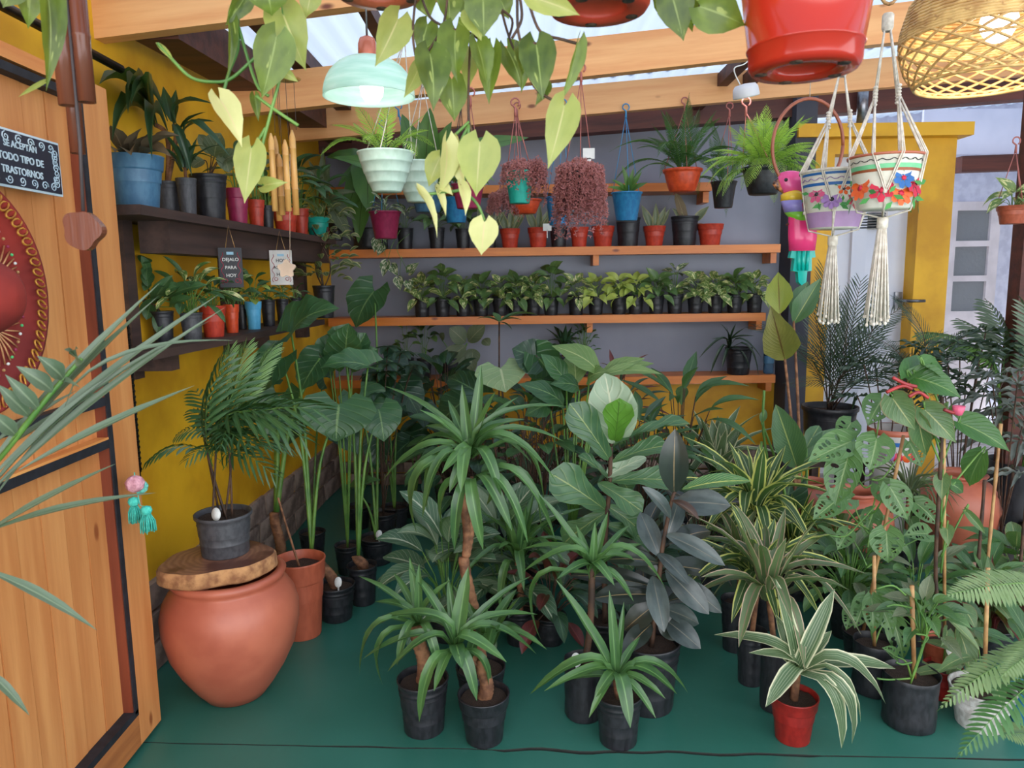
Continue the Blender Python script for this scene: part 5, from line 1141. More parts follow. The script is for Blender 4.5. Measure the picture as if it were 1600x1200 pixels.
macrame('cream macrame hanger with ring, in front, holding the pot painted with red and orange flowers', 'white painted pot with terracotta rim, mint band and big red, blue and orange flowers', 1380, 0, 245, 328, 104, 2.25, 168, 508, (1387, 38),
    dict(rim='terracotta', bands=[(.72, .80, pm), (.67, .72, pbr)], sc=.87, scm=pk, leaf=pg, ctr=pr, flowers=[(-.55, .32, .028, 6, pr), (.1, .53, .026, 7, pb), (.1, .26, .03, 8, po), (.62, .42, .032, 6, pr), (1.2, .32, .028, 7, pb), (2.0, .4, .03, 6, po), (-1.3, .4, .03, 8, po), (-2.2, .4, .03, 6, pr)]), None)
for o in [q for q in COL.objects if q.name.startswith('macrame_hanger')]:
    rg = [q for q in o.children if q.name.startswith('wrap_knot')][0]; Tp = V((P(1316, 110, 2.5) if abs(wl(o).y - 2.5) < .01 else P(1387, 38, 2.25)))
    m = MB(); m.tube([Tp + V((0, 0, .09)), V((Tp.x, Tp.y, 2.64))], .0035, 5); m.build('top_cord', M['string_white'], o)
# ---- parrot on a ring
QY = 2.655
pa = thing('parrot_ornament', 'hanging painted wooden parrot, pink head and belly, yellow-lilac-green wing, turquoise tail', 'ornament', P(1250, 442, QY))
m = MB(); cc = P(1262, 228, QY); rr_ = W(56, QY)
m.tube([cc + V((rr_ * math.cos(2 * math.pi * k / 36) * .95, 0, rr_ * math.sin(2 * math.pi * k / 36) * 1.22)) for k in range(37)], .006, 8); m.build('ring', simple('ring_wood', S(170, 96, 70), None, 10, .35), pa)
m = MB(); m.tube([cc + V((0, 0, rr_ * 1.22)), cc + V((0, 0, rr_ * 1.22 + .35))], .0014, 4); m.build('cord', M['string_white'], pa)
pink = simple('parrot_pink', S(232, 92, 150), S(222, 70, 130), 8, .2); hotp = simple('parrot_magenta', S(232, 62, 122), None, 8, .2); tq = simple('parrot_turquoise', S(10, 176, 160), S(8, 160, 148), 8, .2)
yl = simple('parrot_yellow', S(240, 200, 60), None, 8, .25); lil = simple('parrot_lilac', S(160, 150, 220), None, 8, .25); grn = simple('parrot_green', S(130, 200, 60), None, 8, .25)
def body(pts, name, mat, flat=.6):
    m = MB(); n = 16; vs = []
    P_ = [(P(x, y, QY), W(w_, QY) / 2) for x, y, w_ in pts]
    for (p, r) in P_:
        for k in range(n): a = 2 * math.pi * k / n; vs.append(p + V((r * math.cos(a), r * math.sin(a) * flat, 0)))
    m.add(vs, [(i * n + k, i * n + (k + 1) % n, (i + 1) * n + (k + 1) % n, (i + 1) * n + k) for i in range(len(P_) - 1) for k in range(n)] + [tuple(range(n))[::-1], tuple((len(P_) - 1) * n + k for k in range(n))], True)
    return m.build(name, mat, pa)
body([(1235, 267, 12), (1236, 270, 34), (1235, 280, 42), (1238, 292, 40), (1242, 303, 34)], 'head', pink)
body([(1222, 274, 6), (1217, 281, 14), (1215, 288, 16), (1219, 296, 12), (1224, 302, 3)], 'beak', simple('parrot_beak', S(226, 150, 90), S(60, 40, 40), 60, .3))
m = MB(); m.lathe([(0, .003), (.006, .002), (.006, 0)], (0, 0, 0), 12); 
for s_ in (-1,): put(m.mesh('eye', pk), 'eye', pa, Matrix.Translation(P(1228, 281, QY - .038)) @ Matrix.Rotation(math.pi / 2, 4, 'X'))
body([(1242, 300, 26), (1250, 325, 34), (1253, 348, 42), (1254, 370, 44), (1253, 392, 40)], 'belly', hotp)
body([(1240, 297, 20), (1238, 304, 34), (1240, 314, 38)], 'wing_top', yl, .95); body([(1240, 314, 38), (1245, 332, 36)], 'wing_middle', lil, 1.0); body([(1245, 332, 36), (1251, 345, 26), (1256, 350, 8)], 'wing_tip', grn, 1.0)
m = MB(); ol = [(-1, 0), (1, 0), (1.15, -.9), (.8, -.95), (.85, -2.2), (.45, -2.25), (.4, -3.3), (0, -3.6), (-.3, -3.3), (-.4, -2.3), (-.85, -2.2), (-.75, -1), (-1.15, -.9)]
a = P(1253, 388, QY); u = W(17, QY); vs = [a + V((x * u, s_ * .013, z * u * .92)) for s_ in (-1, 1) for x, z in ol]; n = len(ol)
m.add(vs, [tuple(range(n))[::-1], tuple(range(n, 2 * n))] + [(k, (k + 1) % n, n + (k + 1) % n, n + k) for k in range(n)], False); m.build('tail', tq, pa)
for dx in (-.45, 0, .45):
    m = MB(); m.tube([a + V((dx * u, -.014, 0)), a + V((dx * u * .8, -.016, -u * 2.0))], .006, 8); m.build('tail_feather', tq, pa)
m = MB(); m.tube([P(1228, 352, QY), P(1262, 332, QY)], .004, 6); m.build('perch', M['redwood'], pa)

# ---- glass pendant lamp
LY = 2.3; c = P(577, 152, LY); rs_ = W(68, LY); hs = P(575, 88, LY).z - c.z
lamp = thing('pendant_lamp', 'pale mint marbled glass dome pendant lamp with copper cap, lit bulb', 'lamp', c)
t = NT('mint_glass'); nz = t.noise(t.map(t.obco(), (4, 4, 30)), 2.0, 5); kc = t.mix(t.step(nz, .35, .7), S(196, 226, 216), S(222, 240, 234)); t.col(kc); t.rough(.2)
tr = t.n('ShaderNodeBsdfTranslucent'); t.l(kc, tr.inputs[0]); mx = t.n('ShaderNodeMixShader'); mx.inputs[0].default_value = .5; t.l(t.p.outputs[0], mx.inputs[1]); t.l(tr.outputs[0], mx.inputs[2]); t.l(mx.outputs[0], t.out.inputs[0])
pr_ = [(rs_ * math.cos(k * math.pi / 2 / 10) ** .8 if k < 10 else .02, hs * math.sin(k * math.pi / 2 / 10)) for k in range(10)] + [(.018, hs)]
m = MB(); m.lathe(pr_ + [(a * .96, b * .96) for a, b in pr_[::-1]] + [pr_[0]], c, 48); m.build('shade', t.m, lamp)
copper = simple('copper', S(214, 130, 106), S(190, 104, 84), 5, .25, 0, .7)
m = MB(); m.lathe([(.0, -.02), (.026, -.018), (.028, -.005), (.027, .035), (.022, .05), (.010, .056), (0, .058)], c + V((0, 0, hs)), 24); m.build('socket_cap', copper, lamp)
m = MB(); m.tube([c + V((0, 0, hs + .05)), c + V((.0, 0, hs + .35))], .0035, 6); m.build('cable', M['metal'], lamp)
bulb = emit('bulb_glow', (1, 1, 1, 1), 2.5)
m = MB(); m.lathe([(0, -.035), (.018, -.032), (.032, -.012), (.035, .01), (.03, .035), (.016, .06), (.012, .09)], c + V((.012, -.02, .012)), 24); m.build('bulb', bulb, lamp)
ld = bpy.data.lights.new('lamp_light', 'POINT'); ld.energy = .6; ld.color = (1, .96, .9); ld.shadow_soft_size = .04; lo_ = bpy.data.objects.new('lamp_light', ld); lo_.location = c + V((0, 0, -.06)); COL.objects.link(lo_)
# ---- small white spotlight
SY_ = 3.55; c = P(1166, 150, SY_); sp_ = thing('spotlight', 'small white round spotlight fixed under the beam above the bright fern', 'lamp', c)
XS = Matrix.Rotation(math.radians(12), 3, 'X') @ Matrix.Rotation(math.radians(-12), 3, 'Y')
m = MB(); m.lathe([(.045, .0), (.058, -.006), (.060, .0), (.056, .035), (.045, .05), (0, .055)], c, 24, X=XS); m.build('housing', simple('spot_white', S(232, 232, 236), None, 5, .4), sp_)
m = MB(); m.lathe([(0, -.001), (.046, -.001)], c, 24, X=XS); m.build('lens', emit('spot_glow', (1, 1, 1, 1), 6), sp_)
m = MB(); m.tube(bez([c + V((-.03, 0, .05)), c + V((-.06, 0, .12)), c + V((0, .02, .15)), c + V((.06, .04, .22))], 5), .003, 5); m.build('cable', M['tag'], sp_)
# ---- wicker lamp, upper right
WY = 1.75; c = P(1545, 60, WY); rw = W(118, WY); wk = thing('wicker_lamp', 'round woven wicker pendant lamp with open looped rim and lit bulb, upper right', 'lamp', c)
cane_m = simple('wicker_cane', S(226, 186, 118), S(186, 140, 82), 30, .5, .2)
zb_ = -W(62, WY); prof = [(.80, -1.0), (.93, -.62), (1.0, -.15), (.99, .3), (.9, .9), (.7, 1.35), (.35, 1.6)]
def wr(f):    # radius and z along profile 0..1
    q = f * (len(prof) - 1); i = min(int(q), len(prof) - 2); k = q - i; return rw * (prof[i][0] * (1 - k) + prof[i + 1][0] * k), -zb_ * (prof[i][1] * (1 - k) + prof[i + 1][1] * k)
for sgn in (-1, 1):
    m = MB(); pts = []
    for k in range(19):
        f = k / 18; r_, z_ = wr(f * .5 + .0); a = sgn * (f * 1.5); pts.append(V((r_ * math.cos(a), r_ * math.sin(a), z_)))
    m.tube(pts, .0033, 5); me = m.mesh('cane_strand', cane_m)
    for i in range(20): put(me, 'cane_strand', wk, Matrix.Translation(c) @ Matrix.Rotation(2 * math.pi * i / 20, 4, 'Z'))
for f in [.40 + .60 * i / 27 for i in range(28)]:
    r_, z_ = wr(f); m = MB(); m.tube([c + V((r_ * math.cos(2 * math.pi * k / 72) * (1 + .008 * (-1) ** k), r_ * math.sin(2 * math.pi * k / 72) * (1 + .008 * (-1) ** k), z_)) for k in range(73)], .0042, 5); m.build('woven_hoop', cane_m, wk)
for f, q in ((0.0, .004), (.04, .003), (.28, .003)):
    r_, z_ = wr(f); m = MB(); m.tube([c + V((r_ * math.cos(2 * math.pi * k / 40), r_ * math.sin(2 * math.pi * k / 40), z_)) for k in range(41)], q, 6); m.build('rim_hoop', cane_m, wk)
m = MB(); m.lathe([(0, -.05), (.022, -.045), (.036, -.02), (.038, .0), (.03, .03), (.016, .06), (.014, .1)], c + V((.02, 0, .04)), 20); m.build('bulb', bulb, wk)
m = MB(); m.tube([c + V((.02, 0, .13)), c + V((.02, 0, 1.0))], .004, 6); m.build('cable', M['darkmetal'], wk)
ld = bpy.data.lights.new('lamp_light', 'POINT'); ld.energy = 1.2; ld.color = (1, .97, .92); ld.shadow_soft_size = .04; lo_ = bpy.data.objects.new('lamp_light', ld); lo_.location = c + V((.02, 0, .0)) + V((0, 0, -.03)); COL.objects.link(lo_)
# ================================================================= CENTRE FLOOR
def cplant(label, cx, yr, yb, wpx, kind='grow', mat='blackpot', name='dracaena'):
    return floorpot(name, label, cx, yr, yb, wpx, kind, mat)
# A front cane plant
root, s, r, h = cplant('short-caned strap-leaved plant in the front black pot, standing nearest the floor crack left of centre', 757, 1082, 1166, 80, 'rim')
tp = P(738, 1030, s.y + .02); cane(root, s + V((0, 0, -.01)), P(758, 1030, s.y), .022); c = P(712, 1016, s.y); stem(root, [P(752, 1040, s.y), P(735, 1030, s.y), c], .014, 'cane', 'branch')
for (t, w_, k, dY) in (((566, 1030), 14, 2, 0), ((590, 965), 15, 3, .05), ((655, 1128), 18, 3, -.1), ((722, 1045), 22, 2, -.12), ((678, 1080), 15, 2, -.1), ((638, 885), 14, 1, .1), ((732, 885), 24, 0, .05), ((792, 1035), 20, 3, -.08), ((838, 1022), 16, 3, .05), ((745, 1095), 19, 3, -.1), ((782, 930), 14, 1, .1), ((605, 1050), 14, 3, -.05), ((700, 900), 14, 0, .1), ((840, 960), 14, 2, .1), ((765, 1080), 14, 3, 0), ((830, 900), 12, 1, .15)):
    lf(root, STRAP('strap')[k], c, P(t[0], t[1], s.y + dY), W(w_ * 1.12, s.y), V((0, -.4, 1)))
rosette(root, P(762, 1000, s.y + .12), 10, .22, .045, 'strap', 80, -20)
# B
root, s, r, h = cplant('strap-leaved cane plant in the taller black pot, leaves bending left over the floor', 663, 1058, 1150, 78, 'grow')
c = P(655, 975, s.y); cane(root, s, c, .024)
for (t, w_, k, dY) in (((562, 1055), 12, 3, 0), ((598, 1070), 13, 3, 0), ((568, 990), 13, 2, 0), ((560, 900), 10, 1, .1), ((640, 870), 12, 0, .1), ((705, 905), 12, 1, 0), ((725, 1000), 14, 2, 0), ((620, 1040), 14, 3, -.1), ((690, 1060), 14, 3, -.1), ((585, 940), 13, 2, .05), ((655, 880), 12, 0, 0), ((615, 895), 11, 1, .15)):
    lf(root, STRAP('strap')[k], c, P(t[0], t[1], s.y + dY), W(w_ * 1.15, s.y), V((0, -.4, 1)))
# tall one
root, s, r, h = cplant('tall forked brown-caned strap-leaved plant rising to shelf height at left of centre', 752, 1040, 1108, 76)
f0 = P(728, 870, s.y); c1 = P(738, 730, s.y); cane(root, s, f0, .021); c2 = P(742, 745, s.y + .03); cane(root, f0, P(725, 760, s.y), .014); cane(root, f0, c2, .014)
cc_ = P(735, 715, s.y)
for (t, w_, k, dY, q) in (((752, 570), 20, 0, .05, 0), ((722, 600), 18, 0, 0, 0), ((775, 610), 18, 0, -.05, 0), ((600, 603), 12, 1, .1, 0), ((622, 612), 10, 1, .15, 0), ((655, 640), 16, 1, .0, 0), ((597, 752), 18, 2, .05, 0), ((668, 800), 24, 3, 0, 0), ((652, 835), 22, 3, .05, 0), ((660, 810), 18, 3, -.1, 0), ((720, 770), 22, 3, -.15, 0), ((702, 770), 20, 2, -.1, 0), ((783, 775), 22, 3, -.12, 0), ((832, 725), 18, 3, .05, 0), ((870, 755), 16, 3, .0, 0), ((882, 690), 14, 2, .1, 0), ((868, 845), 18, 3, -.05, 1), ((825, 850), 18, 3, -.1, 1), ((710, 860), 20, 3, -.1, 1), ((755, 860), 22, 3, -.14, 1), ((800, 830), 22, 3, -.12, 1), ((690, 820), 20, 3, 0, 1), ((630, 745), 13, 2, -.05, 0), ((885, 635), 12, 2, .1, 0), ((790, 660), 22, 1, -.1, 0), ((820, 655), 20, 2, .08, 0), ((700, 625), 16, 1, .1, 0), ((665, 665), 22, 2, .1, 0), ((760, 790), 20, 3, .1, 1), ((850, 790), 16, 3, .1, 0), ((810, 620), 12, 1, .15, 0), ((645, 700), 16, 2, .15, 0), ((690, 740), 20, 3, -.12, 0), ((845, 830), 18, 3, .08, 1)):
    lf(root, STRAP('strap')[k], cc_ if not q else cc_ + V((.01, 0, -.08)), P(t[0], t[1], s.y + dY), W(w_ * .95, s.y), V((R.uniform(-.2, .2), -.5, 1)))
# silver leaved ground plants behind
for (cx, yr, yb, w_, lab, n) in ((700, 960, 1005, 56, 'low plant of broad silvery ribbed leaves behind the strap-leaved pots, left one', 12), (790, 930, 985, 60, 'low plant of broad silvery ribbed leaves behind the tall forked cane plant, right one', 14)):
    root, s, r, h = cplant(lab, cx, yr, yb, w_, name='aglaonema'); bush(root, s, n * 2, .16, .24, .10, ['silver', 'aglao'], 'ellip', .34, .5, stemr=.003)
root, s, r, h = cplant('dark strap cluster in the shadow between the two cane plants and the tagged pot', 812, 950, 1010, 50); rosette(root, s + V((0, 0, .25)), 22, .30, .04, 'strap', 80, -40); cane(root, s, s + V((0, 0, .25)), .014)
# front centre dracaena
root, s, r, h = cplant('single rosette of long green straps in the front centre black pot, on the floor crack', 966, 1082, 1168, 72)
c = P(962, 1060, s.y)
for (t, w_, k, dY) in (((868, 905), 17, 0, .0), ((952, 922), 15, 0, .03), ((828, 1085), 17, 3, 0), ((850, 1080), 15, 2, -.08), ((928, 1092), 17, 3, -.08), ((920, 1122), 12, 2, -.1), ((985, 1138), 22, 3, -.14), ((1058, 1085), 18, 3, -.02), ((1075, 1083), 15, 3, .03), ((1040, 1092), 13, 2, -.05), ((1025, 1123), 13, 2, -.1), ((1000, 995), 12, 1, .1), ((975, 940), 10, 0, .05), ((890, 1062), 13, 1, .05)):
    lf(root, STRAP('strap')[k], c, P(t[0], t[1], s.y + dY), W(w_ * 1.15, s.y), V((0, -.45, 1)))
stem(root, [s, c], .012, 'cane')
# tagged pot with slender plant
root, s, r, h = cplant('slender dark strap plant in the round-tagged black pot, left behind the front centre pot', 912, 1030, 1126, 62, 'bag')
stem(root, [s, P(922, 980, s.y), P(925, 880, s.y)], .012, 'darkstem', 'trunk'); ptag(root, s + V((-.03, -.05, 0)))
for (t, w_, k, dY) in (((840, 770), 14, 0, 0), ((880, 830), 14, 1, 0), ((930, 815), 12, 0, 0), ((950, 800), 12, 0, .1), ((815, 895), 13, 3, 0), ((810, 860), 12, 2, .1), ((870, 905), 15, 2, -.1), ((990, 940), 14, 3, -.05), ((1005, 850), 14, 1, .1), ((1000, 880), 14, 2, .05), ((960, 915), 16, 3, -.1), ((900, 820), 12, 1, .1), ((845, 1000), 12, 3, .1), ((985, 820), 12, 1, .15), ((955, 870), 14, 1, -.1), ((1040, 920), 14, 3, 0)):
    lf(root, STRAP('strap')[k], P(925, 890, s.y) + V((0, 0, R.uniform(-.05, .02))), P(t[0], t[1], s.y + dY), W(w_ * 1.12, s.y), V((0, -.4, 1)))
# rubber plant
root, s, r, h = cplant('rubber plant with slate grey and dark oval leaves in the widest centre black pot', 1012, 998, 1116, 96, name='rubber_plant')
Y0 = s.y; sp_ = [s + V((.01, 0, 0)), P(1030, 900, Y0), P(1036, 850, Y0), P(1050, 780, Y0), P(1056, 768, Y0)]; stem(root, sp_, [.010, .005], 'darkstem', 'trunk')
EL = lambda m, a=.08: leafmesh('ellip', m, a, .18)
for (b, t, w_, m_, dY, face) in (((1053, 770), (1055, 670), 48, 'rubberdark', -.02, 1), ((1066, 765), (1174, 752), 28, 'rubberstripe', -.03, .5), ((1056, 785), (1142, 790), 48, 'rubber', -.06, .7), ((1048, 782), (1092, 812), 20, 'rubberbrown', -.12, .3), ((1048, 810), (1003, 760), 24, 'rubber', -.05, .6), ((1042, 840), (1062, 775), 34, 'rubber', .08, .9), ((1040, 835), (1133, 884), 32, 'rubber', -.1, .6), ((1028, 865), (1078, 915), 24, 'rubber', -.14, .5), ((1030, 880), (942, 875), 34, 'rubberdark', -.02, .5), ((1034, 885), (1125, 900), 40, 'rubberdark', .05, .5), ((1020, 900), (1038, 988), 36, 'rubber', -.14, .9), ((1040, 890), (1108, 960), 40, 'rubber', -.1, .7), ((1060, 905), (1128, 958), 32, 'rubber', -.05, .8), ((1040, 968), (1095, 1014), 38, 'rubber', -.1, .7), ((1035, 950), (1092, 975), 34, 'rubber', 0, .6), ((1018, 975), (972, 1022), 34, 'rubberdark', -.1, .8), ((1028, 930), (925, 935), 42, 'rubberdark', .0, .6), ((1030, 900), (960, 840), 36, 'rubberdark', .1, .8), ((1030, 940), (975, 985), 40, 'rubberdark', .0, .7), ((1030, 870), (1000, 800), 36, 'rubber', .12, .9), ((1045, 850), (1110, 830), 36, 'rubberdark', .12, .6), ((1028, 960), (1060, 1000), 36, 'rubberdark', -.02, .7), ((1030, 920), (890, 900), 36, 'rubberdark', .15, .5), ((1040, 940), (1120, 930), 36, 'rubberdark', .12, .6)):
    lf(root, EL(m_), P(b[0], b[1], Y0), P(t[0], t[1], Y0 + dY), W(w_, Y0), (CAM - P(b[0], b[1], Y0)).normalized() * face + V((0, 0, 1 - face)) + V((R.uniform(-.15, .15), 0, 0)))
# fiddle-leaf fig
root, s, r, h = cplant('fiddle-leaf fig with big pale and green leaves, rising highest at centre behind the rubber plant', 945, 965, 1040, 62, name='fiddle_leaf_fig')
Y0 = s.y; stem(root, [s, P(945, 860, Y0), P(952, 760, Y0), P(955, 700, Y0), P(960, 682, Y0)], [.012, .006], 'darkstem', 'trunk')
for (b, t, w_, m_, dY, face) in (((963, 692), (945, 583), 78, 'fiddlepale', .03, .9), ((952, 718), (890, 630), 54, 'fiddle', -.05, .8), ((960, 690), (968, 622), 50, 'fiddlenew', -.1, .9), ((952, 702), (1078, 662), 32, 'fiddle', -.08, .3), ((958, 722), (1045, 696), 40, 'fiddle', -.03, .5), ((955, 752), (1052, 752), 46, 'fiddle', 0, .6), ((945, 796), (858, 738), 66, 'fiddle', -.08, .9), ((935, 755), (1004, 800), 42, 'fiddle', -.12, .7), ((952, 752), (903, 712), 26, 'fiddle', -.03, .4), ((948, 745), (1010, 715), 34, 'fiddlepale', .05, .6), ((948, 790), (1000, 830), 44, 'fiddle', .05, .7), ((948, 800), (880, 850), 50, 'fiddle', .05, .7), ((950, 730), (985, 770), 40, 'fiddle', .08, .8), ((948, 820), (1020, 850), 44, 'fiddle', .08, .7), ((940, 850), (990, 890), 40, 'fiddle', .0, .7)):
    lf(root, leafmesh('obov', m_, .08, .2, .1, 12) if m_ != 'fiddlepale' else leafmesh('round', m_, .08, .25, .06, 12), P(b[0], b[1], Y0), P(t[0], t[1], Y0 + dY), W(w_, Y0), (CAM - P(b[0], b[1], Y0)).normalized() * face + V((0, 0, 1 - face)) + V((R.uniform(-.1, .1), 0, 0)))
# big arrow/banana like leaves behind, rising in front of lowest shelf
root, s, r, h = cplant('plant with one very pale arrow leaf held in front of the lowest wall shelf', 800, 850, 905, 54, name='arrowhead_plant')
Y0 = s.y
for (b, t, w_, m_, dY) in (((782, 575), (790, 613), 84, 'alopale', -.08), ((840, 562), (800, 545), 60, 'alodark', 0), ((838, 555), (868, 600), 64, 'alocasia', .1), ((750, 615), (700, 590), 50, 'alodark', .2), ((880, 600), (850, 640), 56, 'alodark', .1), ((720, 630), (690, 660), 56, 'alodark', .1)):
    lf(root, leafmesh('shield', m_, .1, .15, .1, 12), P(b[0], b[1], Y0), P(t[0], t[1], Y0 + dY), W(w_, Y0), V((0, -1, .45))); stem(root, [s, s.lerp(P(b[0], b[1], Y0), .5) + V((0, 0, .1)), P(b[0], b[1], Y0)], [.007, .004], 'darkstem', 'petiole')
root, s, r, h = cplant('clump of light green banana-like leaves in front of the lowest wall shelf', 890, 860, 915, 60, name='banana_plant')
Y0 = s.y
for (b, t, w_, k, dY) in (((885, 600), (845, 553), 30, 1, 0), ((935, 590), (862, 540), 36, 2, 0), ((935, 592), (1008, 560), 22, 1, 0), ((940, 592), (1022, 568), 20, 1, .05), ((930, 598), (1035, 585), 18, 2, .0), ((905, 610), (860, 600), 30, 2, -.05), ((900, 600), (896, 545), 34, 0, .1), ((920, 600), (950, 580), 30, 2, -.1), ((880, 640), (810, 600), 34, 2, -.05), ((860, 640), (820, 650), 34, 3, -.05)):
    lf(root, leafmesh('lance', 'alolight' if t[0] > 860 else 'alocasia', (.05, .12, .22, .32)[k], .3), P(b[0], b[1], Y0), P(t[0], t[1], Y0 + dY), W(w_ * 1.3, Y0), V((0, -.8, .8)))
    stem(root, [s, P(b[0], b[1], Y0)], [.007, .004], 'greenstem', 'petiole')
root, s, r, h = cplant('crown of a single upright stem carrying five leaves before the pothos shelf', 780, 800, 842, 40, name='umbrella_plant')
c = P(780, 503, s.y); stem(root, [s, c], .005, 'darkstem')
for t in ((745, 498), (840, 492), (800, 515), (770, 488), (815, 500)): lf(root, EL('bluegreen', .1), c, P(t[0], t[1], s.y + R.uniform(-.1, .1)), .07)
# filler mid-ground plants between centre and back wall
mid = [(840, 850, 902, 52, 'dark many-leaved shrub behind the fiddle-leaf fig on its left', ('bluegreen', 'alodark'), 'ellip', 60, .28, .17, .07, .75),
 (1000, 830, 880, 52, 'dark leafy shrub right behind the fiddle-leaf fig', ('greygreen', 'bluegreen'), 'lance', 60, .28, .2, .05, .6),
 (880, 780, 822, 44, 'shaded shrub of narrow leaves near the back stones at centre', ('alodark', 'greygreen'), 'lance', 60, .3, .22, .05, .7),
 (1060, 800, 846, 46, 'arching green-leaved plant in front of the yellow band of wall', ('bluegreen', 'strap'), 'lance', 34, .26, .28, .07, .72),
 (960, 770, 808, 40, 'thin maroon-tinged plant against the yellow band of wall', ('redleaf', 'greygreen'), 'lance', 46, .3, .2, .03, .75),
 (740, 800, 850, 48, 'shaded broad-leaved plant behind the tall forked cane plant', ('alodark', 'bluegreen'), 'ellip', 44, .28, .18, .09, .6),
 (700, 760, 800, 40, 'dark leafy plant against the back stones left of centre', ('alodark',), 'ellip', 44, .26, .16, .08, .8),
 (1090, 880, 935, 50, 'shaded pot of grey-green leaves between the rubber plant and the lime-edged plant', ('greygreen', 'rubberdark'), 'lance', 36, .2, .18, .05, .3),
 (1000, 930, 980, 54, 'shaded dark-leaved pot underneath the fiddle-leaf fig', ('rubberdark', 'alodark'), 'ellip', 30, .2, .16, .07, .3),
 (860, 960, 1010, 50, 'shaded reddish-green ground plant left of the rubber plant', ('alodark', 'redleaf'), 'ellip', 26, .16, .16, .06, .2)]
for (cx, yr, yb, w_, lab, mt, shp, n, sp, L, wd, hh) in mid:
    root, s, r, h = cplant(lab, cx, yr, yb, w_, name='leafy_plant')
    bush(root, s, n, sp, L, wd, list(mt), shp, hh, .7, stemr=.003, smat='darkstem')
# ================================================================= RIGHT FLOOR
# front white-striped dracaena in red pot
root, s, r, h = cplant('white-striped dracaena in the dark red pot at the front right floor', 1238, 1085, 1164, 72, 'rim', 'darkred')
c = P(1245, 1048, s.y); stem(root, [s, c], .014, 'cane', 'trunk')
for (t, w_, k, dY) in (((1212, 905), 18, 0, 0), ((1212, 960), 20, 0, .05), ((1304, 920), 20, 1, .03), ((1300, 985), 16, 0, .05), ((1115, 992), 16, 2, .1), ((1170, 1020), 14, 2, 0), ((1196, 1105), 20, 2, -.12), ((1400, 1045), 20, 1, 0), ((1384, 1100), 18, 3, -.03), ((1315, 1170), 18, 3, -.1), ((1330, 1178), 19, 3, -.06), ((1345, 1130), 9, 3, -.05), ((1230, 930), 14, 0, .08), ((1200, 1000), 16, 1, .05), ((1285, 1010), 14, 0, .12)):
    lf(root, STRAP('stripe')[k], c, P(t[0], t[1], s.y + dY), W(w_ * 1.45, s.y), V((R.uniform(-.1, .1), -.5, 1)))
# black row left of it
def cord_(label, cx, yr, yb, w_, kind, ctr, n, L, wd, mat, e0=84, e1=-30):
    root, s, r, h = cplant(label, cx, yr, yb, w_, kind); c = P(ctr[0], ctr[1], s.y); stem(root, [s, c], .010, 'cane', 'trunk'); rosette(root, c, n, L, wd, mat, e0, e1); return root, s, c
cord_('pink-and-green cordyline in the black pot directly behind the red-potted dracaena', 1208, 1010, 1112, 44, 'bag', (1200, 925), 24, .30, .05, 'pinkcord')
cord_('green and cream cordyline in the middle black pot of the short row right of centre', 1172, 985, 1072, 46, 'grow', (1185, 905), 26, .28, .05, 'lime')
cord_('pink-edged cordyline in the rear black pot of the short row right of centre', 1148, 935, 1020, 46, 'grow', (1160, 880), 20, .25, .045, 'pinkcord')
root, s, c = cord_('tall dracaena with bright lime-yellow leaf edges right of the rubber plant', 1195, 920, 985, 50, 'grow', (1180, 800), 30, .34, .06, 'lime', 86, -30)
for (t, w_, k) in (((1181, 728), 16, 0), ((1140, 760), 16, 1), ((1132, 830), 18, 2), ((1245, 745), 14, 1), ((1225, 790), 14, 1), ((1195, 900), 18, 3), ((1270, 850), 16, 2), ((1150, 735), 12, 0)): lf(root, STRAP('lime')[k], c, P(t[0], t[1], s.y - .05), W(w_ * 1.5, s.y), V((0, -.6, 1)))
root, s, c = cord_('dracaena with white-centred leaves in front of the yellow wall band', 1110, 800, 850, 46, 'grow', (1120, 735), 30, .36, .06, 'stripe', 86, -20)
for (t, w_, k) in (((1112, 655), 16, 0), ((1130, 655), 16, 0), ((1155, 670), 12, 0), ((1150, 700), 14, 1), ((1080, 705), 14, 2), ((1140, 740), 14, 2)): lf(root, STRAP('stripe')[k], P(1120, 735, s.y), P(t[0], t[1], s.y), W(w_ * 1.5, s.y), V((0, -.8, .8)))
cord_('low lime-striped rosette on the floor between the black pots and the swiss cheese plants', 1262, 905, 942, 60, 'grow', (1240, 850), 24, .30, .06, 'lime')
cord_('darker striped rosette in shade right of the rubber plant', 1100, 860, 905, 40, 'grow', (1110, 830), 18, .26, .05, 'pinkcord')
# bird of paradise
root, s, r, h = cplant('tall bird of paradise with yellow-green and brownish paddle leaves right of the shelves', 1240, 880, 940, 70, 'grow', name='bird_of_paradise')
Y0 = s.y
for (b, t, w_, m_, dY, face) in (((1218, 490), (1216, 425), 42, 'paradiseyellow', .05, .9), ((1226, 562), (1204, 478), 56, 'paradiseolive', -.1, .9), ((1240, 500), (1262, 440), 34, 'paradise', .1, .8), ((1240, 505), (1283, 434), 34, 'paradise', -.02, .9), ((1245, 730), (1212, 632), 48, 'paradise', -.08, .9), ((1260, 700), (1280, 665), 26, 'paradise', .05, .8), ((1250, 725), (1340, 678), 50, 'paradise', .0, .6), ((1225, 805), (1240, 730), 60, 'alodark', .05, .8), ((1190, 660), (1196, 640), 12, 'paradise', 0, .8)):
    B = P(b[0], b[1], Y0); lf(root, leafmesh('paddle' if m_.startswith('paradise') and b[1] < 600 else 'ellip', m_, .08, .35, .05, 12), B, P(t[0], t[1], Y0 + dY), W(w_, Y0), (CAM - B).normalized() * face + V((0, 0, 1 - face)))
    stem(root, [s + V((R.uniform(-.03, .03), 0, 0)), s.lerp(B, .5) + V((.02, 0, .05)), B], [.009, .005], 'cane' if b[1] < 600 else 'greenstem', 'petiole')
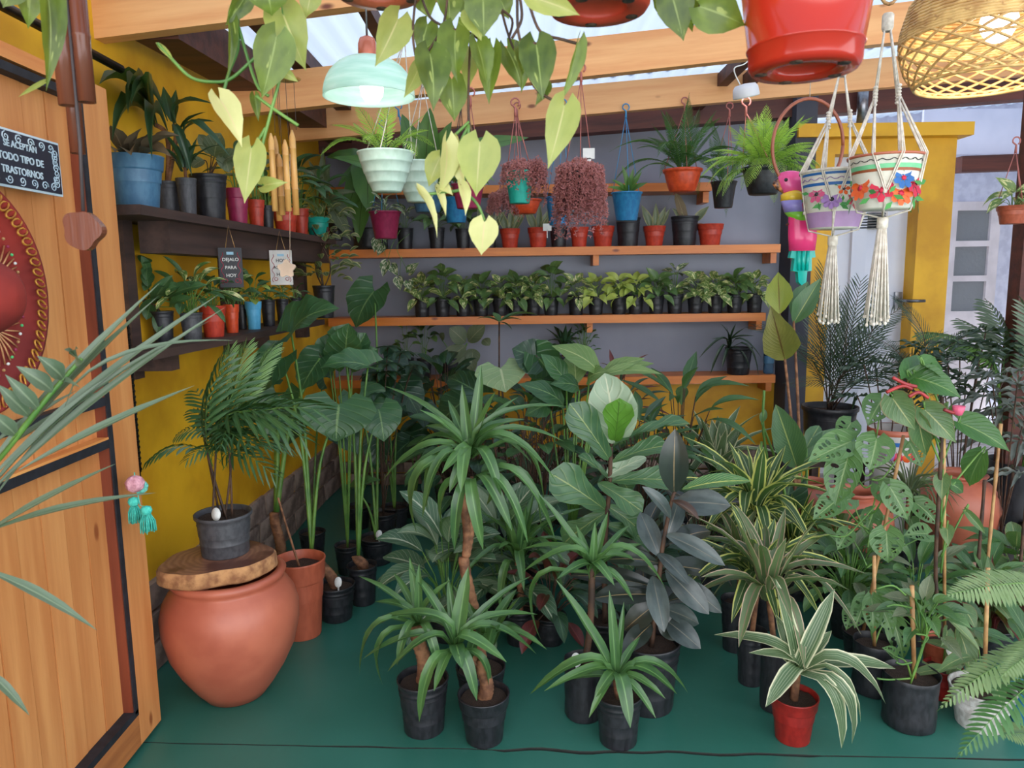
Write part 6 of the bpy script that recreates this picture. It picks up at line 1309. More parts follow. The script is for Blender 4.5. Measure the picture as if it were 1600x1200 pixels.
stem(root, [P(1188, 750, Y0), P(1190, 690, Y0)], .006, 'greenstem', 'bud'); stem(root, [s, P(1196, 700, Y0), P(1194, 610, Y0)], .006, 'greenstem', 'bud')
# palm in big black pot, standing behind
YP = 4.45; a = P(1293, 712, YP); crate = thing('low_stool', 'dark low stool hidden among leaves under the big black palm pot', 'stool', (a.x, YP, 0)); hz = a.z
m = MB(); m.box((a.x, YP, hz - .015), (.34, .34, .03)); m.build('seat', M['darkwood'], crate)
for sx in (-1, 1):
    for sy_ in (-1, 1): m = MB(); m.box((a.x + sx * .14, YP + sy_ * .14, (hz - .03) / 2), (.04, .04, hz - .03)); m.build('leg', M['darkwood'], crate)
palm = thing('feather_palm', 'feather palm in the large glossy black ribbed pot before the white door', 'plant', (a.x, YP, hz))
s = pot(palm, W(42, YP), P(1293, 634, YP).z - hz, 'big', 'blackpot')
pk_ = dict(pairs=22, ll=.24, lw=.02, ang=50, droop=.12, taper='palm', stemr=.006, start=.25)
pm_ = [frondmesh('phoe' + str(q), 'palmdark', arch=q, **pk_) for q in (.05, .14, .26)]
for (t, k, dY, ws) in (((1262, 450), 0, .1, .5), ((1288, 420), 0, .2, .5), ((1345, 438), 1, .2, .6), ((1375, 455), 1, -.1, .6), ((1410, 480), 2, 0, .6), ((1180, 510), 2, .1, .6), ((1205, 520), 1, -.1, .5), ((1440, 560), 2, -.1, .7), ((1235, 600), 2, -.3, .5), ((1385, 540), 2, -.3, .6), ((1330, 480), 0, -.1, .5), ((1305, 460), 0, 0, .5)):
    B = s + V((R.uniform(-.02, .02), R.uniform(-.02, .02), 0)); T = P(t[0], t[1], YP + dY); lf(palm, pm_[k], B, T, (T - B).length * ws * 1.5, V((R.uniform(-.3, .3), -.6, .8)), 'frond')
# second, arching palm further right and light fronds
root, s, r, h = floorpot('kentia_palm', 'arching dark palm in front of the white door, right of the feather palm', 1430, 800, 850, 50, 'grow', 'blackpot')
c = P(1415, 620, s.y); stem(root, [s, c], .012, 'darkstem')
for (t, k, dY, ws) in (((1345, 520), 2, 0, .6), ((1400, 465), 2, .1, .6), ((1470, 520), 2, -.1, .6), ((1500, 560), 2, .1, .6), ((1380, 600), 2, -.2, .6), ((1300, 610), 2, .1, .6), ((1460, 620), 2, -.2, .6), ((1520, 520), 1, .1, .6), ((1395, 540), 1, .1, .6)):
    T = P(t[0], t[1], s.y + dY); lf(root, pm_[k], c, T, (T - c).length * ws * 1.6, V((R.uniform(-.3, .3), -.5, 1)), 'frond')
root, s, r, h = floorpot('fishtail_fern', 'green fern-like plant with pale drooping fronds at the right edge', 1570, 780, 830, 50, 'grow', 'blackpot')
fm = frondmesh('paleR', 'palmlight', pairs=16, ll=.24, lw=.06, ang=65, arch=.2, droop=.6, taper='palm', start=.2); c = P(1560, 600, s.y); stem(root, [s, c], .01)
fm2 = frondmesh('paleR2', 'palmnear', pairs=16, ll=.24, lw=.06, ang=65, arch=.2, droop=.6, taper='palm', start=.2)
for (t, f_) in (((1500, 500), fm2), ((1540, 470), fm2), ((1600, 475), fm2), ((1440, 520), fm), ((1480, 540), fm), ((1610, 560), fm2), ((1520, 545), fm2)): T = P(t[0], t[1], s.y + R.uniform(-.2, .2)); lf(root, f_, c, T, (T - c).length, V((0, -.5, 1)), 'frond')
# false aralia: grey toothed fingers
def aralia(label, cx, yr, yb, w_, pts, mat, L):
    root, s, r, h = floorpot('false_aralia', label, cx, yr, yb, w_, 'grow', 'blackpot')
    me = leafmesh('lance', mat, .12, .3, .5, 16)
    for (x, y) in pts:
        c = P(x, y, s.y + R.uniform(-.15, .15)); stem(root, [s + V((0, 0, .0)), s.lerp(c, .6) + V((0, 0, .08)), c], .0035, 'darkstem')
        for k in range(9):
            a = k * .698 + R.uniform(-.1, .1); d = V((math.cos(a), math.sin(a) * .7, R.uniform(-.5, .2))).normalized(); lf(root, me, c, c + d * L * R.uniform(.8, 1.1), L * .10, V((0, -.4, 1)), 'leaflet')
aralia('grey false aralia with long toothed finger leaflets, larger, near the right edge', 1560, 830, 890, 56, [(1565, 640), (1590, 600), (1600, 690), (1545, 620), (1595, 740), (1605, 640), (1550, 590)], 'aralia', .24)
aralia('dark purplish false aralia behind the climbing philodendron', 1490, 800, 850, 50, [(1480, 560), (1510, 590), (1450, 580), (1530, 560), (1560, 540), (1500, 540), (1590, 550), (1420, 570), (1475, 610), (1540, 520), (1445, 545), (1520, 620)], 'palmdark', .22)
aralia('bronze false aralia between the two terracotta urns', 1380, 800, 850, 46, [(1370, 590), (1340, 620), (1400, 610), (1420, 640), (1350, 570)], 'palmdark', .2)
# urns
def urn(label, cx, rim_y, foot_y, wpx, Yh):
    g = G(cx, foot_y - 8); r = W(wpx, g.y) / 2; H = P(cx, rim_y, g.y).z; root = thing('terracotta_urn', label, 'urn', (g.x, g.y, 0))
    m = MB(); m.lathe([(0, 0), (r * .45, 0), (r * .5, .01), (r * .72, H * .15), (r * .93, H * .38), (r, H * .58), (r * .93, H * .76), (r * .72, H * .88), (r * .52, H * .925), (r * .50, H * .94), (r * .62, H * .965), (r * .65, H * .985), (r * .6, H), (r * .5, H * .99), (r * .45, H * .93), (r * .6, H * .8)], (g.x, g.y, 0), 48); m.build('body', M['terracotta'], root); return root, V((g.x, g.y, H))
ur, uc = urn('round terracotta urn at the right with open dark mouth, behind bamboo stakes', 1492, 738, 872, 120, 0)
urn('round terracotta urn behind the swiss cheese plants, partly hidden', 1330, 765, 900, 120, 0)
urn('terracotta urn low behind the lime-edged dracaenas, only its shoulder seen', 1262, 750, 862, 84, 0)
# painted blue-banded pot with dark plant
YB = 4.0; a = P(1392, 742, YB); bp = thing('painted_floor_pot', 'terracotta pot with blue band and orange-red flower, standing on the urn group behind philodendron', 'pot', (a.x, YB, 0))
rB = W(38, YB); hB = P(1392, 668, YB).z; m = MB(); m.lathe([(0, 0), (rB * .7, 0), (rB * .8, hB * .5), (rB * .95, hB * .9), (rB, hB * .96), (rB, hB), (rB * .9, hB), (rB * .8, hB * .85), (0, hB * .85)], (a.x, YB, 0), 32); m.build('pot_body', M['whitepot'], bp)
m = MB(); m.lathe([(rB * .94, hB * .87), (rB * .965, hB * .93)], (a.x, YB, 0), 32); m.build('painted_band', pb, bp); m = MB(); m.lathe([(rB * 1.0, hB * .955), (rB * 1.02, hB * .96), (rB * 1.02, hB), (rB * .98, hB * 1.004)], (a.x, YB, 0), 32); m.build('rim', M['terracotta'], bp)
for q, (dx, mt) in enumerate(((.02, po), (.06, pr), (-.03, pr), (-.07, pw))):
    m = MB(); m.lathe([(0, .004), (.025, .002), (.028, 0)], (0, 0, 0), 9); put(m.mesh('painted_flower', mt), 'painted_flower', bp, Matrix.Translation((a.x + dx, YB - rB * .90, hB * .78 + .01 * (q % 2))) @ Matrix.Rotation(math.pi / 2, 4, 'X'))
# philodendron (big heart leaves, red stems)
root, s, r, h = floorpot('philodendron', 'big-leaved climbing philodendron with red stems on a bamboo stake at right', 1470, 1000, 1075, 62, 'rim', 'terra2')
Y0 = s.y
stem(root, [s, P(1462, 900, Y0), P(1470, 720, Y0), P(1472, 620, Y0)], .007, 'darkstem', 'trunk'); mbk = stem(root, [s + V((.01, .01, 0)), P(1475, 640, Y0)], .006, 'bamboo', 'stake')
for (b, t, w_, m_, dY, face) in (((1430, 590), (1502, 622), 50, 'philodark', -.05, .6), ((1440, 570), (1478, 605), 40, 'philodark', .05, .5), ((1395, 622), (1430, 672), 48, 'philo', -.05, .9), ((1445, 640), (1494, 692), 48, 'philo', -.05, .9), ((1435, 655), (1448, 712), 34, 'philo', .03, .8), ((1500, 660), (1578, 706), 44, 'philodark', -.05, .7), ((1480, 640), (1455, 690), 30, 'philo', .08, .7), ((1535, 710), (1515, 760), 42, 'bluegreen', .08, .7), ((1473, 745), (1472, 783), 26, 'philo', -.03, .9), ((1485, 755), (1505, 770), 22, 'philodark', .02, .8), ((1480, 825), (1482, 855), 22, 'philo', -.05, .9), ((1420, 590), (1455, 560), 40, 'philodark', .12, .7), ((1510, 800), (1540, 835), 14, 'philo', 0, .7)):
    B = P(b[0], b[1], Y0); lf(root, leafmesh('heart', m_, .1, .22, .04, 10), B, P(t[0], t[1], Y0 + dY), W(w_, Y0), (CAM - B).normalized() * face + V((R.uniform(-.2, .2), 0, 1 - face)))
    stem(root, [P(1470, min(900, b[1] + 70), Y0), B + V((0, 0, .02)), B], [.004, .0025], 'greenstem', 'petiole')
for p in ([(1385, 613), (1410, 603), (1425, 608)], [(1395, 590), (1415, 600), (1432, 604)], [(1420, 620), (1435, 613), (1450, 622)], [(1475, 640), (1490, 645), (1500, 642)]): stem(root, [P(x, y, Y0 - .08) for x, y in p], .006, 'redstem', 'new_shoot')
m = MB(); m.lathe([(0, 0), (.012, .004), (.018, .02), (.02, .035), (.014, .03), (.0, .01)], P(1497, 650, Y0 - .08), 12); m.build('pink_bud', simple('pink_flower', S(226, 100, 130)), root)
# monstera adansonii group
MO = lambda a=.08, w_=.02: leafmesh('heart', 'monstera', a, .2, w_, 11, True)
def monst(label, cx, yr, yb, w_, leaves, stake, kind='grow', mat='blackpot', vines=()):
    root, s, r, h = floorpot('swiss_cheese_plant', label, cx, yr, yb, w_, kind, mat); Y0 = s.y
    if stake: st = P(stake[0], stake[1], Y0); stem(root, [s, st], .0065, 'bamboo', 'stake')
    for (b, t, w2, dY) in leaves:
        B = P(b[0], b[1], Y0 + dY); lf(root, MO(R.choice((.05, .12))), B, P(t[0], t[1], Y0 + dY - .04), W(w2, Y0), (CAM - B).normalized() * .85 + V((R.uniform(-.2, .2), 0, .3)))
        stem(root, [V((s.x, s.y, max(s.z, B.z - .12))), s.lerp(B, .7) * .5 + V((s.x, s.y, B.z - .02)) * .5, B], [.004, .0022], 'greenstem', 'petiole')
    for v in vines: stem(root, [P(x, y, Y0 - .03) for x, y in v], .003, 'greenstem', 'vine')
    return root, s
monst('largest swiss cheese plant with holed leaves high on a stake, left of the philodendron', 1345, 985, 1045, 58,
    [((1330, 690), (1262, 722), 52, 0), ((1325, 715), (1305, 790), 56, -.05), ((1378, 625), (1356, 665), 46, 0), ((1370, 685), (1358, 735), 58, -.05), ((1310, 780), (1270, 812), 40, 0), ((1330, 780), (1290, 790), 40, .05), ((1390, 760), (1418, 812), 46, -.05), ((1372, 757), (1400, 790), 40, .05), ((1430, 785), (1465, 820), 36, .0), ((1450, 835), (1410, 838), 36, .03), ((1385, 830), (1388, 880), 50, -.08), ((1330, 660), (1310, 690), 40, .1), ((1420, 690), (1440, 730), 36, .1), ((1325, 830), (1308, 860), 30, .05), ((1365, 800), (1350, 840), 34, .06)], (1412, 680), vines=([(1290, 835), (1320, 838), (1345, 815), (1368, 790)], [(1370, 830), (1395, 812), (1420, 795)]))
monst('small swiss cheese plant of three drooping holed leaves in a black pot on the floor', 1362, 1000, 1088, 62, [((1352, 935), (1335, 982), 34, 0), ((1362, 935), (1364, 990), 32, -.04), ((1372, 935), (1395, 992), 34, -.02), ((1395, 965), (1412, 1030), 36, .04), ((1330, 950), (1322, 985), 26, .05)], (1366, 868), 'bag')
root, s = monst('sparse climbing vine on a pinkish stake in the black bag pot at front right', 1419, 1050, 1142, 82, [((1398, 1025), (1378, 1012), 22, 0)], None, 'bag')
Y0 = s.y; stem(root, [s + V((.01, 0, 0)), P(1425, 915, Y0)], .0075, 'bamboo', 'stake')
for pth in ([(1422, 1070), (1440, 1020), (1448, 980), (1435, 950), (1430, 935)], [(1425, 1060), (1445, 1000), (1460, 970), (1480, 955)], [(1422, 1060), (1390, 1062), (1370, 1060)], [(1400, 1035), (1410, 1038), (1425, 1035)], [(1440, 1010), (1450, 995), (1430, 990)], [(1425, 950), (1400, 945), (1385, 948)], [(1415, 930), (1395, 915), (1370, 920)]): stem(root, [P(x, y, Y0 - .04) for x, y in pth], .0032, 'greenstem', 'vine')
bush(root, P(1440, 990, Y0), 22, .12, .08, .04, ['bluegreen', 'monstera', 'greyleaf'], 'heart', .12, .6, face=.8)
# anthurium/philodendron long leaves at right
root, s, r, h = floorpot('arrow_leaf_plant', 'upright arrow-leaved plant in the low dark red pot right of the vine', 1470, 1040, 1095, 56, 'rim', 'darkred'); Y0 = s.y
for (b, t, w_) in (((1490, 1010), (1478, 1065), 30), ((1500, 990), (1515, 1060), 30), ((1505, 950), (1525, 985), 22), ((1480, 985), (1470, 1010), 20), ((1515, 985), (1530, 1010), 18), ((1440, 1040), (1450, 1080), 20)): lf(root, leafmesh('heart', 'philo', .1, .25), P(b[0], b[1], Y0), P(t[0], t[1], Y0 - .05), W(w_ * 1.2, Y0), V((0, -1, .4))); stem(root, [s, P(b[0], b[1], Y0)], .003)
ptag(root, s + V((.0, -.04, .04)))
root, s, r, h = floorpot('potted_plant', 'white glazed pot at the front right edge under the fern fronds', 1530, 1072, 1145, 92, 'rim', 'whitepot')
bush(root, s, 10, .10, .16, .05, ['greygreen', 'philo'], 'lance', .14, .6); stem(root, [s + V((.02, .02, 0)), s + V((.0, .02, .42))], .007, 'bamboo', 'stake')
root, s, r, h = floorpot('potted_plant', 'blue pot cut by the right edge, beside the white glazed pot', 1606, 1075, 1138, 66, 'rim', 'blue'); bush(root, s, 14, .12, .16, .05, ['philodark', 'bluegreen'], 'lance', .18, .6)
root, s, r, h = floorpot('bromeliad', 'maroon-stemmed plant of red-brown straps behind the white glazed pot', 1545, 975, 1030, 66, 'grow', 'blackpot'); rosette(root, s, 26, .26, .03, 'redleaf', 80, 0, 'lance'); rosette(root, s + V((0, 0, .05)), 16, .24, .06, 'philo', 70, -10, 'lance')
root, s, r, h = floorpot('anthurium', 'green-leaved plant with a red folded spathe at the right edge', 1580, 900, 960, 60, 'grow', 'blackpot')
bush(root, s, 18, .14, .18, .09, ['philodark', 'philo'], 'heart', .16, .6); stem(root, [P(1535, 892, s.y), P(1560, 888, s.y), P(1580, 892, s.y)], .010, 'redstem', 'spathe')
for (cx, yr, yb, w_, lab) in ((1322, 935, 1000, 56, 'black pot in the shade left of the small swiss cheese plant'), (1425, 960, 1010, 50, 'black pot behind the vine on the pinkish stake'), (1310, 880, 925, 56, 'black pot of grassy stems below the largest swiss cheese plant'), (1530, 950, 1000, 56, 'black pot of round dark leaves before the right urn')):
    root, s, r, h = cplant(lab, cx, yr, yb, w_, name='leafy_plant'); bush(root, s, 40, .17, .15, .05, ['bluegreen', 'philodark', 'monstera', 'greyleaf'], 'ellip', .16 if cx > 1500 else .22, .7, stemr=.003)
root, s, r, h = cplant('mound of thin wiry grass under the largest swiss cheese plant', 1340, 910, 950, 50, name='grass_plant'); rosette(root, s, 60, .22, .012, 'strap', 85, -20)
root, s, r, h = cplant('tangled wiry air-root plant between the philodendron and the painted pot', 1412, 850, 900, 46, name='leafy_plant'); rosette(root, s + V((0, 0, .3)), 50, .22, .010, 'greyleaf', 80, -60); stem(root, [s, s + V((0, 0, .3))], .01, 'cane'); bush(root, s, 10, .10, .12, .06, ['philo', 'monstera'], 'heart', .3, .7)
# bamboo stakes leaning at right
for (a, b, lab) in (((1538, 905), (1564, 662), 'long pale bamboo stake leaning in front of the right urn'), ((1525, 905), (1539, 750), 'dark thin stake between the right urn and the long pale stake'), ((1590, 880), (1604, 780), 'dark thin stake at the right edge beside the long pale stake')):
    g = G(a[0] - 5, 985); B = P(b[0], b[1], g.y + .05); m = MB(); n = 12; m.tube([g.lerp(B, k / n) for k in range(n + 1)], [.0065 * (1.25 if k % 3 == 0 else 1) for k in range(n + 1)], 7); tag(m.build('bamboo_stake', M['bamboo'] if 'pale' in lab and 'thin' not in lab else M['darkstem'], None), lab, 'stake')
# cardboard sheet and black sack on the deck
g0 = [G(1495, 850, .012), G(1620, 842, .012), G(1650, 905, .012), G(1530, 905, .012), G(1512, 870, .012)]; m = MB(); n = len(g0)
m.add([*g0, *[v + V((0, 0, .006)) for v in g0]], [tuple(range(n))[::-1], tuple(range(n, 2 * n))] + [(k, (k + 1) % n, n + (k + 1) % n, n + k) for k in range(n)], False)
tag(m.build('cardboard_sheet', simple('cardboard', S(206, 172, 146), S(190, 154, 128), 6, .8), None), 'torn beige cardboard sheet lying on the floor at the right edge', 'cardboard')
g = G(1588, 808, .06); root = thing('black_sack', 'dark rounded black bag pot on the pale deck at the right edge', 'pot', (g.x, g.y, .045)); s = pot(root, .17, .36, 'bag', 'blackpot'); bush(root, s, 30, .25, .2, .05, ['palmdark', 'aralia'], 'lance', .4, .6)
m = MB(); c = G(1580, 805, .05); m.lathe([(0, -.02), (.09, -.018), (.11, 0), (.08, .03), (.0, .04)], c + V((0, -.25, .02)), 20, wob=.3); tag(m.build('shoe_shaped_stone', simple('black_stone', S(44, 42, 44)), None), 'small dark flat lump on the pale deck near the right edge', 'stone')

# ================================================================= NEAR FOREGROUND
# --- glossy red pot, terracotta pots overhead
def nearpot(name, label, cx, yb, wb, wt, Y, mat, hpx, kind):
    c = P(cx, yb, Y); rb = W(wb, Y) / 2; rt = W(wt, Y) / 2; h = W(hpx, Y); root = thing(name, label, 'hanging plant', c)
    m = MB(); m.lathe([(rb * .55, .004), (rb * .62, .0), (rb * .93, 0), (rb, .008), (rb * 1.01, h * .18), (rb * 1.035, h * .185), (rb * 1.045, h * .2), (rb * 1.02, h * .21), (rb + (rt - rb) * .85, h * .85), (rt * 1.0, h * .86), (rt * 1.05, h), (rt * .97, h), (rt * .9, h * .8), (rb * .95, h * .1), (rb * .55, .012)], c, 48); po_ = m.build('pot', M[mat], root)
    m = MB(); m.lathe([(0, .012), (rb * .56, .012), (rb * .56, .004)], c, 32); m.build('pot_foot', M[mat], root)
    for k in range(5):
        a = k * 1.257 + .4; m = MB(); m.lathe([(0, -.0012), (.009, -.0012), (.009, .003)], c + V((rb * .76 * math.cos(a), rb * .76 * math.sin(a), 0)), 12); m.build('drain_hole', M['soil'], po_)
    put(SOIL, 'soil', root, at(c + V((0, 0, h * .9)), (rt * .93, rt * .93, rt * .9)))
    hanger(root, rt, c.z + h, V((c.x, Y, 2.36 + .12 * c.x + .25)), 'string_white'); return root, c, rt, h
redp, rc, rr2, rh = nearpot('hanging_plant', 'glossy red plastic pot hanging very close at the top right', 1256, 112, 160, 200, 1.12, 'glossred', 170, 'rim')
bush(redp, rc + V((0, 0, rh * .9)), 14, .08, .1, .06, ['hang'], 'heart', .1, .5)
tp1, c1_, r1, h1 = nearpot('hanging_pothos', 'terracotta hanging pot cut by the top edge at centre right, dark red underside', 935, 18, 150, 172, 1.15, 'redpot', 150, 'rim')
tp2, c2_, r2, h2 = nearpot('hanging_pothos', 'brown-red hanging pot bottom at the top edge above the glass lamp, long trailing vines', 592, -6, 130, 150, 1.25, 'terra2', 130, 'rim')
def vine(root, pts, Y, r=.0022, mat='darkstem'): stem(root, [P(x, y, Y) for x, y in pts], r, mat, 'vine')
H_ = lambda m, a=.1, sh='heart': leafmesh(sh, m, a, .22, .03, 12)
def hl(root, lst, Y):
    for (b, t, w_, m_, dY, ro) in lst:
        B = P(b[0], b[1], Y + dY); lf(root, H_(m_, R.choice((.05, .13))), B, P(t[0], t[1], Y + dY + R.uniform(-.02, .02)), W(w_, Y), (CAM - B).normalized() + V((ro, 0, .15)))
YN = 1.25
hl(tp2, [((622, 30), (586, 104), 52, 'hangpale', 0, .3), ((668, 38), (654, 90), 36, 'hang', .02, 0), ((672, 84), (677, 174), 54, 'hang', -.03, .2), ((712, 46), (715, 130), 50, 'hang', .0, -.2), ((738, 20), (752, 64), 38, 'hangpale', -.03, 0), ((745, 66), (761, 137), 38, 'hang', -.02, .5), ((770, 78), (764, 163), 38, 'hang', .03, -.3), ((735, 86), (730, 144), 32, 'hangpale', .05, 0), ((706, 124), (710, 190), 50, 'hang', .04, .1), ((792, 76), (816, 142), 44, 'hang', .05, .3), ((655, 104), (631, 153), 30, 'hangpale', .06, .4), ((755, -2), (756, 58), 54, 'hang', -.05, 0), ((700, -5), (702, 42), 40, 'hang', .03, .2), ((725, 0), (735, 30), 34, 'hang', .08, 0), ((808, 76), (814, 146), 30, 'hang', 0, .7), ((660, -10), (672, 30), 40, 'hang', .05, 0), ((780, -5), (795, 30), 40, 'hang', .04, 0), ((690, 60), (672, 100), 36, 'hang', .08, 0),
 ((697, 222), (684, 306), 34, 'hangcream', -.02, .7), ((750, 222), (744, 307), 64, 'hangpale', -.04, 0), ((688, 246), (670, 292), 36, 'hangpale', .03, -.2), ((757, 347), (752, 399), 45, 'hangcream', -.03, 0), ((654, 302), (683, 372), 15, 'hangcream', 0, .8), ((683, 296), (697, 338), 14, 'hangcream', 0, .6), ((720, 290), (727, 338), 20, 'hangcream', -.02, .5), ((712, 225), (728, 300), 30, 'hangcream', 0, -.6), ((688, 290), (708, 306), 18, 'hangcream', 0, .4)], YN)
for p in ([(650, -10), (645, 50), (650, 90), (655, 104)], [(700, -10), (692, 40), (668, 82)], [(660, 0), (675, 30), (706, 45), (735, 52), (770, 80)], [(780, 0), (790, 40), (800, 70), (806, 80)], [(735, 60), (732, 140), (733, 190), (745, 222)], [(733, 190), (712, 210), (697, 222)], [(733, 195), (700, 260), (688, 292)], [(725, 300), (745, 318), (757, 345)], [(733, 195), (728, 250), (722, 292), (700, 300), (660, 304)], [(775, 10), (800, 30), (795, 60)]): vine(tp2, p, YN, .0026 if p[0][1] > 150 else .002, 'greenstem' if p[0][1] > 150 else 'darkstem')
hl(tp1, [((838, 68), (848, 156), 56, 'hang', 0, 0), ((902, 68), (874, 162), 24, 'hang', -.02, .8), ((882, 165), (856, 264), 50, 'hangpale', -.03, .2), ((832, -4), (906, 24), 34, 'hangpale', -.12, 0), ((850, 130), (836, 166), 24, 'hang', .04, .4), ((812, 75), (816, 120), 26, 'hang', .03, .4)], 1.15)
for p in ([(808, -5), (812, 60), (838, 68)], [(828, 10), (845, 50), (880, 62), (902, 68)], [(812, 75), (835, 135), (870, 160), (882, 165)], [(800, 60), (815, 30), (812, -5)]): vine(tp1, p, 1.15)
# heart leaves between, from a pot above the frame
def overhead(label, x, Y, mat='redpot'):
    c = P(x, -150, Y); root = thing('hanging_pothos', label, 'hanging plant', c); s = pot(root, .07, .11, 'rim', mat); hanger(root, .07, c.z + .11, V((c.x, Y, 2.5)), 'string_white'); return root, s
oh, s = overhead('pothos leaves at the top edge just left of the glossy red pot', 1080, 1.15)
hl(oh, [((1050, -8), (1068, 64), 56, 'hang', 0, .1), ((1094, 10), (1164, 40), 62, 'hang', -.02, 0), ((1035, -10), (1048, 45), 40, 'hang', .03, .3), ((1075, -8), (1082, 50), 40, 'hang', .03, -.3)], 1.15); vine(oh, [(1080, -150), (1070, -60), (1050, -8)], 1.15); vine(oh, [(1080, -150), (1095, -60), (1094, 10)], 1.15)
oh, s = overhead('pothos trailing at the upper left with a lone cream leaf and long bare shoot', 420, 1.2)
hl(oh, [((440, 16), (478, 110), 60, 'hangpale', 0, -.1), ((432, 58), (409, 154), 60, 'hang', -.02, .2), ((385, -8), (352, 40), 30, 'hang', 0, .5), ((357, 28), (354, 124), 16, 'hang', 0, .5), ((343, 155), (378, 230), 40, 'hangcream', -.03, .3), ((393, 232), (382, 318), 46, 'hangpale', -.02, 0), ((417, -20), (425, 25), 60, 'hang', -.04, 0), ((486, -10), (478, 28), 34, 'hangpale', .02, 0), ((412, 290), (450, 285), 24, 'hangpale', 0, .4), ((440, 110), (466, 128), 16, 'hangpale', 0, 0), ((265, 88), (243, 66), 9, 'hangpale', 0, 0), ((398, 150), (404, 190), 16, 'hang', .03, 0)], 1.2)
for p in ([(420, -150), (385, -20), (372, 30), (372, 75), (358, 112), (348, 150)], [(246, 68), (268, 92), (300, 122), (340, 128), (362, 122), (390, 98), (430, 60)], [(420, -150), (440, 0), (446, 60), (440, 110), (422, 180), (408, 240), (412, 290)], [(400, 150), (430, 172), (466, 196)], [(372, 40), (400, 130), (420, 150)], [(415, 200), (400, 225), (393, 232)]): vine(oh, p, 1.2, .0026, 'greenstem')
oh, s = overhead('curled variegated leaf hanging beside the brown wind chime at the top left', 70, 1.05)
hl(oh, [((74, -12), (72, 142), 36, 'hang', 0, .4), ((50, -30), (44, 45), 44, 'hang', .03, 0), ((70, 128), (28, 152), 7, 'hangpale', 0, 0), ((20, -20), (5, 12), 40, 'hang', 0, 0)], 1.05); vine(oh, [(70, -150), (72, -60), (74, -12)], 1.05)
# --- near palm at the left edge
bs = V((-1.03, 1.1, 0)); np_ = thing('palm_plant', 'long grey-green palm leaflets reaching in from the left edge, close to the camera', 'plant', bs)
s = pot(np_, .16, .28, 'grow', 'blackpot'); X_ = P(-40, 760, 1.12)
rach = [(0, X_, P(-60, 900, 1.1))]
stem(np_, [s, s.lerp(X_, .6) + V((-.05, 0, .05)), X_], [.012, .006], 'greenstem', 'frond_stalk'); stem(np_, [s + V((.02, 0, 0)), P(-60, 860, 1.1), P(-30, 830, 1.1)], [.012, .006], 'greenstem', 'frond_stalk'); stem(np_, [X_, P(20, 690, 1.12), P(75, 620, 1.12), P(128, 560, 1.14)], [.006, .003], 'greenstem', 'frond_stalk')
LN = lambda a: leafmesh('lance', 'palmnear', a, .6, asp=.04)
for (b, t, w_, k, Y, dY) in (((-30, 745), (252, 440), 15, .02, 1.1, .12), ((-20, 740), (248, 462), 13, .02, 1.12, .1), ((-30, 765), (342, 460), 15, .03, 1.1, .15), ((-30, 785), (352, 480), 14, .03, 1.1, .15), ((-10, 780), (310, 478), 11, .06, 1.14, .2), ((-40, 800), (330, 500), 10, .08, 1.1, .15), ((30, 735), (305, 602), 14, .02, 1.1, .12), ((-30, 838), (182, 724), 13, .02, 1.08, .05), ((-30, 836), (244, 770), 13, .05, 1.08, .05), ((-30, 888), (152, 985), 15, .06, 1.0, .02), ((-30, 1040), (46, 1118), 13, .05, 1.0, .02), ((-20, 700), (120, 610), 10, .03, 1.12, .1), ((-20, 720), (180, 600), 10, .03, 1.12, .1), ((100, 640), (368, 532), 8, .2, 1.14, .1)):
    lf(np_, LN(k), P(b[0], b[1], Y), P(t[0], t[1], Y + dY), W(w_ * 1.35, Y), (CAM - P(b[0], b[1], Y)).normalized() * .7 + V((0, 0, 1)), 'leaflet')
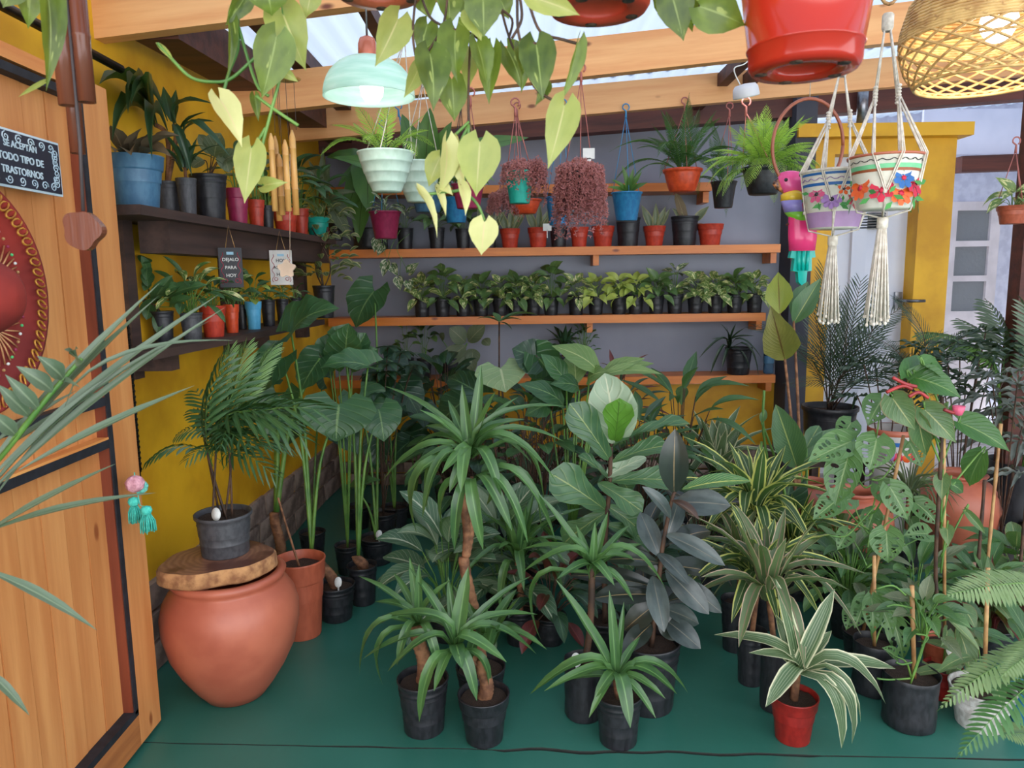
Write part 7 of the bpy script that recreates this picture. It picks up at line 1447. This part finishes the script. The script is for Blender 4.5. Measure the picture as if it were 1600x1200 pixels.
for (b, t, w_) in (((82, 612), (25, 572), 24), ((98, 592), (58, 556), 24), ((118, 572), (100, 546), 24), ((45, 650), (-5, 600), 22), ((60, 640), (8, 585), 20), ((25, 680), (-20, 640), 22), ((100, 598), (125, 605), 8), ((122, 560), (122, 545), 12)):
    lf(np_, leafmesh('lance', 'palmnear', .12, .6, asp=.2), P(b[0], b[1], 1.12), P(t[0], t[1], 1.08), W(w_ * 1.2, 1.1), V((.2, -.8, .6)), 'leaflet')
# --- near fern at the right edge
fs_ = V((1.24, 1.3, .62)); st = thing('plant_stand', 'tall metal plant stand just outside the right edge under the near fern', 'stand', (1.24, 1.3, 0))
m = MB(); m.lathe([(0, .6), (.15, .6), (.15, .62), (0, .62)], (1.24, 1.3, 0), 24); m.build('top', M['darkmetal'], st)
for k in range(3): a = k * 2.09; m = MB(); m.tube([V((1.24 + .13 * math.cos(a), 1.3 + .13 * math.sin(a), 0)), V((1.24 + .1 * math.cos(a), 1.3 + .1 * math.sin(a), .6))], .008, 6); m.build('leg', M['darkmetal'], st)
nf = thing('sword_fern', 'pale green sword fern fronds reaching in from the right edge, close to the camera', 'plant', fs_); s = pot(nf, .11, .14, 'rim', 'terra2')
nm = [frondmesh('nearf' + str(a), 'fernnear', pairs=30, ll=.15, lw=.036, ang=85, arch=a, droop=.25, taper='fern', start=.05, stemr=.004) for a in (.06, .16, .28)]
nm2 = frondmesh('nearg', 'fern', pairs=26, ll=.16, lw=.036, ang=85, arch=.1, droop=.3, taper='fern', start=.05, stemr=.004)
for (b, t, k, ws, dY) in (((1640, 912), (1474, 932), 0, 1.4, -.05), ((1650, 1010), (1463, 1112), 1, .9, -.05), ((1660, 1035), (1492, 1188), 2, .9, -.1), ((1640, 1160), (1560, 1150), 0, 1.4, -.1), ((1660, 1000), (1560, 1060), 0, 1, -.15), ((1650, 960), (1590, 900), 0, 1, .1)):
    T = P(t[0], t[1], 1.3 + dY); B = P(b[0], b[1], 1.3); lf(nf, nm2 if k == 2 else nm[k], B, T, (T - B).length * ws, (CAM - B).normalized() * .8 + V((0, 0, .8)), 'frond')
    stem(nf, [s, (s + B) / 2 + V((0, 0, .05)), B], .003, 'greenstem', 'frond_stalk')
fern(nf, s, 12, .3, 'nearf', 'fernnear', pairs=30, ll=.15, lw=.036, ang=85, droop=.25, taper='fern', start=.05, stemr=.004, e0=85, e1=10)
# sanity: shorten nothing, just make sure every label is unique within reason
